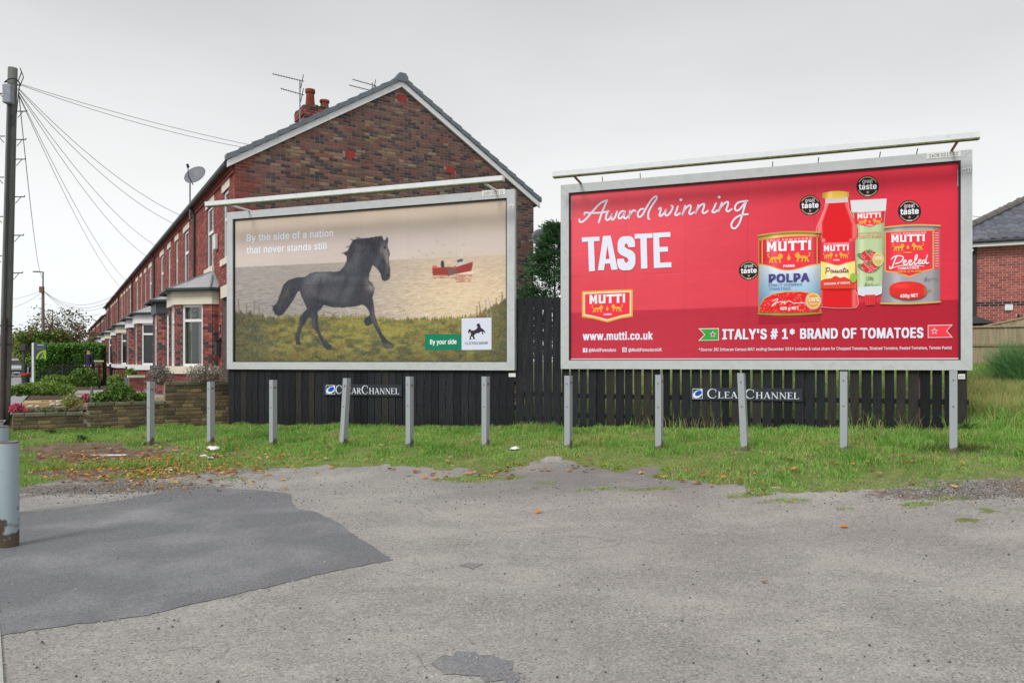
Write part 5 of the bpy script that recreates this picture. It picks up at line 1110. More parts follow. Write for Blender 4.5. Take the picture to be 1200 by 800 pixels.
def rects(u0, u1, z0, z1, holes):
    us = sorted({u0, u1, *[h[0] for h in holes], *[h[1] for h in holes]}); zs = sorted({z0, z1, *[h[2] for h in holes], *[h[3] for h in holes]})
    us = [u for u in us if u0 <= u <= u1]; zs = [z for z in zs if z0 <= z <= z1]; o = []
    for i in range(len(us) - 1):
        for j in range(len(zs) - 1):
            cu, cz = (us[i] + us[i + 1]) / 2, (zs[j] + zs[j + 1]) / 2
            if not any(h[0] < cu < h[1] and h[2] < cz < h[3] for h in holes): o.append((us[i], us[i + 1], zs[j], zs[j + 1]))
    return o
def courses(u0, u1, z0, z1, holes, cz=.075, L=.225, gap=.012, bounds=None):
    "brick rectangles of a wall (stretcher bond) clipped to the openings"
    o = []; z = z0; r = 0
    while z + cz * .6 < z1:
        zt = min(z + cz - gap, z1); mid = (z + zt) / 2
        iv = [(u0, u1)] if bounds is None else [bounds(mid)]
        for h in holes:
            if h[2] < mid < h[3]:
                nv = []
                for a, b in iv:
                    if h[1] <= a or h[0] >= b: nv.append((a, b)); continue
                    if h[0] > a: nv.append((a, h[0]))
                    if h[1] < b: nv.append((h[1], b))
                iv = nv
        for a, b in iv:
            k = math.floor((a - u0) / L - (r % 2) * .5); x = u0 + (k + (r % 2) * .5) * L
            while x < b:
                p, q = max(x, a), min(x + L - gap, b)
                if q - p > .035: o.append((p, q, z, zt, r))
                x += L
        z += cz; r += 1
    return o
def face_xf(Pa, Pb):
    "frame of a wall face from Pa to Pb (v,u points), outward normal to the street side; local (s, d, z) -> (v, u, z)"
    a = Vector(Pa); b = Vector(Pb); t = (b - a).normalized(); n = Vector((-t.y, t.x))
    return Matrix(((t.x, -n.x, 0, a.x), (t.y, -n.y, 0, a.y), (0, 0, 1, 0), (0, 0, 0, 1))), (b - a).length
def brick_stuff(mb, boxes, M, d0, d1, pal, dark=None, pdark=0):
    for p, q, z, zt, r in boxes:
        c = jit(random.choice(dark if dark and random.random() < pdark else pal), .12); j = random.uniform(-.002, .002)
        x0, y0, z0 = p, -d0 + j, z
        P = [(p, -d0 + j, z), (q, -d0 + j, z), (q, -d0 + j, zt), (p, -d0 + j, zt), (p, d1, z), (q, d1, z), (q, d1, zt), (p, d1, zt)]
        mb.raw([M @ Vector(v) for v in P], [(0, 1, 2, 3), (0, 4, 5, 1), (1, 5, 6, 2), (2, 6, 7, 3), (3, 7, 4, 0)], c)
def window_unit(parent, M, u0, u1, z0, z1, transoms=(), mullions=(), depth=.09, fw=.05, pane=None, depth_dir=1):
    mb = MB()
    y0, y1 = depth, depth + .06
    mb.box((u0, y0, z0), (u0 + fw, y1, z1), M=M); mb.box((u1 - fw, y0, z0), (u1, y1, z1), M=M)
    mb.box((u0 + fw, y0, z1 - fw), (u1 - fw, y1, z1), M=M); mb.box((u0 + fw, y0, z0), (u1 - fw, y1, z0 + fw), M=M)
    for t in transoms: mb.box((u0 + fw, y0 - .004, t - fw * .55), (u1 - fw, y1, t + fw * .55), M=M)
    for t in mullions: mb.box((t - fw * .5, y0 - .006, z0 + fw), (t + fw * .5, y1, z1 - fw), M=M)
    w = mb.build('window', upvc_m, parent)
    mb = MB(); zz = [z0 + fw] + [t for t in transoms] + [z1 - fw]
    for i in range(len(zz) - 1): mb.box((u0 + fw, y0 + .025, zz[i] + (.0 if i == 0 else fw * .55)), (u1 - fw, y0 + .035, zz[i + 1] - (.0 if i == len(zz) - 2 else fw * .55)), M=M)
    mb.build('pane', pane or glass_m, w)
    return w

def make_house(mir, gable, label, loc):
    root = thing('terraced_house', label, 'house', loc, TA, 'red brick terraced houses in the row')
    f = (lambda u: WL - u) if mir else (lambda u: u)
    zf = ZB; ze = 6.02 - 0
    def span(a, b): return (min(f(a), f(b)), max(f(a), f(b)))
    H = []
    u0, u1 = span(2.62, 3.62); H.append((u0, u1, 4.02, 5.62))         # wide upper window
    a0, a1 = span(.66, 1.32); H.append((a0, a1, 4.02, 5.62))          # narrow upper window
    d0, d1 = span(.62, 1.46); H.append((d0, d1, zf, 3.12))            # door
    b0, b1 = span(2.15, 4.40); H.append((b0, b1, zf, 3.02))           # behind the bay
    # wall face: local (s,d,z): s along u, d into the house (+)
    M = Matrix(((0, 1, 0, 0), (1, 0, 0, 0), (0, 0, 1, 0), (0, 0, 0, 1)))
    mb = MB()
    for r in rects(0, WL, zf - .3, ze, H): mb.box((r[0], .004, r[2]), (r[1], .24, r[3]), M=M)
    wall = mb.build('front_wall', mortar_red, root)
    HL = list(H)
    lin_ = []
    for h in H[:3]: 
        L_ = (h[0] - .14, h[1] + .14, h[3], h[3] + .28); lin_.append(L_)
    sil_ = [(h[0] - .12, h[1] + .12, h[2] - .15, h[2]) for h in H[:2]]
    mb = MB(); brick_stuff(mb, courses(0, WL, zf, ze - .02, H + lin_ + sil_), M, .006, .02, RED, DRK, .0)
    bk = mb.build('brick', brick_m, wall); bk['kind'] = 'stuff'
    for L_ in lin_:
        mb = MB(); mb.box((L_[0], -.015, L_[2]), (L_[1], .16, L_[3]), M=M); mb.build('lintel', stone_m, wall)
    for L_ in sil_:
        mb = MB(); mb.box((L_[0], -.06, L_[2]), (L_[1], .16, L_[3] - .001), M=M); mb.build('sill', stone_m, wall)
    for h in H[:2]: window_unit(root, M, h[0] + .003, h[1] - .003, h[2] + .002, h[3] - .002, (4.95,), (), .035, .07)
    h = H[2]; mb = MB(); mb.box((h[0] + .003, .12, h[2]), (h[1] - .003, .17, 2.62), M=M); dr = mb.build('door', black_m, root)
    mb = MB(); mb.box((h[0] + .003, .12, 2.625), (h[1] - .003, .16, h[3] - .002), M=M); mb.build('pane', glass_m, dr)
    # eaves: corbel blocks, gutter, downpipe
    mb = MB()
    for k in range(22): u = .06 + k * (WL / 22.); mb.box((u, -.075, ze - .145), (u + .11, .0, ze - .03), RED[3], M=M)
    mb.box((0, -.045, ze - .21), (WL, .0, ze - .15), RED[1], M=M); mb.box((0, -.10, ze - .03), (WL, .24, ze + .02), RED[1], M=M)
    mb.build('eaves_corbel', brick_m, root)
    mb = MB(); mb.tube([(-.17, 0.002, ze - .01), (-.17, WL - .002, ze - .01)], .062, 8); mb.build('gutter', gutter_m, root)
    if mir: 
        mb = MB(); mb.tube([(-.17, .16, ze - .05), (-.06, .16, ze - .25), (-.06, .16, zf + .02)], .038, 8); mb.build('downpipe', gutter_m, root)
    # roof
    mb = MB(); sl = .62; ov = .17
    def slope(v0, v1, c):
        pass
    e0 = ze + .03
    nrow = 18; Lr = 3.97 + ov
    for side in (0, 1):
        for k in range(nrow):
            v0 = -ov + Lr * k / nrow; v1 = -ov + Lr * (k + 1) / nrow
            z0 = e0 + (v0 + ov) * sl + .03; z1 = e0 + (v1 + ov) * sl + .004
            if side: v0, v1 = 7.94 - v0, 7.94 - v1
            n_ = 17
            for q in range(n_):
                a = WL * q / n_ + .004; b = WL * (q + 1) / n_ - .004; c = jit((.12, .13, .15, 1), .15)
                P = [(v0, a, z0), (v0, b, z0), (v1, b, z1), (v1, a, z1), (v0, a, z0 - .02), (v0, b, z0 - .02)]
                if side: mb.raw(P, [(0, 1, 2, 3), (4, 5, 1, 0)], c)
                else: mb.raw(P, [(3, 2, 1, 0), (0, 1, 5, 4)], c)
    for side in (0, 1):
        s_ = 1 if side == 0 else -1; base = 0 if side == 0 else 7.94
        P = [(base - s_ * ov, 0, e0 - .02), (base - s_ * ov, WL, e0 - .02), (3.97, WL, e0 + Lr * sl - .02), (3.97, 0, e0 + Lr * sl - .02)]
        mb.raw(P + [(p[0], p[1], p[2] - .07) for p in P], [(0, 1, 2, 3), (7, 6, 5, 4), (0, 4, 5, 1), (1, 5, 6, 2), (2, 6, 7, 3), (3, 7, 4, 0)], (.10, .11, .12, 1))
    rf = mb.build('roof', slate_m, root)
    mb = MB()
    for k in range(12): mb.tube([(3.97, WL * k / 12. + .003, e0 + Lr * sl - .02), (3.97, WL * (k + 1) / 12. - .003, e0 + Lr * sl - .02)], .10, 8)
    mb.build('ridge_tiles', verge_m, rf)
    # rear wall and party wall
    mb = MB(); mb.box((7.70, 0, zf - .3), (7.94, WL, ze)); mb.build('rear_wall', mortar_red, root)
    mb = MB(); mb.prism([(.25, zf - .3), (7.69, zf - .3), (7.69, ze - .02), (3.97, ze + 2.4), (.25, ze - .02)], WL - .23, WL - .005); mb.build('party_wall', mortar_red, root)
    # bay window
    bay = []
    p = [(0.0, 1.90), (-.15, 1.90), (-.885, 2.635), (-.885, 3.92), (-.15, 4.655), (0.0, 4.655)]
    if mir: p = [(v, WL - u) for v, u in p][::-1]
    def off(poly, d):       # push the bay outline outwards
        c_ = Vector((0, (p[0][1] + p[-1][1]) / 2)); o = []
        for i, q in enumerate(poly):
            nn = Vector((0, 0))
            for j in (i - 1, i):
                if 0 <= j < len(poly) - 1:
                    t = Vector((poly[j + 1][0] - poly[j][0], poly[j + 1][1] - poly[j][1]))
                    if t.length > 1e-6: t.normalize(); nn += Vector((-t.y, t.x))
            nn.normalize(); kk = d / max(.75, abs(math.cos(math.pi / 8)))
            r = Vector(q) + nn * kk
            if i in (0, len(poly) - 1): r = Vector((q[0], q[1] + (-d if q[1] < c_.y else d)))
            o.append((r.x, r.y))
        return o
    def slab(outline, z0, z1, mat, name, par):
        mb = MB(); n = len(outline); P = [(v, u, z0) for v, u in outline] + [(v, u, z1) for v, u in outline]
        mb.raw(P, [tuple(range(n)), tuple(range(2 * n - 1, n - 1, -1))] + [(i, i + n, (i + 1) % n + n, (i + 1) % n) for i in range(n)])
        return mb.build(name, mat, par)
    inner = off(p, -.02)
    bayw = slab([(q[0], q[1]) for q in off(p, -.012)], zf - .3, 1.31, mortar_red, 'bay_wall', root)
    slab(off(p, .07), 1.312, 1.495, stone_m, 'bay_sill', root)
    slab(off(p, .045), 3.01, 3.36, white_m, 'bay_fascia', root)
    mbk = MB(); mp_ = MB()
    faces = [(0, 1), (1, 2), (2, 3), (3, 4), (4, 5)]
    for i, j in faces:
        Mx, Ln = face_xf(p[i], p[j])
        brick_stuff(mbk, courses(0.004, Ln - .004, zf, 1.31, []), Mx, .0, .03, RED, DRK, .15)
        if Ln < .5: wins = []
        elif Ln < 1.2: wins = [(.27, Ln - .17)] if (i == 1) != mir else [(.17, Ln - .27)]
        else: wins = [(.2, .56), (Ln - .56, Ln - .2)] if False else [(.22, Ln - .22)]
        if i == 1 and False: pass
        holes = [(a, b, 1.4, 3.1) for a, b in wins]
        for r in rects(0, Ln, 1.495, 3.01, holes): mp_.box((r[0], .012, r[2]), (r[1], .11, r[3]), M=Mx)
        brick_stuff(mbk, courses(0.004, Ln - .004, 1.50, 3.005, holes), Mx, .0, .03, RED, DRK, .40)
        for a, b in wins:
            w = window_unit(root, Mx, a + .002, b - .002, 1.497, 3.008, (2.62,), ((a + b) / 2,) if Ln > 1.2 else (), .05, .06, clear_m if gable else glass_m)
            if gable:
                for s_, wd in ((a + .06, .16), (b - .20, .14)):
                    mc = MB(); n_ = 9
                    for k in range(n_):
                        x = s_ + wd * k / n_; x2 = s_ + wd * (k + 1) / n_; y = .14 + .015 * (k % 2); y2 = .14 + .015 * ((k + 1) % 2)
                        mc.face([Mx @ Vector(q) for q in ((x, y, 1.52), (x2, y2, 1.52), (x2, y2, 2.98), (x, y, 2.98))], (1, 1, 1, 1))
                    mc.build('curtain', curt_m, w)
                if i == 1 and Ln < 1.2:
                    rg = MB(); cx_ = (a + b) / 2
                    for rr in (.045, .085):
                        A = np.linspace(0, 2 * math.pi, 17); rg.tube([Mx @ Vector((cx_ + rr * 1.5 * math.cos(t), .072, 2.81 + rr * math.sin(t))) for t in A], .006, 4, caps=False)
                    rg.build('leaded_roundel', lead_m, w)
    b2 = mbk.build('brick', brick_m, bayw); b2['kind'] = 'stuff'
    mp_.build('pier_core', mortar_red, bayw)
    # hipped bay roof
    e = off(p, .17); n = len(e); mb = MB(); zt = 3.90; ze2 = 3.385
    cc = (p[0][1] + p[-1][1]) / 2; ridge = [(.0, cc - .62), (.0, cc + .62)]
    if e[0][1] > e[-1][1]: ridge = ridge[::-1]
    A3 = [(v, u, ze2) for v, u in e]; R0, R1 = (.0, ridge[0][1], zt), (.0, ridge[1][1], zt)
    sc_ = (.36, .37, .39, 1)
    mb.raw(A3 + [R0, R1], [(0, 6, 1), (1, 6, 2), (2, 6, 7, 3), (3, 7, 4), (4, 7, 5), (0, 1, 2, 3, 4, 5)], sc_)
    br = mb.build('bay_roof', slate_m, root)
    mb = MB()
    for a, b in ((A3[1], R0), (A3[2], R0), (A3[3], R1), (A3[4], R1)): mb.tube([a, b], .028, 6)
    mb.tube([(-.012, e[0][1], ze2 + .02), (-.012, R0[1], zt + .02), (-.012, R1[1], zt + .02), (-.012, e[-1][1], ze2 + .02)], .045, 6); mb.build('lead_flashing', lead_m, br)
    mb = MB(); g_ = off(p, .20); mb.tube([(v, u, ze2 - .025) for v, u in g_], .045, 7); mb.build('bay_gutter', gutter_m, root)
    # room behind the bay, so that one looks into a dark room and not through the house
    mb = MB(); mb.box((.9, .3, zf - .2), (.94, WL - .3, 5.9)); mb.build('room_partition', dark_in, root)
    # chimney at the party wall
    if mir is False:
        mb = MB(); mb.box((2.92, WL - .45, 7.6), (3.92, WL + .45, 9.22)); chs = mb.build('chimney', mortar_m, rf)
        mb = MB(); Mc = Matrix.Translation((2.92, WL - .45, 0))
        for fa, (pa, pb) in enumerate((((3.92, WL - .45), (2.92, WL - .45)), ((2.92, WL - .45), (2.92, WL + .45)))):
            Mx, Ln = face_xf(pa, pb)
            brick_stuff(mb, courses(.0, Ln, 7.6, 8.98, []), Mx, .006, .02, RED, DRK, .35); brick_stuff(mb, courses(-.05, Ln + .05, 8.98, 9.20, []), Mx, .055, .0, RED, DRK, .1)
        cb = mb.build('brick', brick_m, rf); cb['kind'] = 'stuff'
        mb = MB()
        for k in range(140):
            x, y = 3.42 + random.uniform(-.52, .52), WL + random.uniform(-.47, .47); r = random.uniform(.03, .08); c = jit((.055, .075, .03, 1), .4)
            mb.lathe([(r, 0), (r * .9, r * .5), (r * .3, r * .9)], (x, y, 9.20 + .08 * max(0, 1 - abs(x - 3.42) * 1.4)), 6, c)
        mb.box((2.86, WL - .51, 9.20), (3.98, WL + .51, 9.24), (.07, .075, .05, 1)); mb.build('mossy_capping', slate_m, rf)
        for (x, y, hh, c) in ((3.18, WL - .1, .62, S(150, 80, 66, .7)), (3.66, WL + .02, .42, S(168, 92, 76, .7))):
            mb = MB(); mb.lathe([(.15, 0), (.16, .04), (.13, hh * .45), (.12, hh * .80), (.15, hh * .84), (.15, hh), (.10, hh), (.10, hh * .7)], (x, y, 9.24), 14, c)
            mb.build('chimney_pot', brick_m, rf, smooth=False)
    if gable:
        add_gable(root)
    return root

def add_gable(root):
    "the blank gable end: mortar slab with every visible brick of its own"
    ze = 6.02; sl = .62; top = lambda v: ze + .06 + min(v + .17, 7.94 + .17 - v) * sl - .15
    Mg = Matrix(((1, 0, 0, 0), (0, 1, 0, 0), (0, 0, 1, 0), (0, 0, 0, 1)))
    mb = MB(); mb.prism([(0.005, .2), (7.935, .2), (7.935, top(7.94)), (3.97, top(3.97)), (0.005, top(0))], -.02, .24)
    gw = mb.build('gable_wall', mortar_m, root)
    def bnd(z):
        if z < top(0): return (0.0, 7.94)
        k = (z - top(0)) / sl; return (k, 7.94 - k)
    B = courses(0, 7.94, .3, top(3.97) - .03, [], bounds=bnd)
    plates = [(6.39, 7.10), (3.95, 8.14), (1.3, 7.30)]
    def to_px(v, z):
        x, y, _ = T(0, v); return 600 + F * x / y, HORIZON - (z - EYE) * F / y
    pz = []
    for px_, py_ in ((410.6, 180.6), (469.5, 116.5), (528, 199)):
        best = min(((abs(to_px(v, z)[0] - px_) + abs(to_px(v, z)[1] - py_), v, z) for v in np.arange(.5, 7.5, .05) for z in np.arange(5, 8.5, .05)))
        pz.append((best[1] - .13, best[1] + .13, best[2] - .09, best[2] + .09))
    pal = [(S(62, 60, 68, .8), .32), (S(88, 76, 76, .85), .09), (S(124, 96, 84, .85), .22), (S(130, 102, 88, .85), .13), (S(128, 86, 78, .85), .20), (S(156, 84, 72, .8), .04), (S(154, 134, 110, .85), .06)]
    tot = sum(w for _, w in pal)
    last = [None]
    def pick(v, z):
        if (v < .46 and (int(z / .3) % 2 == 0 or v < .25)) or v < .24: return jit(random.choice([S(150, 80, 70, .85), S(142, 74, 66, .85), S(134, 76, 68, .85)]), .15)
        patch = vnoise(np.array([v * .9]), np.array([z * 1.1]), 3)[0]
        t = random.random() * tot
        for c, w in pal:
            t -= w
            if t <= 0: break
        if c is pal[0][0] and last[0] is c and random.random() < .45: c = random.choice(pal[2:5])[0]
        last[0] = c; av = (.175, .12, .11); c = tuple(c[i] * .74 + av[i] * .26 for i in range(3)) + (1,); soot = 1 + .5 * (fbm(np.array([v * .5 + 3]), np.array([z * .45]), 3, 8)[0] - .5); c = tuple(q * soot for q in c[:3]) + (1,)
        if patch > .66 and random.random() < .25: c = S(150, 128, 102, .8)
        return jit(c, .18)
    B2 = []
    for b in B:
        if b[1] - b[0] > .2 and random.random() < .22: m_ = (b[0] + b[1]) / 2; B2 += [(b[0], m_ - .006) + b[2:], (m_ + .006, b[1]) + b[2:]]
        else: B2.append(b)
    B = B2; vis, rest = [], []
    for b in B:
        if any(q[0] < (b[0] + b[1]) / 2 < q[1] and q[2] < (b[2] + b[3]) / 2 < q[3] for q in pz): continue
        px_, py_ = to_px((b[0] + b[1]) / 2, (b[2] + b[3]) / 2)
        bar = 241 - (px_ - 244) * .0936 - 5
        seen = py_ < bar
        (vis if seen else rest).append(b)
    vis.sort(key=lambda b: b[0]); rest += vis[300:]; vis = vis[:300]
    meshes = {}
    def brick_mesh(c, w):
        m = MB(); h = .065; d = .03; e = .004
        m.v = [(0, 0, 0), (w, 0, 0), (w, 0, h), (0, 0, h), (e, -.0105, e), (w - e, -.0105, e), (w - e, -.0105, h - e), (e, -.0105, h - e)]
        m.f = [(4, 5, 6, 7), (0, 1, 5, 4), (1, 2, 6, 5), (2, 3, 7, 6), (3, 0, 4, 7)]; m.c = [c] * 5
        return m.mesh('brick', brick_m)
    cache = {}
    for b in vis:
        w = round(b[1] - b[0], 3); c = pick((b[0] + b[1]) / 2, b[2]); key = (w, tuple(round(x, 2) for x in c))
        if key not in cache: cache[key] = brick_mesh(c, w)
        o = bpy.data.objects.new('brick', cache[key]); COL.objects.link(o); o.parent = gw; o.location = (b[0], -.02 + random.uniform(-.002, .003), b[2])
    mb = MB()
    for b in rest:
        c = pick((b[0] + b[1]) / 2, b[2]); e = .004; j = random.uniform(-.002, .002)
        mb.raw([(b[0], -.02, b[2]), (b[1], -.02, b[2]), (b[1], -.02, b[3]), (b[0], -.02, b[3]), (b[0] + e, -.0305 + j, b[2] + e), (b[1] - e, -.0305 + j, b[2] + e), (b[1] - e, -.0305 + j, b[3] - e), (b[0] + e, -.0305 + j, b[3] - e)], [(4, 5, 6, 7), (0, 1, 5, 4), (1, 2, 6, 5), (2, 3, 7, 6), (3, 0, 4, 7)], c)
    o = mb.build('brickwork', brick_m, gw); o['kind'] = 'stuff'
    for q in pz:
        mb = MB(); mb.box((q[0] + .01, -.034, q[2]), (q[1] - .01, -.021, q[3]), S(168, 72, 66, .8)); mb.build('terracotta_block', brick_m, gw)
    # bargeboards and verge tiles
    for side in (0, 1):
        f = (lambda v: v) if side == 0 else (lambda v: 7.94 - v)
        mb = MB(); a, b = -.17, 3.969; zA, zB = ze + .06 - .03, ze + .06 + (3.97 + .17) * sl - .03
        P = [(f(a), zA - .15), (f(b), zB - .15), (f(b), zB), (f(a), zA)]
        if side: P = P[::-1]
        mb.prism(P, -.10, -.035); mb.build('bargeboard', white_m, root)
        n = 15; Lr = 3.97 + .17; ang = math.atan(sl); ln = Lr / math.cos(ang)
        for k in range(n):
            v0 = -.20 + (Lr + .03) * k / n; v1 = -.20 + (Lr + .03) * (k + 1) / n + .035
            if k == n - 1: v1 = 3.968
            z0 = ze + .06 + (v0 + .17) * sl; z1 = ze + .06 + (v1 + .17) * sl
            th = .115
            P = [(f(v0), z0 - .01), (f(v1), z1 - .035), (f(v1), z1 + th - .035), (f(v0), z0 + th)]
            if side: P = P[::-1]
            mb = MB(); mb.prism(P, -.135 - .004 * (k % 2), .07); mb.build('verge_tile', verge_m, root)
    mb = MB(); zt = ze + .06 + 4.14 * sl
    mb.prism([(3.82, zt - .06), (4.12, zt - .06), (4.12, zt + .06), (4.05, zt + .15), (3.89, zt + .15), (3.82, zt + .06)], -.15, .06); mb.build('ridge_cap', verge_m, root)

names = {
 0: 'end terraced house with the big brick gable and a cream bay window',
 1: 'second terraced house from the gable, black fascia over its bay window',
 2: 'third terraced house from the gable, white bay behind the black one',
 3: 'fourth terraced house from the gable end', 4: 'fifth terraced house along the street', 5: 'sixth terraced house along the street', 6: 'seventh terraced house along the street',
 7: 'eighth terraced house, beyond the hedge', 8: 'ninth terraced house, next to last of the near row', 9: 'tenth terraced house, last of the near row'}
house0 = make_house(False, True, names[0], T(0, 0, 0))
for o in house0.children:
    if o.name.startswith('bay_fascia'): o.data.materials[0] = stone_m
houseA = make_house(False, False, names[2], T(2 * WL, 0, 0))
houseB = make_house(True, False, names[1], T(WL, 0, 0))
blk_stone = {'bay_fascia': black_m, 'bay_sill': black_m}
creamy = {'bay_fascia': stone_m}
white_s = {'bay_sill': white_m}
for o in list(houseA.children):
    if o.name.startswith('bay_sill'): o.data.materials[0] = white_m
for k in range(3, 10):
    src = houseA if k % 2 == 0 else houseB
    copy_tree(src, T(k * WL, 0, 0), None, names[k], {3: white_s, 4: creamy, 5: white_s, 6: creamy, 7: None, 8: white_s, 9: creamy}.get(k))
for o in list(houseB.children):
    if o.name.startswith(('bay_fascia', 'bay_sill')): o.data = o.data.copy(); o.data.materials[0] = black_m
for k in range(7):
    src = houseA if k % 2 == 0 else houseB
    copy_tree(src, T(58.5 + k * WL, .15, -.32), None, ['first', 'second', 'third', 'fourth', 'fifth', 'sixth', 'last'][k] + ' house of the lower row at the far end of the street', {'bay_fascia': white_m, 'bay_sill': white_m} if k % 3 else creamy)

# things fixed to the end house
mb = MB(); Mx = None
t = thing('letterbox', 'black letterbox on the brick wall beside the cream bay window', 'letterbox', T(1.66, -.0, 1.75), TA)
mb = MB(); mb.bevel_box((-.13, -.13, .0), (-.008, .13, .36), .012); mb.build('box', black_m, t)
mb = MB(); mb.prism([(-.15, .36), (-.006, .40), (-.006, .43), (-.15, .38)], -.15, .15); mb.build('lid', black_m, t)
t = thing('house_number', 'small dark house number plate above the letterbox', 'number plate', T(1.66, 0, 2.3), TA)
mb = MB(); mb.box((-.025, -.06, 0), (-.008, .06, .2)); mb.build('plate', black_m, t)
mb = MB(); mb.box((-.03, -.008, .05), (-.0255, .008, .15)); mb.build('digit', white_m, t)
t = thing('alarm_box', 'white burglar alarm box on the house front between the upper windows', 'alarm box', T(2.05, 0, 4.35), TA)
mb = MB(); mb.bevel_box((-.10, -.13, 0), (-.008, .13, .38), .02, (.66, .66, .62, 1)); mb.build('cover', brick_m, t)
def dish(label, loc, rz, tilt, r, mast, group=None):
    t = thing('satellite_dish', label, 'satellite dish', loc, rz, group)
    Mx = Matrix.Rotation(tilt, 4, 'X')
    mb = MB(); prof = [(0.001, 0), (r * .35, .012), (r * .7, .05), (r, .10), (r, .108), (r * .7, .062), (r * .35, .024), (.001, .01)]
    mb.lathe(prof, (0, 0, 0), 24, M=Mx @ Matrix.Scale(1.12, 4, (0, 1, 0))); mb.build('reflector', material('dish_grey', (.17, .18, .20, 1), rough=.5, noise=.1), t, smooth=True)
    mb = MB(); mb.tube([Mx @ Vector((0, -r * 1.0, .0)), Mx @ Vector((0, -r * .9, .30)), Mx @ Vector((0, -r * .25, .46))], .014, 6); mb.tube([Mx @ Vector((0, -r * .30, .43)), Mx @ Vector((0, -r * .12, .52))], .035, 8); mb.build('receiver_arm', black_m, t)
    mb = MB(); mb.tube([(mast[0][0], mast[0][1], mast[0][2])] + [tuple(q) for q in mast[1:]], .022, 7)
    mb.build('mast', lead_m, t)
    return t
fz = 5.0
x, y, _ = T(5.35, -.22); d_ = math.hypot(x, y)
dz = ZY(208, y)
W_inv = lambda p: p
dish('grey satellite dish on a tall mast above the gutter of the end house', (x + .24, y, dz), R(-8), R(56), .30, [(-.02, .08, .0), (-.26, .10, .02), (-.26, .10, -1.15), (-.06, .22, -1.28), (-.06, .22, -1.9)])
xg, yg, _ = T(-.05, 7.75)
dish('pale satellite dish at the far corner of the gable, partly behind the tall fence boards', (xg + .28, yg - .25, ZY(283, yg)), R(20), R(75), .24, [(0, .04, 0), (-.1, .14, 0), (-.22, .2, 0)])
# television aerials
def yagi(label, base, top, arms, group='rooftop aerials'):
    t = thing('television_aerial', label, 'aerial', base, 0, group); h = top
    mb = MB(); mb.tube([(0, 0, -.6), (0, 0, h)], .02, 6); mb.build('mast', lead_m, t)
    for (z, dx, dy, ln, n) in arms:
        mb = MB(); L0 = Vector((.12 * dx, .12 * dy, z)); L1 = Vector((-dx * ln, -dy * ln, z + .12)); mb.tube([L0, L1], .012, 5)
        for k in range(n):
            p = L1.lerp(L0, (k + .3) / n); mb.tube([p + Vector((dy * .14, -dx * .14, -.08)), p + Vector((-dy * .14, dx * .14, .08))], .006, 4)
        mb.tube([L0 + Vector((-.1, 0, -.2)), L0 + Vector((-.02, .0, .2))], .012, 4); mb.build('antenna', black_m, t)
    return t
cx_, cy_, _ = T(WL - .55, 2.9); kd = cy_
px_ = lambda px, d: (px - 600) / F * d
yagi('aerial with two long arms on a mast beside the chimney', (px_(351.5, kd), kd, ZY(140, kd)), ZY(94, kd) - ZY(140, kd), ((ZY(95, kd) - ZY(140, kd), .95, .3, .78, 12), (ZY(111, kd) - ZY(140, kd), .95, .3, .55, 10)))
cx_, cy_, _ = T(3.4, 4.4); kd = cy_ + 1
yagi('aerial showing above the left roof slope near the ridge', (px_(436.5, kd), kd, ZY(112, kd)), ZY(97, kd) - ZY(112, kd), ((ZY(100.5, kd) - ZY(112, kd), .95, .3, .60, 10), (ZY(107.5, kd) - ZY(112, kd), .95, .3, .70, 9)))
# ------------------------------------------------------------------ garden wall of walling blocks
block_m = material('walling_block', attr=True, rough=.9, noise=.28, nscale=9, bump=.5, bscale=22, dirt=(.05, .05, .035, 1), dscale=7, dlo=.55, dhi=.75)
WBL = [S(126, 110, 78, .66), S(120, 106, 78, .72), S(146, 128, 92, .72), S(106, 96, 74, .72), S(96, 86, 64, .72)]
def garden_wall(label, v0, v1, ztop, cop=True):
    "runs across the garden along v at u = -0.1; v negative is towards the street"
    zb = min(gz(*T(-.1, v0)[:2]), gz(*T(-.1, v1)[:2])) - .08
    t = thing('garden_wall', label, 'wall', T(-.1, v0), TA, 'garden wall in steps')
    w = v1 - v0
    mb = MB(); mb.box((.0, -.11, zb - .2), (w, .11, ztop - .03)); core = mb.build('mortar_core', mortar_m, t)
    rows = max(1, int(round((ztop - zb) / .079))); ch = (ztop - zb) / rows
    for r in range(rows):
        x = -random.uniform(0, .2); z = zb + r * ch; last = (r == rows - 1)
        while x < w:
            L_ = random.choice((.20, .22, .25, .25, .30)) if not last else random.choice((.30, .34)); a, b = max(x, 0) + .004, min(x + L_, w) - .006
            if b - a > .05:
                o_ = random.uniform(.0, .014) + (.02 if last else 0); c = jit(random.choice(WBL), .18)
                if last: c = jit((.14, .145, .095, 1), .2)
                mb = MB(); mb.bevel_box((a, -.125 - o_, z + .004), (b, .125 + (.02 if last else 0), z + ch - .008 + (.004 if last else 0)), .009, c)
                mb.build('block', block_m, core)
            x += L_
    return t
garden_wall('tallest step of the garden wall, ending at the black fence', -1.44, -.02, 1.185)
garden_wall('middle step of the garden wall with green plants over it', -2.86, -1.445, .79)
garden_wall('lowest step of the garden wall, nearest the telegraph pole', -4.1, -2.865, .615)

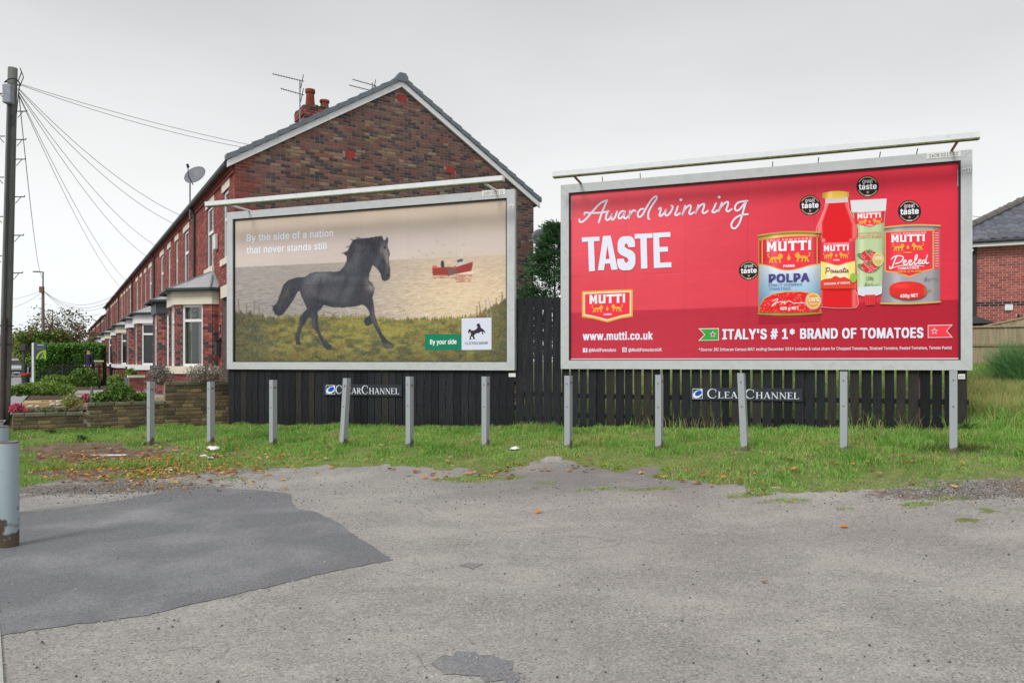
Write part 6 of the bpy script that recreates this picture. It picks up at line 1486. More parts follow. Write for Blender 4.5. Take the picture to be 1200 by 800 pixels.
# ------------------------------------------------------------------ black fences
fence_m = material('black_stained_wood', attr=True, rough=.85, noise=.5, nscale=6, stretch=(6, 6, .5), bump=.35, bscale=10, spec=.15)
def board_mesh(w, z0, z1, c, th=.02):
    mb = MB(); a = random.uniform(-.003, .003)
    mb.prism([(0, z0), (w, z0 + a), (w + a, z1), (a, z1 + a)], -th / 2 + a, th / 2 + a, c); return mb
def fence(label, pl, s0, s1, zt, pitch, gap, yoff, rails, zbot=-.015, group=None, jitter=.0):
    t = thing('black_fence', label, 'fence', (pl.o.x, pl.o.y, 0), pl.ang, group)
    n = int(round((s1 - s0) / pitch)); p = (s1 - s0) / n
    for i in range(n):
        x = s0 + i * p; wx, wy = pl.o.x + pl.d.x * x, pl.o.y + pl.d.y * x
        g = gz(wx, wy); tone = random.uniform(.013, .027); c = (tone, tone * 1.06, tone * 1.22, 1)
        if random.random() < .15: c = (.035, .032, .029, 1)
        gg = gap * random.uniform(.6, 1.4)
        mb = board_mesh(p - gg, g + zbot + random.uniform(-.03, .03), zt + random.uniform(-jitter, jitter), c)
        o = mb.build('board', fence_m, t); o.location = (x, yoff + random.uniform(-.004, .004), 0)
    for z in rails:
        mb = MB(); mb.box((s0, yoff + .016, z - .04), (s1, yoff + .06, z + .04), (.02, .02, .023, 1)); mb.build('rail', fence_m, t)
    return t
fl_ = fence('low black fence under the horse billboard', PL, -.17, PL.w + .14, EYE - .158, .155, .012, .03, (.75, 1.2))
fr_ = fence('low black fence with open gaps under the tomato billboard', PR_, -.15, PR_.w + .13, 1.63 - .158, .168, .030, .03, (.62, .98))
PT_ = Plane(-.083 + PL.d.x * .155, 13.82 + PL.d.y * .155, 1.054 - PR_.d.x * .155, 13.55 - PR_.d.y * .155)
fence('tall black fence panel between the two billboards', PT_, .002, PT_.w - .002, 2.79, .158, .016, .06, (.55, 1.0, 2.70), jitter=.012)
def name_sign(parent_label, pl, x0, y0, x1, y1, hpx):
    pr = Print(pl); a = pl.at(x0, y0); b = pl.at(x1, y1); h = hpx / F * (pl.o.y + (a[0] + b[0]) / 2 * pl.d.y)
    t = thing('name_sign', parent_label, 'sign', (pl.o.x, pl.o.y, 0), pl.ang, 'name signs on the fences')
    mb = MB(); mb.box((a[0], -.012, (a[1] + b[1]) / 2 - h / 2), (b[0], .012, (a[1] + b[1]) / 2 + h / 2)); pt = mb.build('plate', material('sign_plate', (.028, .035, .045, 1), rough=.4), t)
    pr.lay = .0135; W_ = x1 - x0; H = hpx; w_ = K(222, 230, 240); ym = (y0 + y1) / 2; sl = (y1 - y0) / W_
    lx, ly = x0 + H * .62, ym - W_ / 2 * sl + H * .62 * sl
    q = H * .40
    pr.poly([(lx - q, ly - q), (lx + q, ly - q), (lx + q, ly + q), (lx - q, ly + q)], w_); pr.poly([(lx - q * .92, ly - q * .90), (lx + q * .92, ly - q * .90), (lx + q * .92, ly + q * .92), (lx - q * .92, ly + q * .92)], K(50, 58, 68))
    pr.ellipse(lx + q * .02, ly + q * .08, q * 1.02, q * .72, w_, rot=-.5); pr.ellipse(lx + q * .16, ly - q * .08, q * .74, q * .46, K(18, 84, 190), rot=-.5); pr.poly([(lx + q * .5, ly - q * .9), (lx + q * .92, ly - q * .9), (lx + q * .92, ly - q * .35)], w_)
    serif_text(pr, 'CLEARCHANNEL', [1, 0, 0, 0, 0, 1, 0, 0, 0, 0, 0, 0], x0 + W_ * .155, y0 + H * .34 + sl * W_ * .15, x0 + W_ * .975, y1 + H * .34, H * .74, .72, w_)
    pr.build('lettering', ink, pt)
name_sign('dark name sign on the fence under the horse billboard', PL, 379.5, 449.8 + 6.6, 471, 450.4 + 6.8, 13.2)
name_sign('dark name sign on the fence under the tomato billboard', PR_, 808.5, 454 + 7, 940.5, 455.5 + 7, 14.6)
t = thing('number_tag', 'small white number tag at the right end of the low fence', 'tag', (PR_.o.x, PR_.o.y, 0), PR_.ang)
a = PR_.at(1123, 438); b = PR_.at(1131, 444); mb = MB(); mb.box((a[0], .004, b[1]), (b[0], .0175, a[1])); mb.build('plate', white_pl, t)
v_, f_ = glyphs('451'); m2 = MB(); k_ = (b[0] - a[0]) * .8 / (v_[:, 0].max() - v_[:, 0].min()); m2.v = [(a[0] + (b[0] - a[0]) * .1 + (q[0] - v_[:, 0].min()) * k_, .0028, b[1] + .02 + q[1] * k_) for q in v_]; m2.f = f_; m2.c = [(.02, .02, .02, 1)] * len(f_); m2.build('digits', ink, t)
t = thing('number_tag', 'small white number tag under the right corner of the horse billboard', 'tag', (PL.o.x, PL.o.y, 0), PL.ang)
a = PL.at(596, 437); b = PL.at(604, 441.5); mb = MB(); mb.box((a[0], .004, b[1]), (b[0], .0175, a[1])); mb.build('plate', white_pl, t)

# ------------------------------------------------------------------ steel posts along the verge
def boll_mat(name='bollard_paint', c1=(.30, .375, .42, 1), c2=(.10, .12, .15, 1), cr_=(.085, .065, .045, 1), amt=.42, zt=.34):
    m = bpy.data.materials.new(name); m.use_nodes = True; nt = m.node_tree; b = nt.nodes['Principled BSDF']; k = nt.links.new
    t = nt.nodes.new('ShaderNodeTexCoord'); sp = nt.nodes.new('ShaderNodeSeparateXYZ'); k(t.outputs['Object'], sp.inputs[0])
    n = nt.nodes.new('ShaderNodeTexNoise'); n.inputs['Scale'].default_value = 9; n.inputs['Detail'].default_value = 6; k(t.outputs['Object'], n.inputs['Vector'])
    r = nt.nodes.new('ShaderNodeMapRange'); r.inputs[1].default_value = .02; r.inputs[2].default_value = zt; r.inputs[3].default_value = amt; r.inputs[4].default_value = .0; k(sp.outputs[2], r.inputs[0])
    a = nt.nodes.new('ShaderNodeMath'); a.operation = 'ADD'; k(n.outputs[0], a.inputs[0]); k(r.outputs[0], a.inputs[1])
    r2 = nt.nodes.new('ShaderNodeMapRange'); r2.inputs[1].default_value = .66; r2.inputs[2].default_value = .74; k(a.outputs[0], r2.inputs[0])
    vo = nt.nodes.new('ShaderNodeTexVoronoi'); vo.inputs['Scale'].default_value = 7; k(t.outputs['Object'], vo.inputs['Vector'])
    r3 = nt.nodes.new('ShaderNodeMapRange'); r3.inputs[1].default_value = .10; r3.inputs[2].default_value = .085; k(vo.outputs['Distance'], r3.inputs[0])
    mx = nt.nodes.new('ShaderNodeMix'); mx.data_type = 'RGBA'; mx.inputs[6].default_value = c1; mx.inputs[7].default_value = c2; k(r3.outputs[0], mx.inputs[0])
    m2 = nt.nodes.new('ShaderNodeMix'); m2.data_type = 'RGBA'; m2.inputs[7].default_value = cr_; k(r2.outputs[0], m2.inputs[0]); k(mx.outputs[2], m2.inputs[6]); k(m2.outputs[2], b.inputs['Base Color'])
    b.inputs['Roughness'].default_value = .45
    bp = nt.nodes.new('ShaderNodeBump'); bp.inputs['Strength'].default_value = .3; bp.inputs['Distance'].default_value = .01; k(n.outputs[0], bp.inputs['Height']); k(bp.outputs[0], b.inputs['Normal'])
    return m
post_m2 = boll_mat('weathered_post', (.33, .365, .39, 1), (.25, .26, .26, 1), (.13, .11, .075, 1), .34, .22)
post_m = material('galvanised_post', (.31, .345, .375, 1), rough=.55, noise=.10, nscale=8, bump=.1, dirt=(.26, .25, .22, 1), dscale=6, dlo=.6, dhi=.85)
P0, P1 = Vector((-6.28, 12.9)), Vector((5.54, 9.3))
posts = [(176.5, 447, 520, 0, 'post before the garden wall, leftmost of the row'), (247, 447, 520, 0, 'post in front of the tallest step of the garden wall'), (320, 445, 522, 0, 'post under the left end of the horse billboard'),
         (402, 443, 522.5, 4.5, 'post leaning to the right in front of the left name sign'), (480, 441, 523, 0, 'post just right of the left name sign'), (569, 441, 523, 0, 'post under the bank logo of the horse billboard'),
         (666, 440, 524.5, 0, 'post under the left edge of the tomato billboard'), (772.5, 439, 524.5, 0, 'post between the tomato poster edge and the right name sign'), (873, 437, 528, -4.5, 'post leaning to the left in front of the right name sign'),
         (989, 435, 536, 0, 'post right of the right name sign'), (1117.3, 434, 531, 0, 'post at the right end of the low fence')]
for px, yt, yb, lean, lab in posts:
    k = (px - 600) / F; dd = P1 - P0; s = (k * P0.y - P0.x) / (dd.x - k * dd.y); x, y = P0.x + dd.x * s, P0.y + dd.y * s
    zt = ZY(yt, y); zg = ZY(yb, y); gnd = gz(x, y); lx = lean / F * y
    t = thing('verge_post', 'grey steel ' + lab, 'post', (x, y, gnd), R(-32), 'grey steel posts along the verge')
    zb_ = min(zg, gnd) - gnd - .15; h = zt - gnd; ca, sa = math.cos(R(32)), math.sin(R(32))
    mb = MB(); w = .043; Mx = Matrix.Shear('XY', 4, (0, 0)) if False else Matrix.Identity(4); Mx[0][2] = lx / h * ca; Mx[1][2] = lx / h * sa
    # channel section with returned lips
    sec = [(-w, -w), (w, -w), (w, w * 1.1), (w - .006, w * 1.1), (w - .006, -w + .006), (-w + .006, -w + .006), (-w + .006, w * 1.1), (-w, w * 1.1)]
    n = len(sec); P = [(a_, b_, zb_) for a_, b_ in sec] + [(a_, b_, h) for a_, b_ in sec]; P = [Mx @ Vector(q) for q in P]
    mb.raw(P, [tuple(range(n - 1, -1, -1)), tuple(range(n, 2 * n))] + [(i, (i + 1) % n, (i + 1) % n + n, i + n) for i in range(n)])
    mb.box((-w + .007, -w + .007, zb_), (w - .007, w * 1.05, h - .004), M=Mx)
    mb.build('upright', post_m2, t)
    for zz in (h - .12, h - .45): mb = MB(); mb.tube([Mx @ Vector((0, -w - .006, zz)), Mx @ Vector((0, -w + .002, zz))], .011, 6); mb.build('bolt', rust_m, t)

# ------------------------------------------------------------------ painted tube bollards
bm_ = boll_mat()
for px, yb, yt, r, lab in ((10.8, 640, 517, .074, 'pale blue tube bollard with a rusty foot, nearest the camera'), (.5, 0, 499, .074, 'pale blue tube bollard cut by the left edge, behind the nearest one'), (-5, 0, 493, .074, 'farthest pale bollard, its top just showing at the left edge')):
    if yb: x, y = G(px, yb)
    else:
        y = {499: 7.7, 493: 8.6}[yt]; x = px_(px, y)
    g = gz(x, y); h = ZY(yt, y) - g
    t = thing('bollard', lab, 'bollard', (x, y, g), random.uniform(0, 1), 'pale blue tube bollards')
    mb = MB(); mb.lathe([(r, -.15), (r, h - .004), (r - .004, h), (r - .011, h), (r - .012, h - .25), (0.001, h - .26)], (0, 0, 0), 28); mb.build('tube', bm_, t, smooth=False)
    mb = MB(); mb.lathe([(r - .012, h + .0005), (r + .0015, h + .0005), (r + .0015, h - .012), (r - .0, h - .014)], (0, 0, 0), 28); mb.build('rusty_rim', rust_m, t)

# ------------------------------------------------------------------ telegraph pole, steps and wires
pole_m = material('weathered_pole_wood', (.14, .15, .135, 1), rough=.9, noise=.3, nscale=5, stretch=(6, 6, .6), bump=.5, bscale=14)
pd = 16.0; bx_, tx_ = px_(4.6, pd), px_(15.0, pd); zt_ = ZY(80, pd); zg_ = gz(bx_, pd)
pole = thing('telegraph_pole', 'tall wooden telegraph pole with steps leaning slightly right, at the left edge', 'telegraph pole', (bx_, pd, zg_), 0)
H_ = zt_ - zg_; lean = (tx_ - bx_)
def on_pole(z, a=0., r=.13):
    r = r * .83; return Vector((lean * z / H_ + r * math.sin(a), -r * math.cos(a), z))
mb = MB(); mb.tube([on_pole(z, 0, 0) for z in np.linspace(-.3, H_, 9)], [.116 - .003 * i for i in range(9)], 16); mb.build('shaft', pole_m, pole, smooth=True)
mb = MB(); mb.tube([on_pole(z, .35, .15) for z in (0, 1.2, 2.3)], .055, 8); mb.build('cable_guard', material('cable_guard', (.05, .04, .038, 1), rough=.6, noise=.2), pole)
mb = MB(); mb.tube([on_pole(z, .35, .145) for z in (2.3, 4, 5.6, H_ - .65)], .016, 6); mb.tube([on_pole(z, .15, .145) for z in (2.3, 4, 5.6, H_ - .65)], .014, 6); mb.build('riser_cable', black_m, pole)
for z in (2.15, 1.75): 
    mb = MB(); mb.tube([on_pole(z, a_, .157) for a_ in np.linspace(0, 2 * math.pi, 17)], .012, 4, caps=False); mb.build('steel_band', black_m, pole)
mb = MB(); mb.bevel_box((-.09, -.09, -.20), (.09, .05, .20), .015, (.27, .30, .33, 1)); jb = mb.build('junction_box', brick_m, pole); jb.location = on_pole(H_ - .62, .2, .17)
mb = MB(); mb.tube([on_pole(H_ - .3, a_, .17) + Vector((0, 0, .04 * math.sin(2 * a_))) for a_ in np.linspace(0, 2 * math.pi, 17)], .014, 4, caps=False); mb.tube([on_pole(H_ - .3, 1.5, .15), on_pole(H_ - .1, 1.5, .24), on_pole(H_ + .0, 1.5, .2), on_pole(H_ - .2, 1.5, .30), on_pole(H_ - .45, 1.4, .2), on_pole(H_ - 1.1, 1.2, .17), on_pole(H_ - 1.3, .8, .16), on_pole(H_ - 1.0, .5, .15)], .010, 5)
mb.build('cable_loop', black_m, pole)
for side, lst in ((1, (131, 164, 187, 231, 276, 320)), (-1, (110, 160, 208, 254, 300))):
    for py in lst:
        z = ZY(py, pd) - zg_; mb = MB(); c0 = on_pole(z, 0, 0)
        mb.tube([c0 + Vector((side * .12, -.02, .0)), c0 + Vector((side * .33, -.02, .0)), c0 + Vector((side * .34, -.02, .03))], .012, 5); mb.tube([c0 + Vector((side * .26, -.02, 0)), c0 + Vector((side * .14, -.02, -.14))], .008, 4)
        mb.build('pole_step', black_m, pole)
wire_m = material('wire', (.20, .20, .21, 1), rough=.6)
ptop = Vector((bx_ + lean + .12, pd, zt_ - .45))
def wire(label, a, b, sag, r=.0065, group='overhead wires from the telegraph pole', segs=16, name='overhead_wire'):
    a, b = Vector(a), Vector(b); mb = MB()
    mb.tube([a.lerp(b, i / segs) - Vector((0, 0, sag * 4 * (i / segs) * (1 - i / segs))) for i in range(segs + 1)], r, 5)
    o = mb.build(name, wire_m, loc=(a.x, a.y, a.z)); tag(o, label, 'wire', group)
    return o
for lab, (u, v, z), sag, dzz in (('upper wire from the pole to the chimney side of the end roof', (3.2, 1.7, 7.35), .10, .12), ('lower wire from the pole to the end roof', (3.0, 1.5, 7.22), .16, .10),
    ('wire from the pole to the second house, nearer of its pair', (8.0, -.2, 5.9), .35, 0), ('wire from the pole to the second house, farther of its pair', (6.7, -.2, 5.95), .3, .02),
    ('upper wire from the pole to the third house', (13.2, -.2, 5.9), .4, -.05), ('lower wire from the pole to the fourth house', (16.2, -.2, 5.85), .45, -.06),
    ('upper of the two steepest wires, to the sixth house', (27, -.2, 5.85), .5, -.1), ('lower of the two steepest wires, to the seventh house', (31, -.2, 5.85), .55, -.12)):
    wire(lab, ptop + Vector((0, 0, dzz)), T(u, v, z), sag)
# farther poles and lamps along the street
conc_m = material('lamp_column_grey', (.22, .23, .24, 1), rough=.5)
d2 = 58; x2 = px_(50.4, d2)
t = thing('telegraph_pole', 'distant brown telegraph pole with a street lamp on top, left of the houses', 'telegraph pole', (x2, d2, .3), 0)
mb = MB(); mb.tube([(0, 0, 0), (0, 0, ZY(336, d2) - .3)], [.14, .10], 10); mb.build('shaft', material('grey_brown_wood', (.19, .15, .14, 1), rough=.9), t)
mb = MB(); mb.tube([(0, 0, ZY(336, d2) - .32), (0, 0, ZY(318.5, d2) - .3)], .06, 8); mb.tube([(0, 0, ZY(318.8, d2) - .3), (-.35, -.2, ZY(318.6, d2) - .3)], .05, 6); mb.build('lamp_bracket', conc_m, t)
mb = MB(); mb.bevel_box((-.62, -.33, ZY(319.4, d2) - .3), (-.2, -.1, ZY(318, d2) - .3), .02); mb.build('lantern', conc_m, t)
mb = MB(); mb.bevel_box((-.16, -.26, ZY(343, d2) - .3), (.16, -.1, ZY(336, d2) - .3), .02, (.20, .10, .09, 1)); mb.build('pole_box', brick_m, t)
for k in range(7):
    mb = MB(); z = ZY(350 + k * 6.5, d2) - .3; s_ = 1 if k % 2 else -1; mb.tube([(0, 0, z), (s_ * .3, 0, z)], .015, 4); mb.build('pole_step', black_m, t)
ft = Vector((x2, d2, ZY(340, d2)))
for i, (bx, by, bz) in enumerate((T(36, -.2, 5.9), T(42, -.2, 5.9), T(47, -.2, 5.9), T(56, -.2, 5.8))):
    wire('thin wire from the distant pole to the %s of the far houses' % ('nearest', 'second', 'third', 'farthest')[i], ft, (bx, by, bz), .9, .012, 'thin wires from the distant pole')
wire('wire from the distant pole to the left edge, upper', ft, (px_(-60, 60), 62, ZY(347, 60)), .5, .012, 'thin wires from the distant pole'); wire('wire from the distant pole to the left edge, lower', ft - Vector((0, 0, .1)), (px_(-60, 60), 62, ZY(356, 60)), .9, .012, 'thin wires from the distant pole')
wire('faint wire from the near pole top down to the distant pole', ptop, ft + Vector((0, 0, 1.0)), 1.2, .010, 'thin wires from the distant pole')
d3 = 95; x3 = px_(61.5, d3)
t = thing('street_lamp', 'slim grey street lamp far down the street', 'street lamp', (x3, d3, .3), 0)
mb = MB(); mb.tube([(0, 0, 0), (0, 0, ZY(363.5, d3) - .3)], [.12, .08], 8); mb.build('column', conc_m, t)
mb = MB(); mb.bevel_box((-.62, -.12, ZY(364.6, d3) - .3), (.08, .12, ZY(363, d3) - .3), .03); mb.build('lantern', conc_m, t)
x4 = px_(58.6, 110); t = thing('telegraph_pole', 'short far telegraph pole left of the slim lamp', 'telegraph pole', (x4, 110, .3), 0)
mb = MB(); mb.tube([(0, 0, 0), (0, 0, ZY(383, 110) - .3)], [.24, .17], 8); mb.build('shaft', pole_m, t)
mb = MB(); mb.tube([(-.35, 0, ZY(386, 110) - .3), (.35, 0, ZY(386, 110) - .3)], .06, 6); mb.build('cross_arm', pole_m, t)

# ------------------------------------------------------------------ estate sign, bin post, railings
ds = 34; sx = px_(39.2, ds)
t = thing('sign_board', 'dark estate sign board with a lime green letter, in front of the hedge', 'sign', (sx, ds, .5), 0)
mb = MB(); mb.bevel_box((-.06, -.04, -.2), (.04, .04, ZY(401.5, ds) - .5), .008, (.62, .68, .70, 1)); mb.build('post', brick_m, t)
mb = MB(); z1_, z0_ = ZY(402.5, ds) - .5, ZY(421, ds) - .5; wS = (53.8 - 39.6) / F * ds
mb.box((.045, -.02, z0_), (.045 + wS, .02, z1_)); bd = mb.build('board', material('sign_slate_grey', (.045, .06, .085, 1), rough=.5), t)
def flat(mb, pts, y, c): mb.face([(a_, y, b_) for a_, b_ in pts], c)
mb = MB(); lime = S(166, 205, 50, .75); H0 = z1_ - z0_
def sp_(fx, fy): return (.045 + wS * fx, z1_ - H0 * fy)
A = np.radians(np.linspace(180, 272, 14)); 
for i in range(13):
    q = [sp_(.93 + .78 * math.cos(A[i]) * 1, .98 + .56 * math.sin(A[i])), sp_(.93 + .62 * math.cos(A[i]), .98 + .45 * math.sin(A[i])), sp_(.93 + .62 * math.cos(A[i + 1]), .98 + .45 * math.sin(A[i + 1])), sp_(.93 + .78 * math.cos(A[i + 1]), .98 + .56 * math.sin(A[i + 1]))]
    flat(mb, q, -.0235, lime)
flat(mb, [sp_(.84, .44), sp_(.99, .44), sp_(.99, .98), sp_(.84, .98)], -.0225, lime); flat(mb, [sp_(.46, .98), sp_(.56, .98), sp_(.88, .58), sp_(.84, .52)], -.0245, lime); flat(mb, [sp_(.62, .84), sp_(.9, .84), sp_(.9, .90), sp_(.58, .90)], -.0255, lime)
for txt, fx0, fx1, fy, hh, c in (('Sold', .2, .80, .39, .16, S(150, 175, 90, .7)),):
    v_, f_ = glyphs(txt, .02); a_, w_ = v_[:, 0].min(), v_[:, 0].max() - v_[:, 0].min(); n0 = len(mb.v)
    mb.v += [(sp_(fx0 + (fx1 - fx0) * (q[0] - a_) / w_, 0)[0], -.0265, sp_(0, fy)[1] + q[1] / cap_height() * hh * H0) for q in v_]; mb.f += [tuple(i + n0 for i in f) for f in f_]; mb.c += [c] * len(f_)
flat(mb, [sp_(.26, .115), sp_(.80, .115), sp_(.80, .075), sp_(.26, .075)], -.0262, S(225, 232, 240, .8))
mb.build('lettering', ink, bd)
dB = 45; xB = px_(28.2, dB)
t = thing('signal_post', 'black post with a boxy black head beside the parked cars', 'post', (xB, dB, .36), 0)
mb = MB(); mb.tube([(0, 0, 0), (0, 0, 2.4)], .055, 8); mb.build('pole', black_m, t)
mb = MB(); mb.bevel_box((-.16, -.14, ZY(411, dB) - .36), (.17, .14, ZY(403.5, dB) - .36), .03); mb.build('head', black_m, t)
mb = MB(); mb.bevel_box((-.10, -.12, .35), (.12, .12, 1.1), .02); mb.build('control_box', black_m, t)
dK = 38; xK = px_(30, dK)
t = thing('litter_bin', 'dark bin with a red rim standing on the pavement in front of the cars', 'bin', (xK, dK, .36), .3)
mb = MB(); mb.lathe([(.17, 0), (.19, .5), (.2, .52)], (0, 0, 0), 14, (.04, .05, .05, 1)); mb.lathe([(.001, .5), (.2, .52)], (0, 0, 0), 14, (.04, .05, .05, 1)); mb.build('bin_body', brick_m, t)
mb = MB(); mb.lathe([(.2, .52), (.225, .54), (.225, .62), (.17, .66), (.001, .67)], (0, 0, 0), 14, S(190, 70, 50, .7)); mb.build('bin_lid', brick_m, t)
iron_m = material('black_iron', (.02, .022, .026, 1), rough=.45)
def railing(label, p, q, h, zfoot, bars, group=None, gate=False, rise=0):
    p, q = Vector(p[:2]), Vector(q[:2]); d = q - p; L_ = d.length
    t = thing('iron_railing' if not gate else 'iron_gate', label, 'railing' if not gate else 'gate', (p.x, p.y, zfoot), math.atan2(d.y, d.x), group)
    mb = MB(); mb.tube([(0, 0, h), (L_, 0, h + rise)], .018, 4); mb.build('top_rail', iron_m, t); mb = MB(); mb.tube([(0, 0, .1), (L_, 0, .1 + rise)], .018, 4); mb.build('bottom_rail', iron_m, t)
    for i in range(bars + 1):
        x = L_ * i / bars; r = rise * i / bars; mb = MB(); e = i in (0, bars)
        if e: mb.box((x - .025, -.025, -.1 + r), (x + .025, .025, h + .08 + r))
        else: mb.tube([(x, 0, .1 + r), (x, 0, h + r)], .009, 4, caps=False)
        mb.build('post' if e else 'bar', iron_m, t)
    return t
dr_ = 27.
def RP(px, d): return (px_(px, d), d)
railing('black iron railing behind the green bush, left of the garden gate', RP(74, 26), RP(116, 27.5), .80, .62, 16)
g_ = railing('black iron garden gate beside the white bay sills', RP(116.5, 27.5), RP(129, 28), .80, .62, 6, gate=True)
mb = MB(); mb.box((.05, -.02, .1), (.36, .0, .34)); mb.build('kick_panel', iron_m, g_)
railing('short black railing right of the garden gate', RP(129.5, 28), RP(148, 28.6), .72, .62, 8)
railing('long black railing rising along the front of the hedge', RP(46, 31), RP(90, 38), .75, .45, 22, rise=.45)
railing('second black railing, behind the long one by the hedge', RP(60, 34), RP(108, 41), .80, .6, 22, rise=.3)

# ------------------------------------------------------------------ cars
def car(label, loc, rz, paint, group='cars parked along the street'):
    t = thing('parked_car', label, 'car', loc, rz, group)
    pm = material('car_paint', paint, rough=.25, spec=.6)
    prof = [(-2.1, .35), (-2.12, .75), (-1.95, .92), (-1.1, 1.0), (-.45, 1.42), (.9, 1.46), (1.7, 1.05), (2.05, .95), (2.1, .4), (1.75, .3), (1.6, .55), (1.35, .64), (1.08, .55), (.95, .28), (-.95, .28), (-1.1, .55), (-1.35, .64), (-1.6, .55), (-1.75, .3)]
    mb = MB(); n = len(prof)
    rows = [(-.86, .97), (-.82, 1.0), (.82, 1.0), (.86, .97)]
    def yy(y, z): return y * (1 - .18 * max(0, (z - .95) / .5))
    P = []
    for y, k in rows: P += [(x, yy(y, z), z * k if z > .6 else z) for x, z in prof]
    F_ = [tuple(range(n)), tuple(range(4 * n - 1, 3 * n - 1, -1))]
    for r in range(3):
        for i in range(n): F_.append((r * n + i, (r + 1) * n + i, (r + 1) * n + (i + 1) % n, r * n + (i + 1) % n))
    mb.raw(P, F_); mb.build('body', pm, t)
    for nm, a, b in (('windscreen', (-1.08, 1.03), (-.48, 1.40)), ('rear_window', (1.62, 1.10), (.95, 1.44))):
        s_ = -1 if nm == 'windscreen' else 1; mb = MB(); mb.face([(a[0] + s_ * .03, -.72, a[1] + .02), (a[0] + s_ * .03, .72, a[1] + .02), (b[0] + s_ * .03, .62, b[1] + .02), (b[0] + s_ * .03, -.62, b[1] + .02)][::s_]); mb.build(nm, glass_m, t)
    for s_ in (-1, 1):
        mb = MB(); mb.prism([(-.95, 1.03), (1.45, 1.08), (.85, 1.38), (-.42, 1.36)], s_ * .80, s_ * .845); mb.build('side_window', glass_m, t)
        mb = MB(); mb.bevel_box((-2.14, s_ * .62 - .16, .66), (-2.02, s_ * .62 + .16, .82), .02, (.75, .78, .8, 1)); mb.build('headlight', brick_m, t)
        mb = MB(); mb.bevel_box((-.85, s_ * .98 - .08, 1.0), (-.72, s_ * .98 + .08, 1.12), .02); mb.build('door_mirror', pm, t)
        for x in (-1.35, 1.35):
            mb = MB(); Mw = Matrix.Translation((x, s_ * .78, .32)) @ Matrix.Rotation(R(90), 4, 'X'); mb.lathe([(.001, -.1), (.30, -.1), (.32, -.07), (.32, .07), (.30, .1), (.001, .1)], (0, 0, 0), 16, (.02, .02, .02, 1), M=Mw); w = mb.build('wheel', brick_m, t)
            mb = MB(); mb.lathe([(.001, -.112), (.19, -.105), (.2, .105), (.001, .112)], (0, 0, 0), 12, (.35, .36, .37, 1), M=Mw); mb.build('rim', brick_m, w)
    mb = MB(); mb.box((-2.16, -.5, .42), (-2.1, .5, .60), (.02, .02, .02, 1)); mb.build('grille', brick_m, t)
    mb = MB(); mb.box((-2.17, -.26, .36), (-2.161, .26, .46), (.75, .75, .72, 1)); mb.build('registration_plate', brick_m, t)
    return t
AZ = math.atan2(ay, ax)
car('silver car facing the camera, half hidden by the telegraph pole', W(16, 62, .335), AZ + .12, (.50, .54, .58, 1))
car('white car parked behind the black post', W(30, 74, .335), AZ + .05, (.62, .64, .66, 1))
car('dark blue car beside the white sign post', W(42, 66, .335), AZ, (.035, .045, .08, 1))
car('white car farthest down the street behind the bin', W(24, 98, .335), AZ, (.60, .61, .62, 1))
# far building with a pale roof and the end of the street
t = thing('far_building', 'far white gabled building beyond the parked cars', 'building', W(14, 180, .3), .2)
mb = MB(); mb.box((-9, 0, 0), (7, 12, 2.4), (.62, .64, .68, 1)); mb.build('wall', brick_m, t)
mb = MB(); mb.prism([(-9.4, 2.402), (7.4, 2.402), (-1, 5.4)], -.4, 12.4, (.52, .56, .62, 1)); mb.build('roof', brick_m, t)
for k in range(4): mb = MB(); mb.box((-7.5 + k * 3.6, -.06, .7), (-5.7 + k * 3.6, -.005, 1.9), (.05, .06, .07, 1)); mb.build('window', brick_m, t)
t = thing('far_building', 'low far building with a brown roof and chimney behind the cars', 'building', W(22, 140, .3), .1)
mb = MB(); mb.box((-6, 0, 0), (6, 8, 2.2), (.5, .42, .40, 1)); mb.build('wall', brick_m, t); mb = MB(); mb.prism([(-6.3, 2.205), (6.3, 2.205), (5.2, 3.1), (-5.2, 3.1)], -.3, 8.3, (.22, .15, .14, 1)); mb.build('roof', brick_m, t)
mb = MB(); mb.box((-.3, 3, 3.11), (.4, 4, 3.9), (.25, .16, .14, 1)); mb.build('chimney', brick_m, t)

# ------------------------------------------------------------------ the house at the right, its fence and shed roof
dR = 22.5; ang = R(-24); cxr = px_(1144.5, dR)
rh = thing('brick_house', 'modern red brick house with dark pantiles behind the wooden fence, right edge', 'house', (cxr, dR, 1.0), ang)
M = Matrix(((1, 0, 0, 0), (0, 1, 0, 0), (0, 0, 1, 0), (0, 0, 0, 1)))
eh = ZY(291, dR) - 1.0; Hh = [(1.05, 2.85, .9, ZY(378, dR) - 1.0 + .02)]
mb = MB()
for r in rects(0, 8, -.5, eh, Hh): mb.box((r[0], .006, r[2]), (r[1], .25, r[3]), M=M)
wl = mb.build('front_wall', mortar_pale, rh)
REDN = [S(172, 96, 88, .9), S(162, 88, 82, .9), S(180, 104, 92, .9), S(152, 82, 78, .9)]
dark_row = ZY(355.5, dR) - 1.0
hd = Hh[0]; sold = (hd[0] - .02, hd[1] + .02, hd[3], hd[3] + .225)
mb = MB()
for b in courses(0, 8, -.2, eh, Hh + [sold]):
    c = jit(random.choice(REDN), .12)
    if abs((b[2] + b[3]) / 2 - dark_row) < .08: c = jit(S(92, 62, 62, .6), .15)
    mb.raw([(b[0], .006, b[2]), (b[1], .006, b[2]), (b[1], .006, b[3]), (b[0], .006, b[3]), (b[0] + .003, -.005, b[2] + .003), (b[1] - .003, -.005, b[2] + .003), (b[1] - .003, -.005, b[3] - .003), (b[0] + .003, -.005, b[3] - .003)], [(4, 5, 6, 7), (0, 1, 5, 4), (1, 2, 6, 5), (2, 3, 7, 6), (3, 0, 4, 7)], c)
bb = mb.build('brick', brick_m, wl); bb['kind'] = 'stuff'
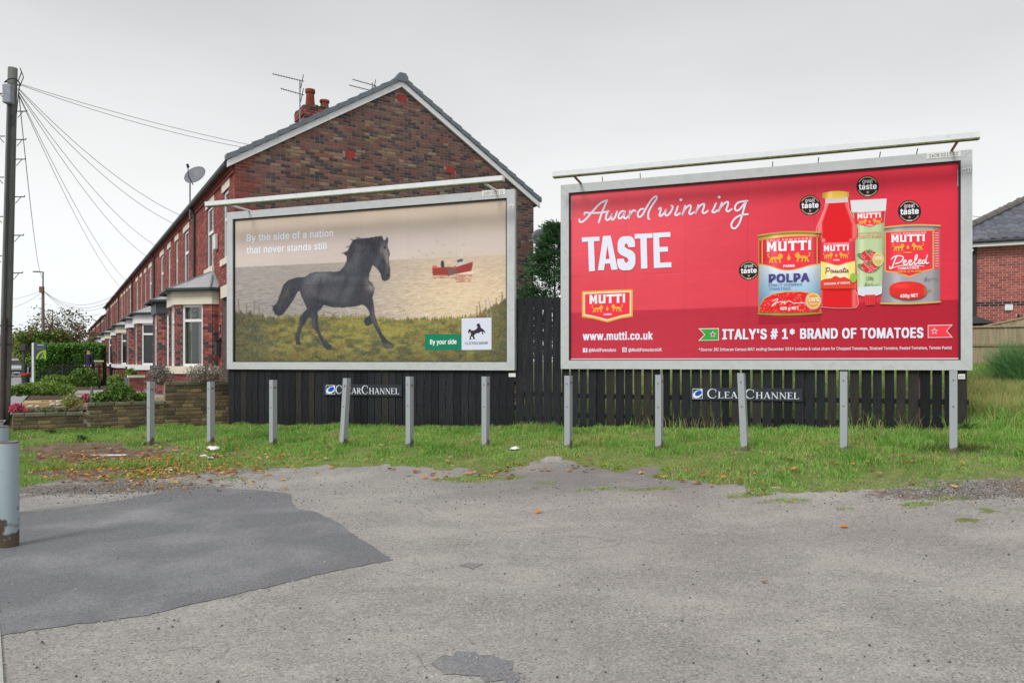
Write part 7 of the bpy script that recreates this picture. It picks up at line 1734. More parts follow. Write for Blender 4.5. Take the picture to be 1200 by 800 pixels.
for k in range(int((sold[1] - sold[0]) / .075)):
    mb = MB(); x = sold[0] + k * .075; mb.box((x + .004, -.006, sold[2] + .004), (x + .069, .02, sold[3] - .004), jit(random.choice(REDN if k % 3 else [S(92, 62, 62, .6)]), .2)); mb.build('soldier_brick', brick_m, wl)
window_unit(rh, M, hd[0] + .004, hd[1] - .004, hd[2], hd[3] - .002, (), ((hd[0] + hd[1]) / 2,), .03, .08)
mb = MB(); mb.box((-1.2, -.34, eh + .005), (8.3, -.30, eh + .17)); mb.build('fascia', upvc_m, rh); mb = MB(); mb.box((-1.2, -.298, eh + .005), (8.3, .24, eh + .03)); mb.build('soffit', upvc_m, rh)
mb = MB(); mb.tube([(-1.2, -.38, eh + .15), (8.3, -.38, eh + .15)], .055, 7); mb.build('gutter', black_m, rh)
mb = MB(); mb.tube([(-.06, -.30, eh + .1), (-.06, -.06, eh - .2), (-.06, -.06, -.3)], .05, 8); mb.build('downpipe', black_m, rh)
mb = MB(); mb.box((-1.0, .6, -.5), (-.005, .9, eh), (.10, .05, .05, 1)); mb.build('side_wall', brick_m, rh)  # set back; the shade of the recess is put into its dark colour
mb = MB(); mb.box((.72, -.045, ZY(365, dR) - 1.0 + .02), (.92, -.008, ZY(358.5, dR) - 1.0 + .02), (.72, .74, .76, 1)); mb.build('vent_cover', brick_m, rh)
# pantiled roof: rows of rolled tiles stepping up from the eaves, cut by the hip
mb = MB(); pitch = math.tan(R(30)); e0 = eh + .19
tw, tl = .30, .32
for j in range(13):
    y0 = -.40 + j * tl; y1 = y0 + tl + .03
    for i in range(31):
        x = -1.25 + i * tw + (0 if j % 2 == 0 else 0)
        if x + tw * .5 < -1.0 + (y0 + .4) * 1.0: continue
        c = jit((.115, .125, .15, 1), .2); prof = [(0, 0), (.05, .035), (.11, .045), (.17, .03), (.22, .005), (.30, 0)]
        P = [(x + a_, y0, e0 + (y0 + .4) * pitch + b_ + .03) for a_, b_ in prof] + [(x + a_, y1, e0 + (y1 + .4) * pitch + b_) for a_, b_ in prof] + [(x + a_, y0, e0 + (y0 + .4) * pitch + b_ - .015) for a_, b_ in prof]
        mb.raw(P, [(k, k + 1, k + 7, k + 6) for k in range(5)] + [(k + 12, k + 13, k + 1, k) for k in range(5)], c)
rt = mb.build('roof', slate_m, rh)
mb = MB(); mb.raw([(-1.2, -.36, e0 - .01), (8.3, -.36, e0 - .01), (8.3, 3.6, e0 + 3.96 * pitch - .01), (3.0, 3.6, e0 + 3.96 * pitch - .01)], [(0, 1, 2, 3)], (.05, .05, .06, 1)); mb.build('underlay', slate_m, rt)
for k in range(12):
    a_, b_ = k / 12., (k + 1.06) / 12.; pa = Vector((-1.0, -.40, e0 + .06)); pb = Vector((3.0, 3.6, e0 + 4.0 * pitch + .06)); mb = MB(); mb.tube([pa.lerp(pb, a_), pa.lerp(pb, b_)], [.13, .115], 8, (.13, .12, .11, 1)); mb.build('hip_tile', slate_m, rt)
mb = MB(); mb.raw([(-1.0, -.4, e0), (3.0, 3.6, e0 + 4 * pitch), (-1.25, 7.6, e0)], [(0, 2, 1)] if False else [(0, 1, 2)], (.12, .13, .15, 1)); mb.build('side_slope', slate_m, rt)
wire('faint wire from behind the tomato billboard to the pantiled roof', (px_(1120, 26), 26, ZY(250, 26)), (px_(1166, 24), 24, ZY(254, 24)), .05, .010, None)
wood_m = material('weathered_fence_wood', attr=True, rough=.9, noise=.25, nscale=5, stretch=(5, 5, .6), bump=.3, bscale=12)
df = 17.0
def wooden_fence(label, px0, d0, px1, d1, yt0, yt1, z0, rails, n):
    p, q = Vector((px_(px0, d0), d0)), Vector((px_(px1, d1), d1)); d = q - p; L_ = d.length; t = thing('wooden_fence', label, 'fence', (p.x, p.y, 0), math.atan2(d.y, d.x), 'weathered wooden fences on the right')
    zt0, zt1 = ZY(yt0, d0), ZY(yt1, d1)
    for i in range(n):
        a_, b_ = L_ * i / n, L_ * (i + 1) / n - .003; f0 = i / n; c = jit(S(164, 150, 126, .9), .14); j = random.uniform(-.004, .004)
        mb = MB(); mb.prism([(a_, z0), (b_, z0), (b_, zt0 + (zt1 - zt0) * f0), (a_, zt0 + (zt1 - zt0) * f0)], -.01 + j, .006 + j, c); mb.build('board', wood_m, t)
    for (ra, rb) in rails:
        mb = MB(); za, zb = ZY(ra, d0), ZY(rb, d1); mb.prism([(-.02, za - .03), (L_, zb - .03), (L_, zb + .02), (-.02, za + .02)], -.045, -.018, S(150, 138, 112, .85)); mb.build('rail', wood_m, t)
    mb = MB(); mb.prism([(-.02, zt0 - .01), (L_, zt1 - .01), (L_, zt1 + .025), (-.02, zt0 + .025)], -.05, .03, S(172, 160, 134, .85)); mb.build('capping', wood_m, t)
wooden_fence('weathered board fence in front of the red brick house', 1128, 17.2, 1250, 15.8, 383.5, 381.5, .9, ((404, 404), (425, 426)), 26)
wooden_fence('farther fence panel showing above the front one, against the brick wall', 1136, 20.2, 1250, 19.0, 386, 362, 1.2, ((392, 386),), 20)
t = thing('shed', 'small dark shed roof between the billboard and the brick house', 'shed', (px_(1138, 21.4), 21.4, 1.2), R(-20))
mb = MB(); mb.box((-.9, .02, 0), (.45, .5, ZY(379, 21.4) - 1.2), (.06, .05, .05, 1)); mb.build('wall', brick_m, t)
mb = MB(); zs = ZY(379, 21.4) - 1.2; mb.prism([(-1.1, zs), (.62, zs), (.40, zs + .09), (.1, zs + .2), (-1.1, zs + .26)], -.1, .7, (.06, .062, .072, 1)); mb.build('roof', slate_m, t)
# ------------------------------------------------------------------ grass, leaves and plants
grass_m = material('grass_blades', attr=True, rough=.7, spec=.2, transl=.35)
leaf_m = material('leaves', attr=True, rough=.6, spec=.25, transl=.25)
bark_m = material('bark', (.10, .085, .065, 1), rough=.95, noise=.3, nscale=9, bump=.5)
rng_ = np.random.default_rng(11)
def blades(name, x, y, z, h, w, lean, cols, mat, label, cat=None, kind='stuff', parent=None):
    n = len(x); a = rng_.uniform(0, 2 * np.pi, n); ca, sa = np.cos(a), np.sin(a); l = rng_.uniform(0, 2 * np.pi, n); lx, ly = np.cos(l) * lean * h, np.sin(l) * lean * h
    base = np.stack([x, y, z], -1)
    wv = np.stack([ca * w / 2, sa * w / 2, np.zeros(n)], -1)
    mid = base + np.stack([lx * .35, ly * .35, h * .58], -1); tip = base + np.stack([lx, ly, h * (1 - .3 * lean)], -1)
    V = np.stack([base - wv, base + wv, mid + wv * .75, mid - wv * .75, tip], 1).reshape(-1, 3)
    i = np.arange(n) * 5; F_ = np.concatenate([np.stack([i, i + 1, i + 2], -1), np.stack([i, i + 2, i + 3], -1), np.stack([i + 3, i + 2, i + 4], -1)])
    C_ = np.repeat(np.concatenate([cols, np.ones((n, 1))], -1), 5, axis=0); 
    o = np_object(name, V, F_, 3, C_, mat, kind)
    if label: o['label'] = label
    if cat: o['category'] = cat
    if parent: o.parent = parent
    return o
def grass_cols(x, y, n, dry=0.0):
    g1 = np.array([.15, .36, .06]); g2 = np.array([.28, .52, .11]); g3 = np.array([.50, .47, .20]); g4 = np.array([.09, .19, .035])
    t = fbm(x * 1.1, y * 1.4, 3, 60)[:, None]; r = rng_.uniform(0, 1, (n, 1))
    c = g1 + (g2 - g1) * np.clip((t - .35) * 2.2 + r * .5, 0, 1)
    d = fbm(x * 1.9 + 7, y * 1.9, 3, 61)[:, None]
    c = np.where(r < .10 + dry + .45 * np.clip((d - .55) * 4, 0, 1), g3, c); c = np.where(r > .93, g4, c)
    return c * rng_.uniform(.8, 1.2, (n, 1))
# verge
N = 420000
x = rng_.uniform(-11.5, 12.0, N); y = rng_.uniform(7.0, 16.8, N)
gr, di, _t = zones(x, y)
xl = np.clip(x, -6.5, 9); yl = 13.76 - .372 * xl - .612 * np.clip(-6.5 - x, 0, 4); tt = (yl - y) * .937
keep = (gr > .45) & (tt > -.5) & (rng_.uniform(0, 1, N) < np.clip(gr, .2, 1)) & (np.abs(x / y) < .74)
u_ = (x - TO[0]) * ax + (y - TO[1]) * ay; v_ = (x - TO[0]) * gx + (y - TO[1]) * gy
keep &= ~((x < -6.0) & (u_ > -.25))
x, y, tt, gr = x[keep], y[keep], tt[keep], gr[keep]; n = len(x)
edge_d = y - np.interp(x, EX, EY)
tuft = fbm(x * 2.6, y * 2.6, 3, 70)
h = (.026 + .036 * sstep(.1, .9, edge_d) - .010 * np.exp(-((tt - .1) / .25) ** 2)) * (.35 + 2.2 * np.clip(tuft - .25, 0, 1) ** 1.3 * 1.6) * rng_.uniform(.6, 1.35, n)
h = h * (1 + .5 * sstep(3, 6, x) * sstep(.3, 1.2, edge_d))
blades('grass', x, y, ground_z(x, y) - .005, h, rng_.uniform(.006, .011, n) , rng_.uniform(.2, .9, n), grass_cols(x, y, n), grass_m, None)
# bank behind and beside the fence on the right
N = 170000
x = rng_.uniform(-.2, 15.5, N); y = rng_.uniform(10.2, 19.5, N); yl = 13.76 - .372 * np.clip(x, -6.5, 9); tt = (yl - y) * .937
keep = (tt < -.1) & (np.abs(x / y) < .72) & ((x / y > .600) | (rng_.uniform(0, 1, N) < .32)) & (y < 17.5); x, y = x[keep], y[keep]; n = len(x)
tuft = fbm(x * 1.6, y * 1.6, 3, 71); h = (.10 + .22 * sstep(.4, .75, tuft)) * rng_.uniform(.5, 1.3, n)
blades('long_grass', x, y, ground_z(x, y) - .01, h, rng_.uniform(.008, .016, n), rng_.uniform(.2, .8, n), grass_cols(x, y, n, .12), grass_m, None)
# strip of tall stems at the foot of the fences and the yellow bank crest
def clump(cx, cy, n, rad, h0, h1, w=.006, dry=.3, name='weed_clump', label=None, cat='weeds', group=None, colour=None):
    x = cx + rng_.normal(0, rad, n); y = cy + rng_.normal(0, rad * .6, n)
    c = grass_cols(x, y, n, dry) if colour is None else np.array(colour)[None, :3] * rng_.uniform(.7, 1.3, (n, 1))
    o = blades(name, x, y, ground_z(x, y) - .01, rng_.uniform(h0, h1, n), rng_.uniform(w * .7, w * 1.3, n), rng_.uniform(.1, .5, n), c, grass_m, None, kind=None)
    if label: tag(o, label, cat, group)
    return o
for px, py, lab in ((1118, 524, 'brown dead grass clump at the foot of the rightmost verge post'),):
    cx, cy = G(px, py + 3); clump(cx, cy, 900, .22, .03, .13, .006, .9, label=lab, colour=(.10, .085, .045))
for px, d, lab in ((615, 13.4, 'tall grass tuft at the foot of the tall black fence panel, left side'), (640, 13.2, 'tall grass tuft at the foot of the tall black fence panel, right side')):
    cx = px_(px, d); clump(cx, d, 300, .14, .08, .20, .006, .2, label=lab)
for px, d, lab in ((1015, 11.55, 'dry stemmed weeds against the low fence right of the right name sign'), (1070, 11.25, 'thin dry weeds against the low fence near its right end'), (797, 12.6, 'thin dry stems against the low fence left of the right name sign'), (835, 12.4, 'short bramble stems below the right name sign')):
    cx = px_(px, d); clump(cx, d, 28, .2, .15, .42, .005, .8, label=lab)
# broad leaved weeds
def dock(cx, cy, n, r, label, col=(.07, .15, .03), cat='weeds'):
    mb = MB(); z = gz(cx, cy)
    for k in range(n):
        a = random.uniform(0, 6.28); l = r * random.uniform(.6, 1.2); w = l * .3; e = random.uniform(.3, 1.0); ca, sa = math.cos(a), math.sin(a); b = Vector((cx + random.uniform(-.04, .04), cy + random.uniform(-.04, .04), z)); c = jit(col + (1,), .3)
        def q(t, s_, hh): return b + Vector((ca * l * t * math.cos(e) - sa * s_, sa * l * t * math.cos(e) + ca * s_, hh))
        zt = l * math.sin(e)
        mb.raw([q(.05, 0, 0), q(.4, w / 2, zt * .7), q(.45, 0, zt * .62), q(.4, -w / 2, zt * .7), q(1, 0, zt * .8)], [(0, 1, 2), (0, 2, 3), (1, 4, 2), (2, 4, 3)], c)
    o = mb.build('leafy_weed', leaf_m); tag(o, label, cat, None); return o
for px, py, r, lab in ((95, 517, .16, 'leafy weeds at the foot of the lowest garden wall, left'), (60, 508, .14, 'green dock leaves beside the telegraph pole foot'), (1130, 508, .22, 'broad green leaves by the right end of the low fence'), (1180, 500, .26, 'large green dock leaves on the right bank')):
    cx, cy = G(px, py); dock(cx, cy, 40, r, lab)
# dead leaves: the larger ones singly, the thick litter at the left as one drift
def leaf_mesh(c, s_):
    mb = MB(); pts = [(0, -.5), (.22, -.32), (.5, -.3), (.36, -.02), (.46, .22), (.2, .2), (0, .5), (-.2, .2), (-.46, .22), (-.36, -.02), (-.5, -.3), (-.22, -.32)]
    n = len(pts); mb.v = [(0, 0, .05 * s_)] + [(a * s_, b * s_, random.uniform(-.02, .14) * s_) for a, b in pts]; mb.f = [(0, i + 1, (i + 1) % n + 1) for i in range(n)]; mb.c = [c] * n
    return mb.mesh('fallen_leaf', leaf_m)
LC = [S(222, 168, 110, .8), S(230, 150, 74, .75), S(206, 158, 112, .8), S(184, 110, 66, .7), S(230, 192, 134, .8), S(160, 116, 84, .7), S(232, 176, 70, .75)]
lm = [leaf_mesh(jit(c, .1), s_) for c in LC for s_ in (.05, .08)]
spots = [(630, 601, 0), (990, 618, 0), (896, 683, 0), (522, 559, 0)]
rl = random.Random(5)
for k in range(62):
    px = rl.uniform(575, 900); e_ = np.interp(px, [575, 605, 660, 720, 800, 860, 900], [556, 547, 548, 551, 560, 572, 577]); spots.append((px, e_ + rl.uniform(-7, 5), 1))
for k in range(40):
    px = rl.uniform(455, 600); spots.append((px, rl.uniform(536, 562), 1))
for k in range(26): spots.append((rl.uniform(250, 470), rl.uniform(525, 552), 1))
for k in range(26): spots.append((rl.uniform(850, 1130), rl.uniform(535, 575), 1))
for px, py, q in spots:
    x, y = G(px, py); o = bpy.data.objects.new('fallen_leaf', rl.choice(lm) if q else lm[{630: 3, 990: 3, 896: 6, 522: 1}[px]]); COL.objects.link(o)
    lift = .012 if not q else (.02 + .035 * (1 if y > np.interp(x, EX, EY) + .1 else 0)); o.location = (x, y, gz(x, y) + lift); o.rotation_euler = (rl.uniform(-.4, .4), rl.uniform(-.4, .4), rl.uniform(0, 6.28))
    if not q: tag(o, {630: 'orange fallen leaf lying alone in the middle of the tarmac', 990: 'orange fallen leaf alone on the tarmac at the right', 896: 'small reddish fallen leaf low on the tarmac, right of centre', 522: 'tan fallen leaf on the tarmac just below the grass edge, left of centre'}[px], 'leaf', None)
    else:
        zn = 0 if px < 470 else 1 if px < 605 else 2 if px < 760 else 3
        tag(o, ('dry orange brown leaf in the grass below the horse billboard', 'dry orange brown leaf on the grass edge below the gap between the billboards', 'dry orange brown leaf along the grass edge under the left half of the tomato billboard', 'dry orange brown leaf in the grass under the right half of the tomato billboard')[zn], 'leaf', ('fallen leaves left of the fourth post', 'fallen leaves below the gap between the billboards', 'fallen leaves under the left half of the tomato billboard', 'fallen leaves under the right half of the tomato billboard')[zn])
mb = MB()
for k in range(1150):
    if k < 800: px, py = rl.gauss(130, 75), rl.gauss(549, 10)
    else: px, py = rl.gauss(225, 60), rl.gauss(540, 12)
    if px < 22: continue
    py = max(py, 522); x, y = G(px, py); z = gz(x, y) + rl.uniform(.012, .04); s_ = rl.uniform(.018, .052); a = rl.uniform(0, 6.28); c = jit(rl.choice(LC), .25); pts = []
    for t in range(6): r = s_ * (.45 + .55 * (t % 2)); pts.append((x + r * math.cos(a + t * 1.047), y + r * math.sin(a + t * 1.047), z + rl.uniform(-.015, .02)))
    mb.face(pts, c)
o = mb.build('leaf_litter', leaf_m); o['kind'] = 'stuff'
# loose chippings
N = 6500; mb = MB()
for k in range(N):
    w = rl.random()
    if w < .34: px, py = rl.gauss(150, 80), rl.gauss(572, 7)
    elif w < .56: px, py = rl.gauss(1125, 55), rl.gauss(574, 8)
    elif w < .72: px, py = rl.uniform(250, 1200), 560 + abs(rl.gauss(0, 22))
    else: px, py = rl.uniform(10, 1200), rl.uniform(565, 800)
    if py < 552 or (w >= .72 and rl.random() < .6): continue
    x, y = G(px, py); r = rl.uniform(.003, .011) * (1 if rl.random() > .008 else 2.2); z = gz(x, y); c = rl.choice(((.05, .05, .055, 1), (.24, .235, .23, 1), (.15, .145, .145, 1), (.34, .33, .31, 1)) if w < .72 else ((.09, .09, .095, 1), (.22, .21, .21, 1), (.36, .33, .31, 1), (.42, .40, .38, 1)))
    a = rl.uniform(0, 6.28); P = [(x + r * math.cos(a + t * 1.571) * rl.uniform(.7, 1.2), y + r * math.sin(a + t * 1.571), z - .002) for t in range(4)] + [(x + .5 * r * math.cos(a + t * 1.571), y + .5 * r * math.sin(a + t * 1.571), z + r * .9) for t in range(4)]
    mb.raw(P, [(4, 5, 6, 7), (0, 1, 5, 4), (1, 2, 6, 5), (2, 3, 7, 6), (3, 0, 4, 7)], c)
o = mb.build('gravel', brick_m); o['kind'] = 'stuff'
# scraps of litter
for px, py, s_, lab in ((604, 527, .08, 'crumpled white paper scrap in the grass between the billboards'), (250, 527, .12, 'torn white paper lying in the grass near the second verge post'), (238, 536, .07, 'small white plastic scrap among the leaves at the left'), (246, 538, .06, 'white wrapper scrap just right of the plastic scrap'), (197, 552, .06, 'pale scrap of paper in the leaf litter')):
    x, y = G(px, py); mb = MB(); bm = bmesh.new(); bmesh.ops.create_icosphere(bm, subdivisions=2, radius=s_)
    for v in bm.verts: v.co *= random.uniform(.45, 1.15); v.co.z = abs(v.co.z) * .5
    mb.raw([v.co.copy() for v in bm.verts], [tuple(v.index for v in f.verts) for f in bm.faces], (.72, .72, .74, 1)); bm.free()
    o = mb.build('paper_scrap', white_m); o.location = (x, y, gz(x, y) + .015); tag(o, lab, 'litter')
x, y = G(127, 534); mb = MB(); mb.bevel_box((-.30, -.02, 0), (.30, .02, .025), .005); o = mb.build('white_stick', white_m); o.location = (x, y, gz(x, y)); o.rotation_euler.z = .05; tag(o, 'thin white strip lying on the bare earth at the left', 'strip')

# leaf clouds
def cloud(n, blobs, size, cols, aspect=.6, droop=.0, shell=.55):
    "leaf quads spread through ellipsoids; returns verts, faces, cols"
    B = np.array([b[:6] for b in blobs], float); vol = B[:, 3] * B[:, 4] * B[:, 5]; k = rng_.choice(len(B), n, p=vol / vol.sum())
    d = rng_.normal(0, 1, (n, 3)); d /= np.linalg.norm(d, axis=1)[:, None]; r = (shell + (1 - shell) * rng_.uniform(0, 1, n)) ** .8
    lump = 1 + .22 * (vnoise(d[:, 0] * 2.5 + k * 3.1, d[:, 1] * 2.5 + d[:, 2] * 3, 5) - .5) * 2
    p = B[k, :3] + d * (r * lump)[:, None] * B[k, 3:6]
    s = size * rng_.uniform(.6, 1.4, n); a = rng_.normal(0, 1, (n, 3)); a += d * .3; a /= np.linalg.norm(a, axis=1)[:, None]; b = rng_.normal(0, 1, (n, 3)); b -= a * (a * b).sum(1)[:, None]; b /= np.linalg.norm(b, axis=1)[:, None]
    V = np.stack([p - a * s[:, None] / 2, p + b * (s * aspect / 2)[:, None], p + a * s[:, None] / 2, p - b * (s * aspect / 2)[:, None]], 1).reshape(-1, 3)
    c = np.array(cols)[rng_.integers(0, len(cols), n)][:, :3] * rng_.uniform(.75, 1.3, (n, 1)); 
    C_ = np.repeat(np.concatenate([c, np.ones((n, 1))], -1), 4, axis=0)
    return V, np.arange(n * 4).reshape(-1, 4), C_
def bush(name, label, cat, base, blobs, n, size, cols, aspect=.6, stems=6, group=None, part='foliage', shell=.5):
    t = thing(name, label, cat, base, 0, group)
    V, F_, C_ = cloud(n, blobs, size, cols, aspect, shell=shell); o = np_object(part, V, F_, 4, C_, leaf_m); o.parent = t
    mb = MB()
    for k in range(stems):
        b = random.choice(blobs); mb.tube([(random.uniform(-.05, .05), random.uniform(-.05, .05), 0), (b[0] * .5, b[1] * .5, b[2] * .5), (b[0] + random.uniform(-.5, .5) * b[3], b[1] + random.uniform(-.5, .5) * b[4], b[2] + b[5] * .5)], [.015, .01, .004], 5)
    mb.build('stem', bark_m, t); return t
GRN = [(.09, .19, .035), (.14, .26, .05), (.20, .31, .07), (.07, .14, .032)]
BR = [(.15, .26, .045), (.22, .35, .07), (.27, .39, .09), (.10, .19, .04)]
GREY = [(.24, .235, .20), (.33, .31, .27), (.18, .17, .15), (.25, .20, .17)]
def at(px, py, d): return (px_(px, d), d, ZY(py, d))
def sz(w, d): return w / F * d
# garden things: (px centre, py foot, depth, width px, height px)
def shrub(name, label, cat, px, pyb, d, w, hgt, n, size, cols, **kw):
    W2, H2 = sz(w, d) / 2, sz(hgt, d); x, y, z = at(px, pyb, d)
    bl = [(0, 0, H2 * .5, W2 * .8, W2 * .7, H2 * .5), (-W2 * .45, 0, H2 * .4, W2 * .55, W2 * .5, H2 * .42), (W2 * .45, .05, H2 * .38, W2 * .55, W2 * .5, H2 * .40), (W2 * .1, -.05, H2 * .68, W2 * .4, W2 * .4, H2 * .35)]
    return bush(name, label, cat, (x, y, z), bl, n, size, cols, **kw)
shrub('lavender_bush', 'grey faded lavender bush on the garden wall below the bay window', 'bush', 240, 449, 15.9, 50, 24, 1500, .05, GREY, aspect=.35, stems=26)
shrub('lavender_bush', 'grey faded lavender bush behind the leftmost verge post', 'bush', 188, 450, 15.7, 34, 22, 1100, .05, GREY, aspect=.35, stems=20)
shrub('green_shrub', 'leafy green shrub with a pink bloom behind the middle garden wall', 'shrub', 139, 471, 15.3, 38, 24, 2200, .05, GRN)
shrub('green_shrub', 'low pale green plant right of the pink flowered shrub', 'shrub', 166, 471, 15.5, 22, 12, 500, .06, BR)
shrub('green_shrub', 'small green shrub left of the leafy shrub on the middle wall', 'shrub', 117, 471, 15.1, 22, 12, 500, .06, GRN)
shrub('green_shrub', 'big loose green bush in front of the iron railing', 'shrub', 98, 453, 21.5, 36, 22, 5200, .065, GRN)
shrub('green_shrub', 'low spreading yellow green shrubs nearest the street', 'shrub', 50, 463, 19.0, 76, 16, 6000, .05, BR)
shrub('green_shrub', 'rounded bright green shrub behind the spreading ones', 'shrub', 66, 452, 21.5, 36, 13, 2600, .05, BR)
shrub('green_shrub', 'small green shrub at the corner by the telegraph pole', 'shrub', 22, 464, 18.4, 26, 12, 900, .06, GRN)
shrub('potted_plant', 'green plant growing from the grey pot beside the path', 'plant', 153, 443, 24.5, 16, 12, 600, .06, BR)
shrub('garden_plant', 'green plants between the gate and the bay windows', 'plant', 136, 452, 25.5, 22, 14, 700, .07, BR)
shrub('variegated_plant', 'yellow and white leaved plant in front of the timber bed', 'plant', 84, 478, 14.9, 24, 17, 900, .06, [(.35, .38, .08), (.45, .48, .30), (.2, .26, .05)], aspect=.3)
pk = [(.62, .12, .20), (.70, .20, .28), (.55, .08, .15)]
shrub('pink_flowers', 'bright pink flower cushion beside the telegraph pole', 'flowers', 19, 484, 14.55, 16, 12, 700, .04, pk)
shrub('pink_flowers', 'small pink flower clump right of the pink cushion', 'flowers', 32, 485, 14.6, 12, 6, 350, .04, pk)
shrub('pink_flowers', 'reddish pink flowers around the grey cone ornament', 'flowers', 101, 471, 15.0, 14, 11, 220, .045, pk + [(.07, .12, .03)])
shrub('pink_flowers', 'single pale pink bloom above the leafy shrub', 'flowers', 138.5, 452, 15.3, 6, 4, 60, .05, [(.65, .4, .42)], stems=1)
shrub('ground_plants', 'low grey green plants along the foot of the timber bed', 'plants', 55, 483, 14.75, 52, 6, 900, .04, [(.14, .17, .08), (.22, .22, .16), (.09, .12, .05)])
V, F_, C_ = cloud(700, [(0, 0, 0, .8, .25, .03)], .05, [(.16, .22, .06), (.10, .15, .04)]); 
# stones between wall and bed
st_m = material('rockery_stone', attr=True, rough=.9, noise=.3, nscale=6, bump=.5, bscale=15)
for i, (px, py, w, c, lab) in enumerate(((38, 481, 9, (.25, .24, .22), 'pale rockery stone left in the garden bed'), (47, 482, 11, (.13, .12, .11), 'dark rockery stone, second from the left'), (57, 481, 13, (.12, .12, .11), 'largest dark rockery stone in the bed'), (68, 480, 12, (.11, .11, .10), 'dark flat rockery stone beside the variegated plant'), (36, 476, 7, (.5, .49, .46), 'white cobble at the left of the row by the timber bed'), (44, 476, 6, (.5, .48, .44), 'white cobble, second of the row by the timber bed'), (62, 474, 8, (.48, .46, .42), 'white cobble in the middle of the row by the timber bed'), (69, 474, 7, (.46, .45, .42), 'white cobble at the right of the row by the timber bed'), (86, 480, 11, (.10, .06, .04), 'flat brown stone at the end of the middle wall'))):
    d = 14.8 + (.25 if py < 478 else 0); bm = bmesh.new(); bmesh.ops.create_icosphere(bm, subdivisions=2, radius=sz(w, d) / 2)
    for v in bm.verts: v.co *= random.uniform(.85, 1.1); v.co.z *= .5
    mb = MB(); mb.raw([v.co.copy() for v in bm.verts], [tuple(v.index for v in f.verts) for f in bm.faces], c + (1,)); bm.free(); o = mb.build('rockery_stone', st_m); o.location = at(px, py, d); tag(o, lab, 'stone')
# timber raised bed
tm_ = material('new_timber', (.50, .36, .18, 1), rough=.7, noise=.2, nscale=5, stretch=(1, 8, 8), bump=.1)
tb = thing('timber_bed', 'long low raised bed of new yellow timber', 'planter', T(1.45, -4.0, GZ0), TA)
for a, b, nm in (((0, 0, -.05), (3.1, .14, .12), 'front_sleeper'), ((0, 1.1, -.05), (3.1, 1.24, .115), 'back_sleeper'), ((0, .142, -.05), (.34, 1.098, .118), 'end_sleeper'), ((2.96, .142, -.05), (3.1, 1.098, .118), 'end_sleeper')):
    mb = MB(); mb.bevel_box(a, b, .008); mb.build(nm, tm_, tb)
mb = MB(); mb.box((.345, .145, -.04), (2.955, 1.095, .075)); mb.build('soil', material('bed_gravel', (.27, .25, .235, 1), noise=.4, nscale=20, bump=.6), tb)
for k in range(26):
    mb = MB(); mb.lathe([(.04, 0), (.045, .03), (.02, .06), (.001, .065)], (random.uniform(.5, 2.8), random.uniform(.3, 1.0), .075), 7, jit((.4, .36, .34, 1), .4)); mb.build('pebble', st_m, tb)
t = thing('pot', 'tall blue grey plant pot beside the red brick bay foot', 'pot', (px_(153, 24.5), 24.5, .64), 0)
mb = MB(); mb.lathe([(.12, 0), (.16, .25), (.19, .42), (.20, .45), (.16, .45), (.14, .38), (.001, .38)], (0, 0, 0), 14, (.13, .15, .19, 1)); mb.build('pot_body', brick_m, t, smooth=True)
t = thing('cone_ornament', 'pointed grey green cone ornament among pink flowers', 'ornament', at(107.5, 470, 15.05), 0)
mb = MB(); mb.lathe([(.055, 0), (.06, .02), (.045, .12), (.012, .30), (.001, .32)], (0, 0, 0), 8, (.13, .16, .13, 1)); mb.build('cone', brick_m, t)
# brick pier in the neighbours' garden
for i, (px, d) in enumerate(((168, 24.0), (120, 31.0))):
    x = px_(px, d); t = thing('garden_pier', ('low red brick wall with a pale coping by the white bay', 'cream painted pier behind the iron gate')[i], 'pier', (x, d, .6), TA); mb = MB()
    w_, h_ = ((.42, .5), (.26, 1.0))[i]
    mb.box((-w_, -.12, -.1), (0, .12, h_)); co = mb.build('core', mortar_red, t); mb = MB(); Mx, Ln = face_xf((0, -.12), (-w_, -.12)); brick_stuff(mb, courses(0, Ln, 0, h_ - .02, []), Mx @ Matrix.Identity(4), .006, .02, RED if i == 0 else [S(190, 150, 100, .6), S(176, 96, 60, .6)]); b_ = mb.build('brick', brick_m, co); b_['kind'] = 'stuff'
    mb = MB(); mb.box((-w_ - .04, -.17, h_ + .002), (.04, .17, h_ + .07)); mb.build('coping', stone_m, t)
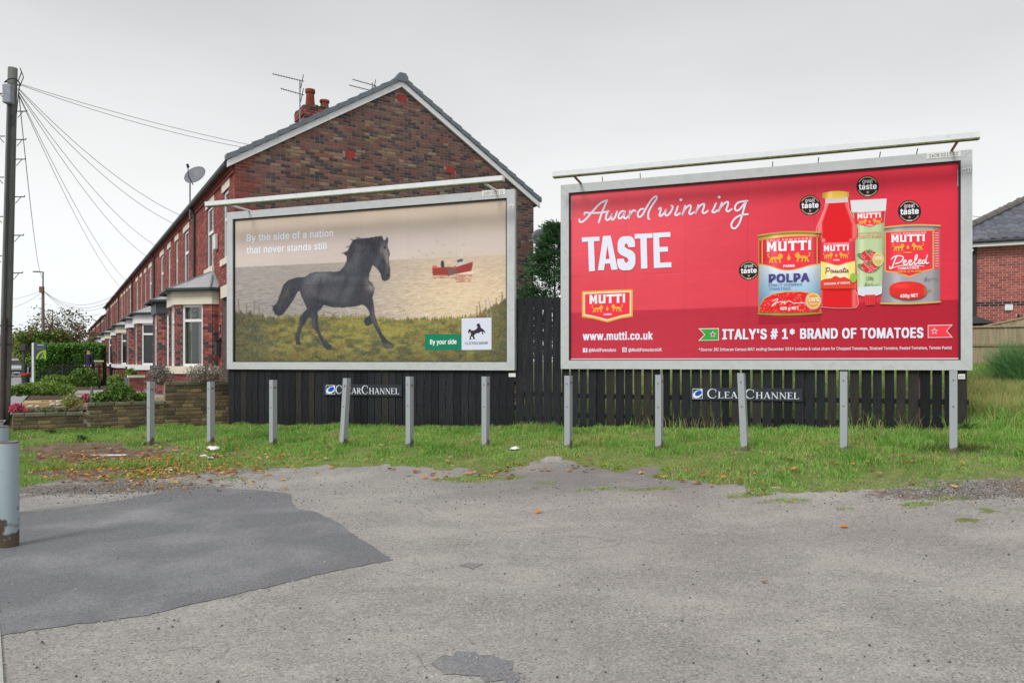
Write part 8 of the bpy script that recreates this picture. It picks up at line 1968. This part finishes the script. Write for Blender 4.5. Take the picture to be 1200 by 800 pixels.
# hedge
def box_hedge(label, base, rz, L_, D_, Hh_, n):
    t = thing('hedge', label, 'hedge', base, rz)
    p = rng_.uniform(0, 1, (n, 3)); f = rng_.choice([0, 0, 0, 1, 2, 2, 3, 4], n); p[f == 0, 1] = 0; p[f == 1, 1] = 1; p[f == 2, 2] = 1; p[f == 3, 0] = 0; p[f == 4, 0] = 1; p = np.where((f == 2)[:, None] & (rng_.uniform(0, 1, n) < .0)[:, None], p, p)
    q = (p + rng_.normal(0, 1, (n, 3)) * [.012, .05, .03]) * [L_, D_, Hh_]
    lump = (fbm(q[:, 0] * 1.5, q[:, 2] * 1.5 + q[:, 1], 3, 5) - .5) * .35; q[:, 1] += lump * np.where(p[:, 1] < .5, -1, 1) ; q[:, 2] += np.where(f == 2, lump * .5, 0)
    s = .10 * rng_.uniform(.6, 1.4, n); a = rng_.normal(0, 1, (n, 3)); a /= np.linalg.norm(a, axis=1)[:, None]; b = rng_.normal(0, 1, (n, 3)); b -= a * (a * b).sum(1)[:, None]; b /= np.linalg.norm(b, axis=1)[:, None]
    V = np.stack([q - a * s[:, None] / 2, q + b * (s * .35)[:, None], q + a * s[:, None] / 2, q - b * (s * .35)[:, None]], 1).reshape(-1, 3)
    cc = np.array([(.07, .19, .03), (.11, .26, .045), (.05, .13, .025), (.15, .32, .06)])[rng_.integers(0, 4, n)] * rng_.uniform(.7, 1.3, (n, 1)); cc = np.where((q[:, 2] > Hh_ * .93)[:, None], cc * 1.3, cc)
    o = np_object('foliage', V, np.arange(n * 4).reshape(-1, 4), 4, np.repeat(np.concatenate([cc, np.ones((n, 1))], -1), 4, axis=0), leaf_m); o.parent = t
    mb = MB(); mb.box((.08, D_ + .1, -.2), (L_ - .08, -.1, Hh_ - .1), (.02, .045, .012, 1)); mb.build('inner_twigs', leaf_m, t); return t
hx, hy, _ = T(27, -.9, 0)
box_hedge('clipped dark green hedge across the gardens behind the railings', (px_(117, 39), 39, .5), math.atan2(38 - 39, px_(42, 38) - px_(117, 39)), math.hypot(px_(42, 38) - px_(117, 39), 1), -1.6, 1.95, 34000)
# trees
def tree(label, base, height, crown, n, leaf, cols, branches=12, name='tree', trunk_r=.12, group=None, shell=.3, crown0=.35):
    t = thing(name, label, 'tree', base, 0, group)
    mb = MB(); mb.tube([(0, 0, -.1), (.03 * height, 0, height * .4), (0, .02 * height, height * .8)], [trunk_r, trunk_r * .7, trunk_r * .3], 8); ends = []
    for k in range(branches):
        z = height * random.uniform(crown0, .75); a = random.uniform(0, 6.28); l = crown * random.uniform(.6, 1.05); p0 = Vector((0, 0, z)); p2 = Vector((math.cos(a) * l, math.sin(a) * l, min(height, z + l * random.uniform(.4, .9)))); p1 = p0.lerp(p2, .5) + Vector((0, 0, .1 * l))
        mb.tube([p0, p1, p2], [trunk_r * .4, trunk_r * .25, trunk_r * .08], 5); ends.append(p2)
        for j in range(4):
            q = p1.lerp(p2, random.random()); e = q + Vector((random.uniform(-1, 1), random.uniform(-1, 1), random.uniform(0, 1))) * l * .45; mb.tube([q, e], [trunk_r * .12, trunk_r * .04], 4); ends.append(e)
    mb.build('trunk', bark_m, t)
    bl = [(e.x, e.y, e.z, crown * .28, crown * .28, crown * .22) for e in ends]; V, F_, C_ = cloud(n, bl, leaf, cols, .7, shell=.1); o = np_object('crown', V, F_, 4, C_, leaf_m); o.parent = t; return t
AUT = [(.20, .15, .06), (.16, .13, .07), (.26, .15, .06), (.12, .12, .05)]
tree('thin autumn tree with sparse brown leaves rising above the hedge', W(78, 62, .3), 4.9, 2.3, 1500, .16, [(.15, .12, .07), (.19, .12, .07), (.11, .10, .06)], 18, trunk_r=.10)
for i, (px, d, hh, w, cols, lab) in enumerate(((66, 60, 3.5, 1.8, AUT, 'low orange brown tree left of the thin autumn tree'), (96, 66, 3.0, 2.2, AUT, 'low tan tree right of the thin autumn tree'), (54, 52, 3.1, 1.7, AUT + GRN, 'mixed green and rust bush under the distant telegraph pole'), (110, 72, 3.2, 2.4, AUT, 'autumn bush against the far houses'))):
    tree(lab, W(px, d, .3), hh, w, 2600, .20, cols, 14, trunk_r=.08, crown0=.2)
tree('round green tree left of the estate sign', W(36, 58, .3), 2.9, 1.0, 2200, .18, BR, 12, trunk_r=.08, crown0=.15)
tree('green street tree behind the sign board', W(45, 52, .3), 3.0, 1.3, 2400, .18, GRN + BR, 12, trunk_r=.08, crown0=.1)
tree('yellowing tree down the street beyond the parked cars', W(14, 150, .3), 5.0, 5.0, 2600, .5, [(.30, .24, .05), (.22, .22, .05), (.36, .27, .06)], 14, trunk_r=.2, crown0=.1)
tree('olive tree far down the street beside the telegraph pole', W(22, 190, .3), 4.6, 5.0, 2000, .5, [(.10, .13, .05), (.14, .15, .06)], 14, trunk_r=.2, crown0=.1)
# conifer between the billboards
t = thing('conifer', 'dark green conifer showing above the tall black fence between the billboards', 'tree', (px_(650, 18.2), 18.2, gz(px_(650, 18.2), 18.2)), 0)
mb = MB(); mb.tube([(0, 0, -.1), (.0, 0, 4.0)], [.06, .01], 8); mb.build('trunk', bark_m, t)
mb = MB(); VV, CC = [], []
HC = ZY(266, 18.2) - gz(px_(643, 18.2), 18.2)
for k in range(560):
    z = HC * (1 - rl.random() ** 1.1 * .78); rr = (HC - z) ** .8 * .50 + .10 + rl.uniform(-.05, .12); a = rl.uniform(0, 6.28); tip = Vector((math.cos(a) * rr, math.sin(a) * rr, z + rr * .12)); root_ = Vector((math.cos(a) * rr * .1, math.sin(a) * rr * .1, z - .02))
    d = (tip - root_)
    for j in range(60):
        s_ = rl.random() ** .6; p = root_ + d * s_ + Vector((rl.gauss(0, .05), rl.gauss(0, .05), rl.gauss(0, .035))); e = p + d.normalized() * rl.uniform(.05, .11) + Vector((rl.uniform(-.05, .05), rl.uniform(-.05, .05), rl.uniform(-.03, .06))); n_ = Vector((rl.uniform(-1, 1), rl.uniform(-1, 1), rl.uniform(-1, 1))) * .018
        VV += [p - n_, p + n_, e]; c = np.array([.07, .15, .065]) * rl.uniform(.6, 1.7) * (.85 + .3 * s_); CC += [tuple(c) + (1,)] * 3
o = np_object('crown', np.array([tuple(v) for v in VV]), np.arange(len(VV)).reshape(-1, 3), 3, np.array(CC), leaf_m); o.parent = t
# broom at the right edge
bx, by = px_(1190, 14.4), 14.4; bz = gz(bx, by); t = thing('broom_shrub', 'feathery green broom shrub in front of the wooden fence, right edge', 'shrub', (bx, by, bz), 0)
VV, CC = [], []
for k in range(2600):
    a = rl.uniform(-1.25, 1.25); l = rl.uniform(.45, .9) * (1.02 - .10 * abs(a)); yaw = rl.uniform(-.6, .6); b0 = Vector((rl.gauss(0, .12), rl.gauss(0, .1), rl.uniform(0, .35))); dv = Vector((math.sin(a) * math.cos(yaw), math.sin(yaw) * .5, math.cos(a * .8)))
    p = b0; wd = Vector((.005, .003, 0)); mid = b0 + dv * l * .55; tip = b0 + dv * l + Vector((math.sin(a) * .06, 0, -.04 * abs(a)))
    c = tuple(np.array([.13, .30, .10]) * rl.uniform(.6, 1.5)) + (1,)
    VV += [p - wd, p + wd, mid]; CC += [c] * 3; VV += [mid - wd * .9, mid + wd * .9, tip]; CC += [c] * 3
o = np_object('stems', np.array([tuple(v) for v in VV]), np.arange(len(VV)).reshape(-1, 3), 3, np.array(CC), leaf_m); o.parent = t
# tall dry grass crest on the right bank
for i, (px, d) in enumerate(((1150, 14.0), (1166, 14.6), (1178, 13.6), (1195, 13.9), (1186, 12.6), (1155, 12.9))):
    clump(px_(px, d), d, 1500, .30, .12, .42, .008, .7, name='dry_grass_clump', label=('pale dry grass tuft farthest up the bank, beside the tomato billboard edge', 'pale dry grass tuft in front of the left part of the broom shrub', 'pale dry grass tuft at the foot of the broom shrub', 'pale dry grass tuft at the right edge below the broom shrub', 'lowest pale dry grass tuft on the bank at the right', 'pale dry grass tuft just right of the billboard corner, low on the bank')[i], cat='grass tuft', group='dry grass tufts on the right bank')

# ------------------------------------------------------------------ person by the hedge
pd_ = 35.0; px0 = px_(104.5, pd_); zf_ = ZY(409.5, pd_) - 1.70
per = thing('person', 'person in a dark jacket and jeans standing in front of the hedge', 'person', (px0, pd_, zf_), R(-20))
def skin_obj(name, verts, edges, radii, mat, parent, levels=1):
    me = bpy.data.meshes.new(name); me.from_pydata(verts, edges, []); o = bpy.data.objects.new(name, me); COL.objects.link(o)
    md = o.modifiers.new('skin', 'SKIN'); md.use_smooth_shade = True
    for i, r in enumerate(radii): me.skin_vertices[0].data[i].radius = (r, r) if not isinstance(r, tuple) else r
    me.skin_vertices[0].data[0].use_root = True
    s_ = o.modifiers.new('sub', 'SUBSURF'); s_.levels = levels; s_.render_levels = levels
    dg = bpy.context.evaluated_depsgraph_get(); dg.update(); m2 = bpy.data.meshes.new_from_object(o.evaluated_get(dg)); o.modifiers.clear(); o.data = m2; m2.name = name
    m2.materials.clear(); m2.materials.append(mat); o.parent = parent; return o
skin_c = material('skin', (.48, .28, .20, 1), rough=.6); navy = material('navy_jacket', (.02, .025, .045, 1), rough=.9, noise=.2); jeans = material('blue_jeans', (.07, .10, .17, 1), rough=.9, noise=.2); hair_m = material('dark_hair', (.03, .022, .018, 1), rough=.8)
def mesh_with_skin():
    me = bpy.data.meshes.new('x'); return me
V_ = [(0, 0, .95), (0, 0, 1.12), (0, -.01, 1.32), (0, 0, 1.46), (0, -.01, 1.56), (0, -.02, 1.66), (.18, 0, 1.42), (.24, .02, 1.16), (.20, -.06, .93), (.19, -.09, .84), (-.18, 0, 1.42), (-.24, .02, 1.16), (-.20, -.06, .93), (-.19, -.09, .84), (.10, 0, .88), (.11, -.01, .48), (.12, .02, .08), (.13, -.12, .04), (-.10, 0, .88), (-.11, -.02, .48), (-.12, .01, .08), (-.13, -.13, .04)]
E_ = [(0, 1), (1, 2), (2, 3), (3, 4), (4, 5), (3, 6), (6, 7), (7, 8), (8, 9), (3, 10), (10, 11), (11, 12), (12, 13), (0, 14), (14, 15), (15, 16), (16, 17), (0, 18), (18, 19), (19, 20), (20, 21)]
Rr = [(.15, .11), (.14, .10), (.16, .11), (.10, .08), .055, (.075, .095), .07, .05, .04, .035, .07, .05, .04, .035, .09, .06, .045, .04, .09, .06, .045, .04]
try:
    me = bpy.data.meshes.new('body'); me.from_pydata(V_, E_, []); o = bpy.data.objects.new('body', me); COL.objects.link(o); md = o.modifiers.new('skin', 'SKIN'); o.modifiers.new('sub', 'SUBSURF').levels = 1; o.modifiers['sub'].render_levels = 1
    for i, r in enumerate(Rr): me.skin_vertices[0].data[i].radius = (r, r) if not isinstance(r, tuple) else r
    me.skin_vertices[0].data[0].use_root = True
    dg = bpy.context.evaluated_depsgraph_get(); dg.update(); m2 = bpy.data.meshes.new_from_object(o.evaluated_get(dg)); o.modifiers.clear(); o.data = m2; m2.name = 'body'
    m2.materials.clear(); [m2.materials.append(q) for q in (skin_c, navy, jeans, hair_m)]
    for p in m2.polygons:
        c = p.center; p.use_smooth = True
        p.material_index = 0 if c.z > 1.5 else (1 if (c.z > .93 and not (abs(c.x) > .15 and c.z < .97)) else (0 if abs(c.x) > .155 and c.z > .8 and c.y < -.03 else (2 if c.z > .09 else 3)))
    o.parent = per
except Exception as ex:
    print('person body', ex)
mb = MB(); bm = bmesh.new(); bmesh.ops.create_uvsphere(bm, u_segments=16, v_segments=12, radius=.105)
for v in bm.verts: v.co.z *= 1.08; v.co.y *= 1.05
mb.raw([v.co + Vector((0, .012, 1.665)) for v in bm.verts if True], [tuple(v.index for v in f.verts) for f in bm.faces if not (f.calc_center_median().y < -.02 and f.calc_center_median().z < .045)]); bm.free(); mb.build('hair', hair_m, per, smooth=True)
mb = MB(); mb.lathe([(.001, .03), (.012, .01), (.016, -.015), (.001, -.02)], (0, -.122, 1.63), 6); mb.build('nose', skin_c, per)
for s_ in (-1, 1):
    mb = MB(); mb.lathe([(.001, .008), (.009, .004), (.009, -.004), (.001, -.008)], (s_ * .032, -.112, 1.655), 6); mb.build('eye', black_m, per)
    mb = MB(); mb.lathe([(.001, .03), (.016, .015), (.014, -.02), (.001, -.03)], (s_ * .088, -.01, 1.65), 6); mb.build('ear', skin_c, per)
    for k in range(5):
        mb = MB(); bx0 = Vector((s_ * .19 + (k - 2) * .013, -.095, .835)); 
        if k == 4: mb.tube([(s_ * .175, -.10, .87), (s_ * .155, -.12, .835), (s_ * .155, -.125, .81)], [.011, .010, .008], 6)
        else: mb.tube([bx0, bx0 + Vector((0, -.008, -.035 - .006 * (k % 3))), bx0 + Vector((0, .004, -.065 - .008 * (k % 3)))], [.010, .009, .007], 6)
        mb.build('finger', skin_c, per)
print('objects', len(bpy.data.objects))
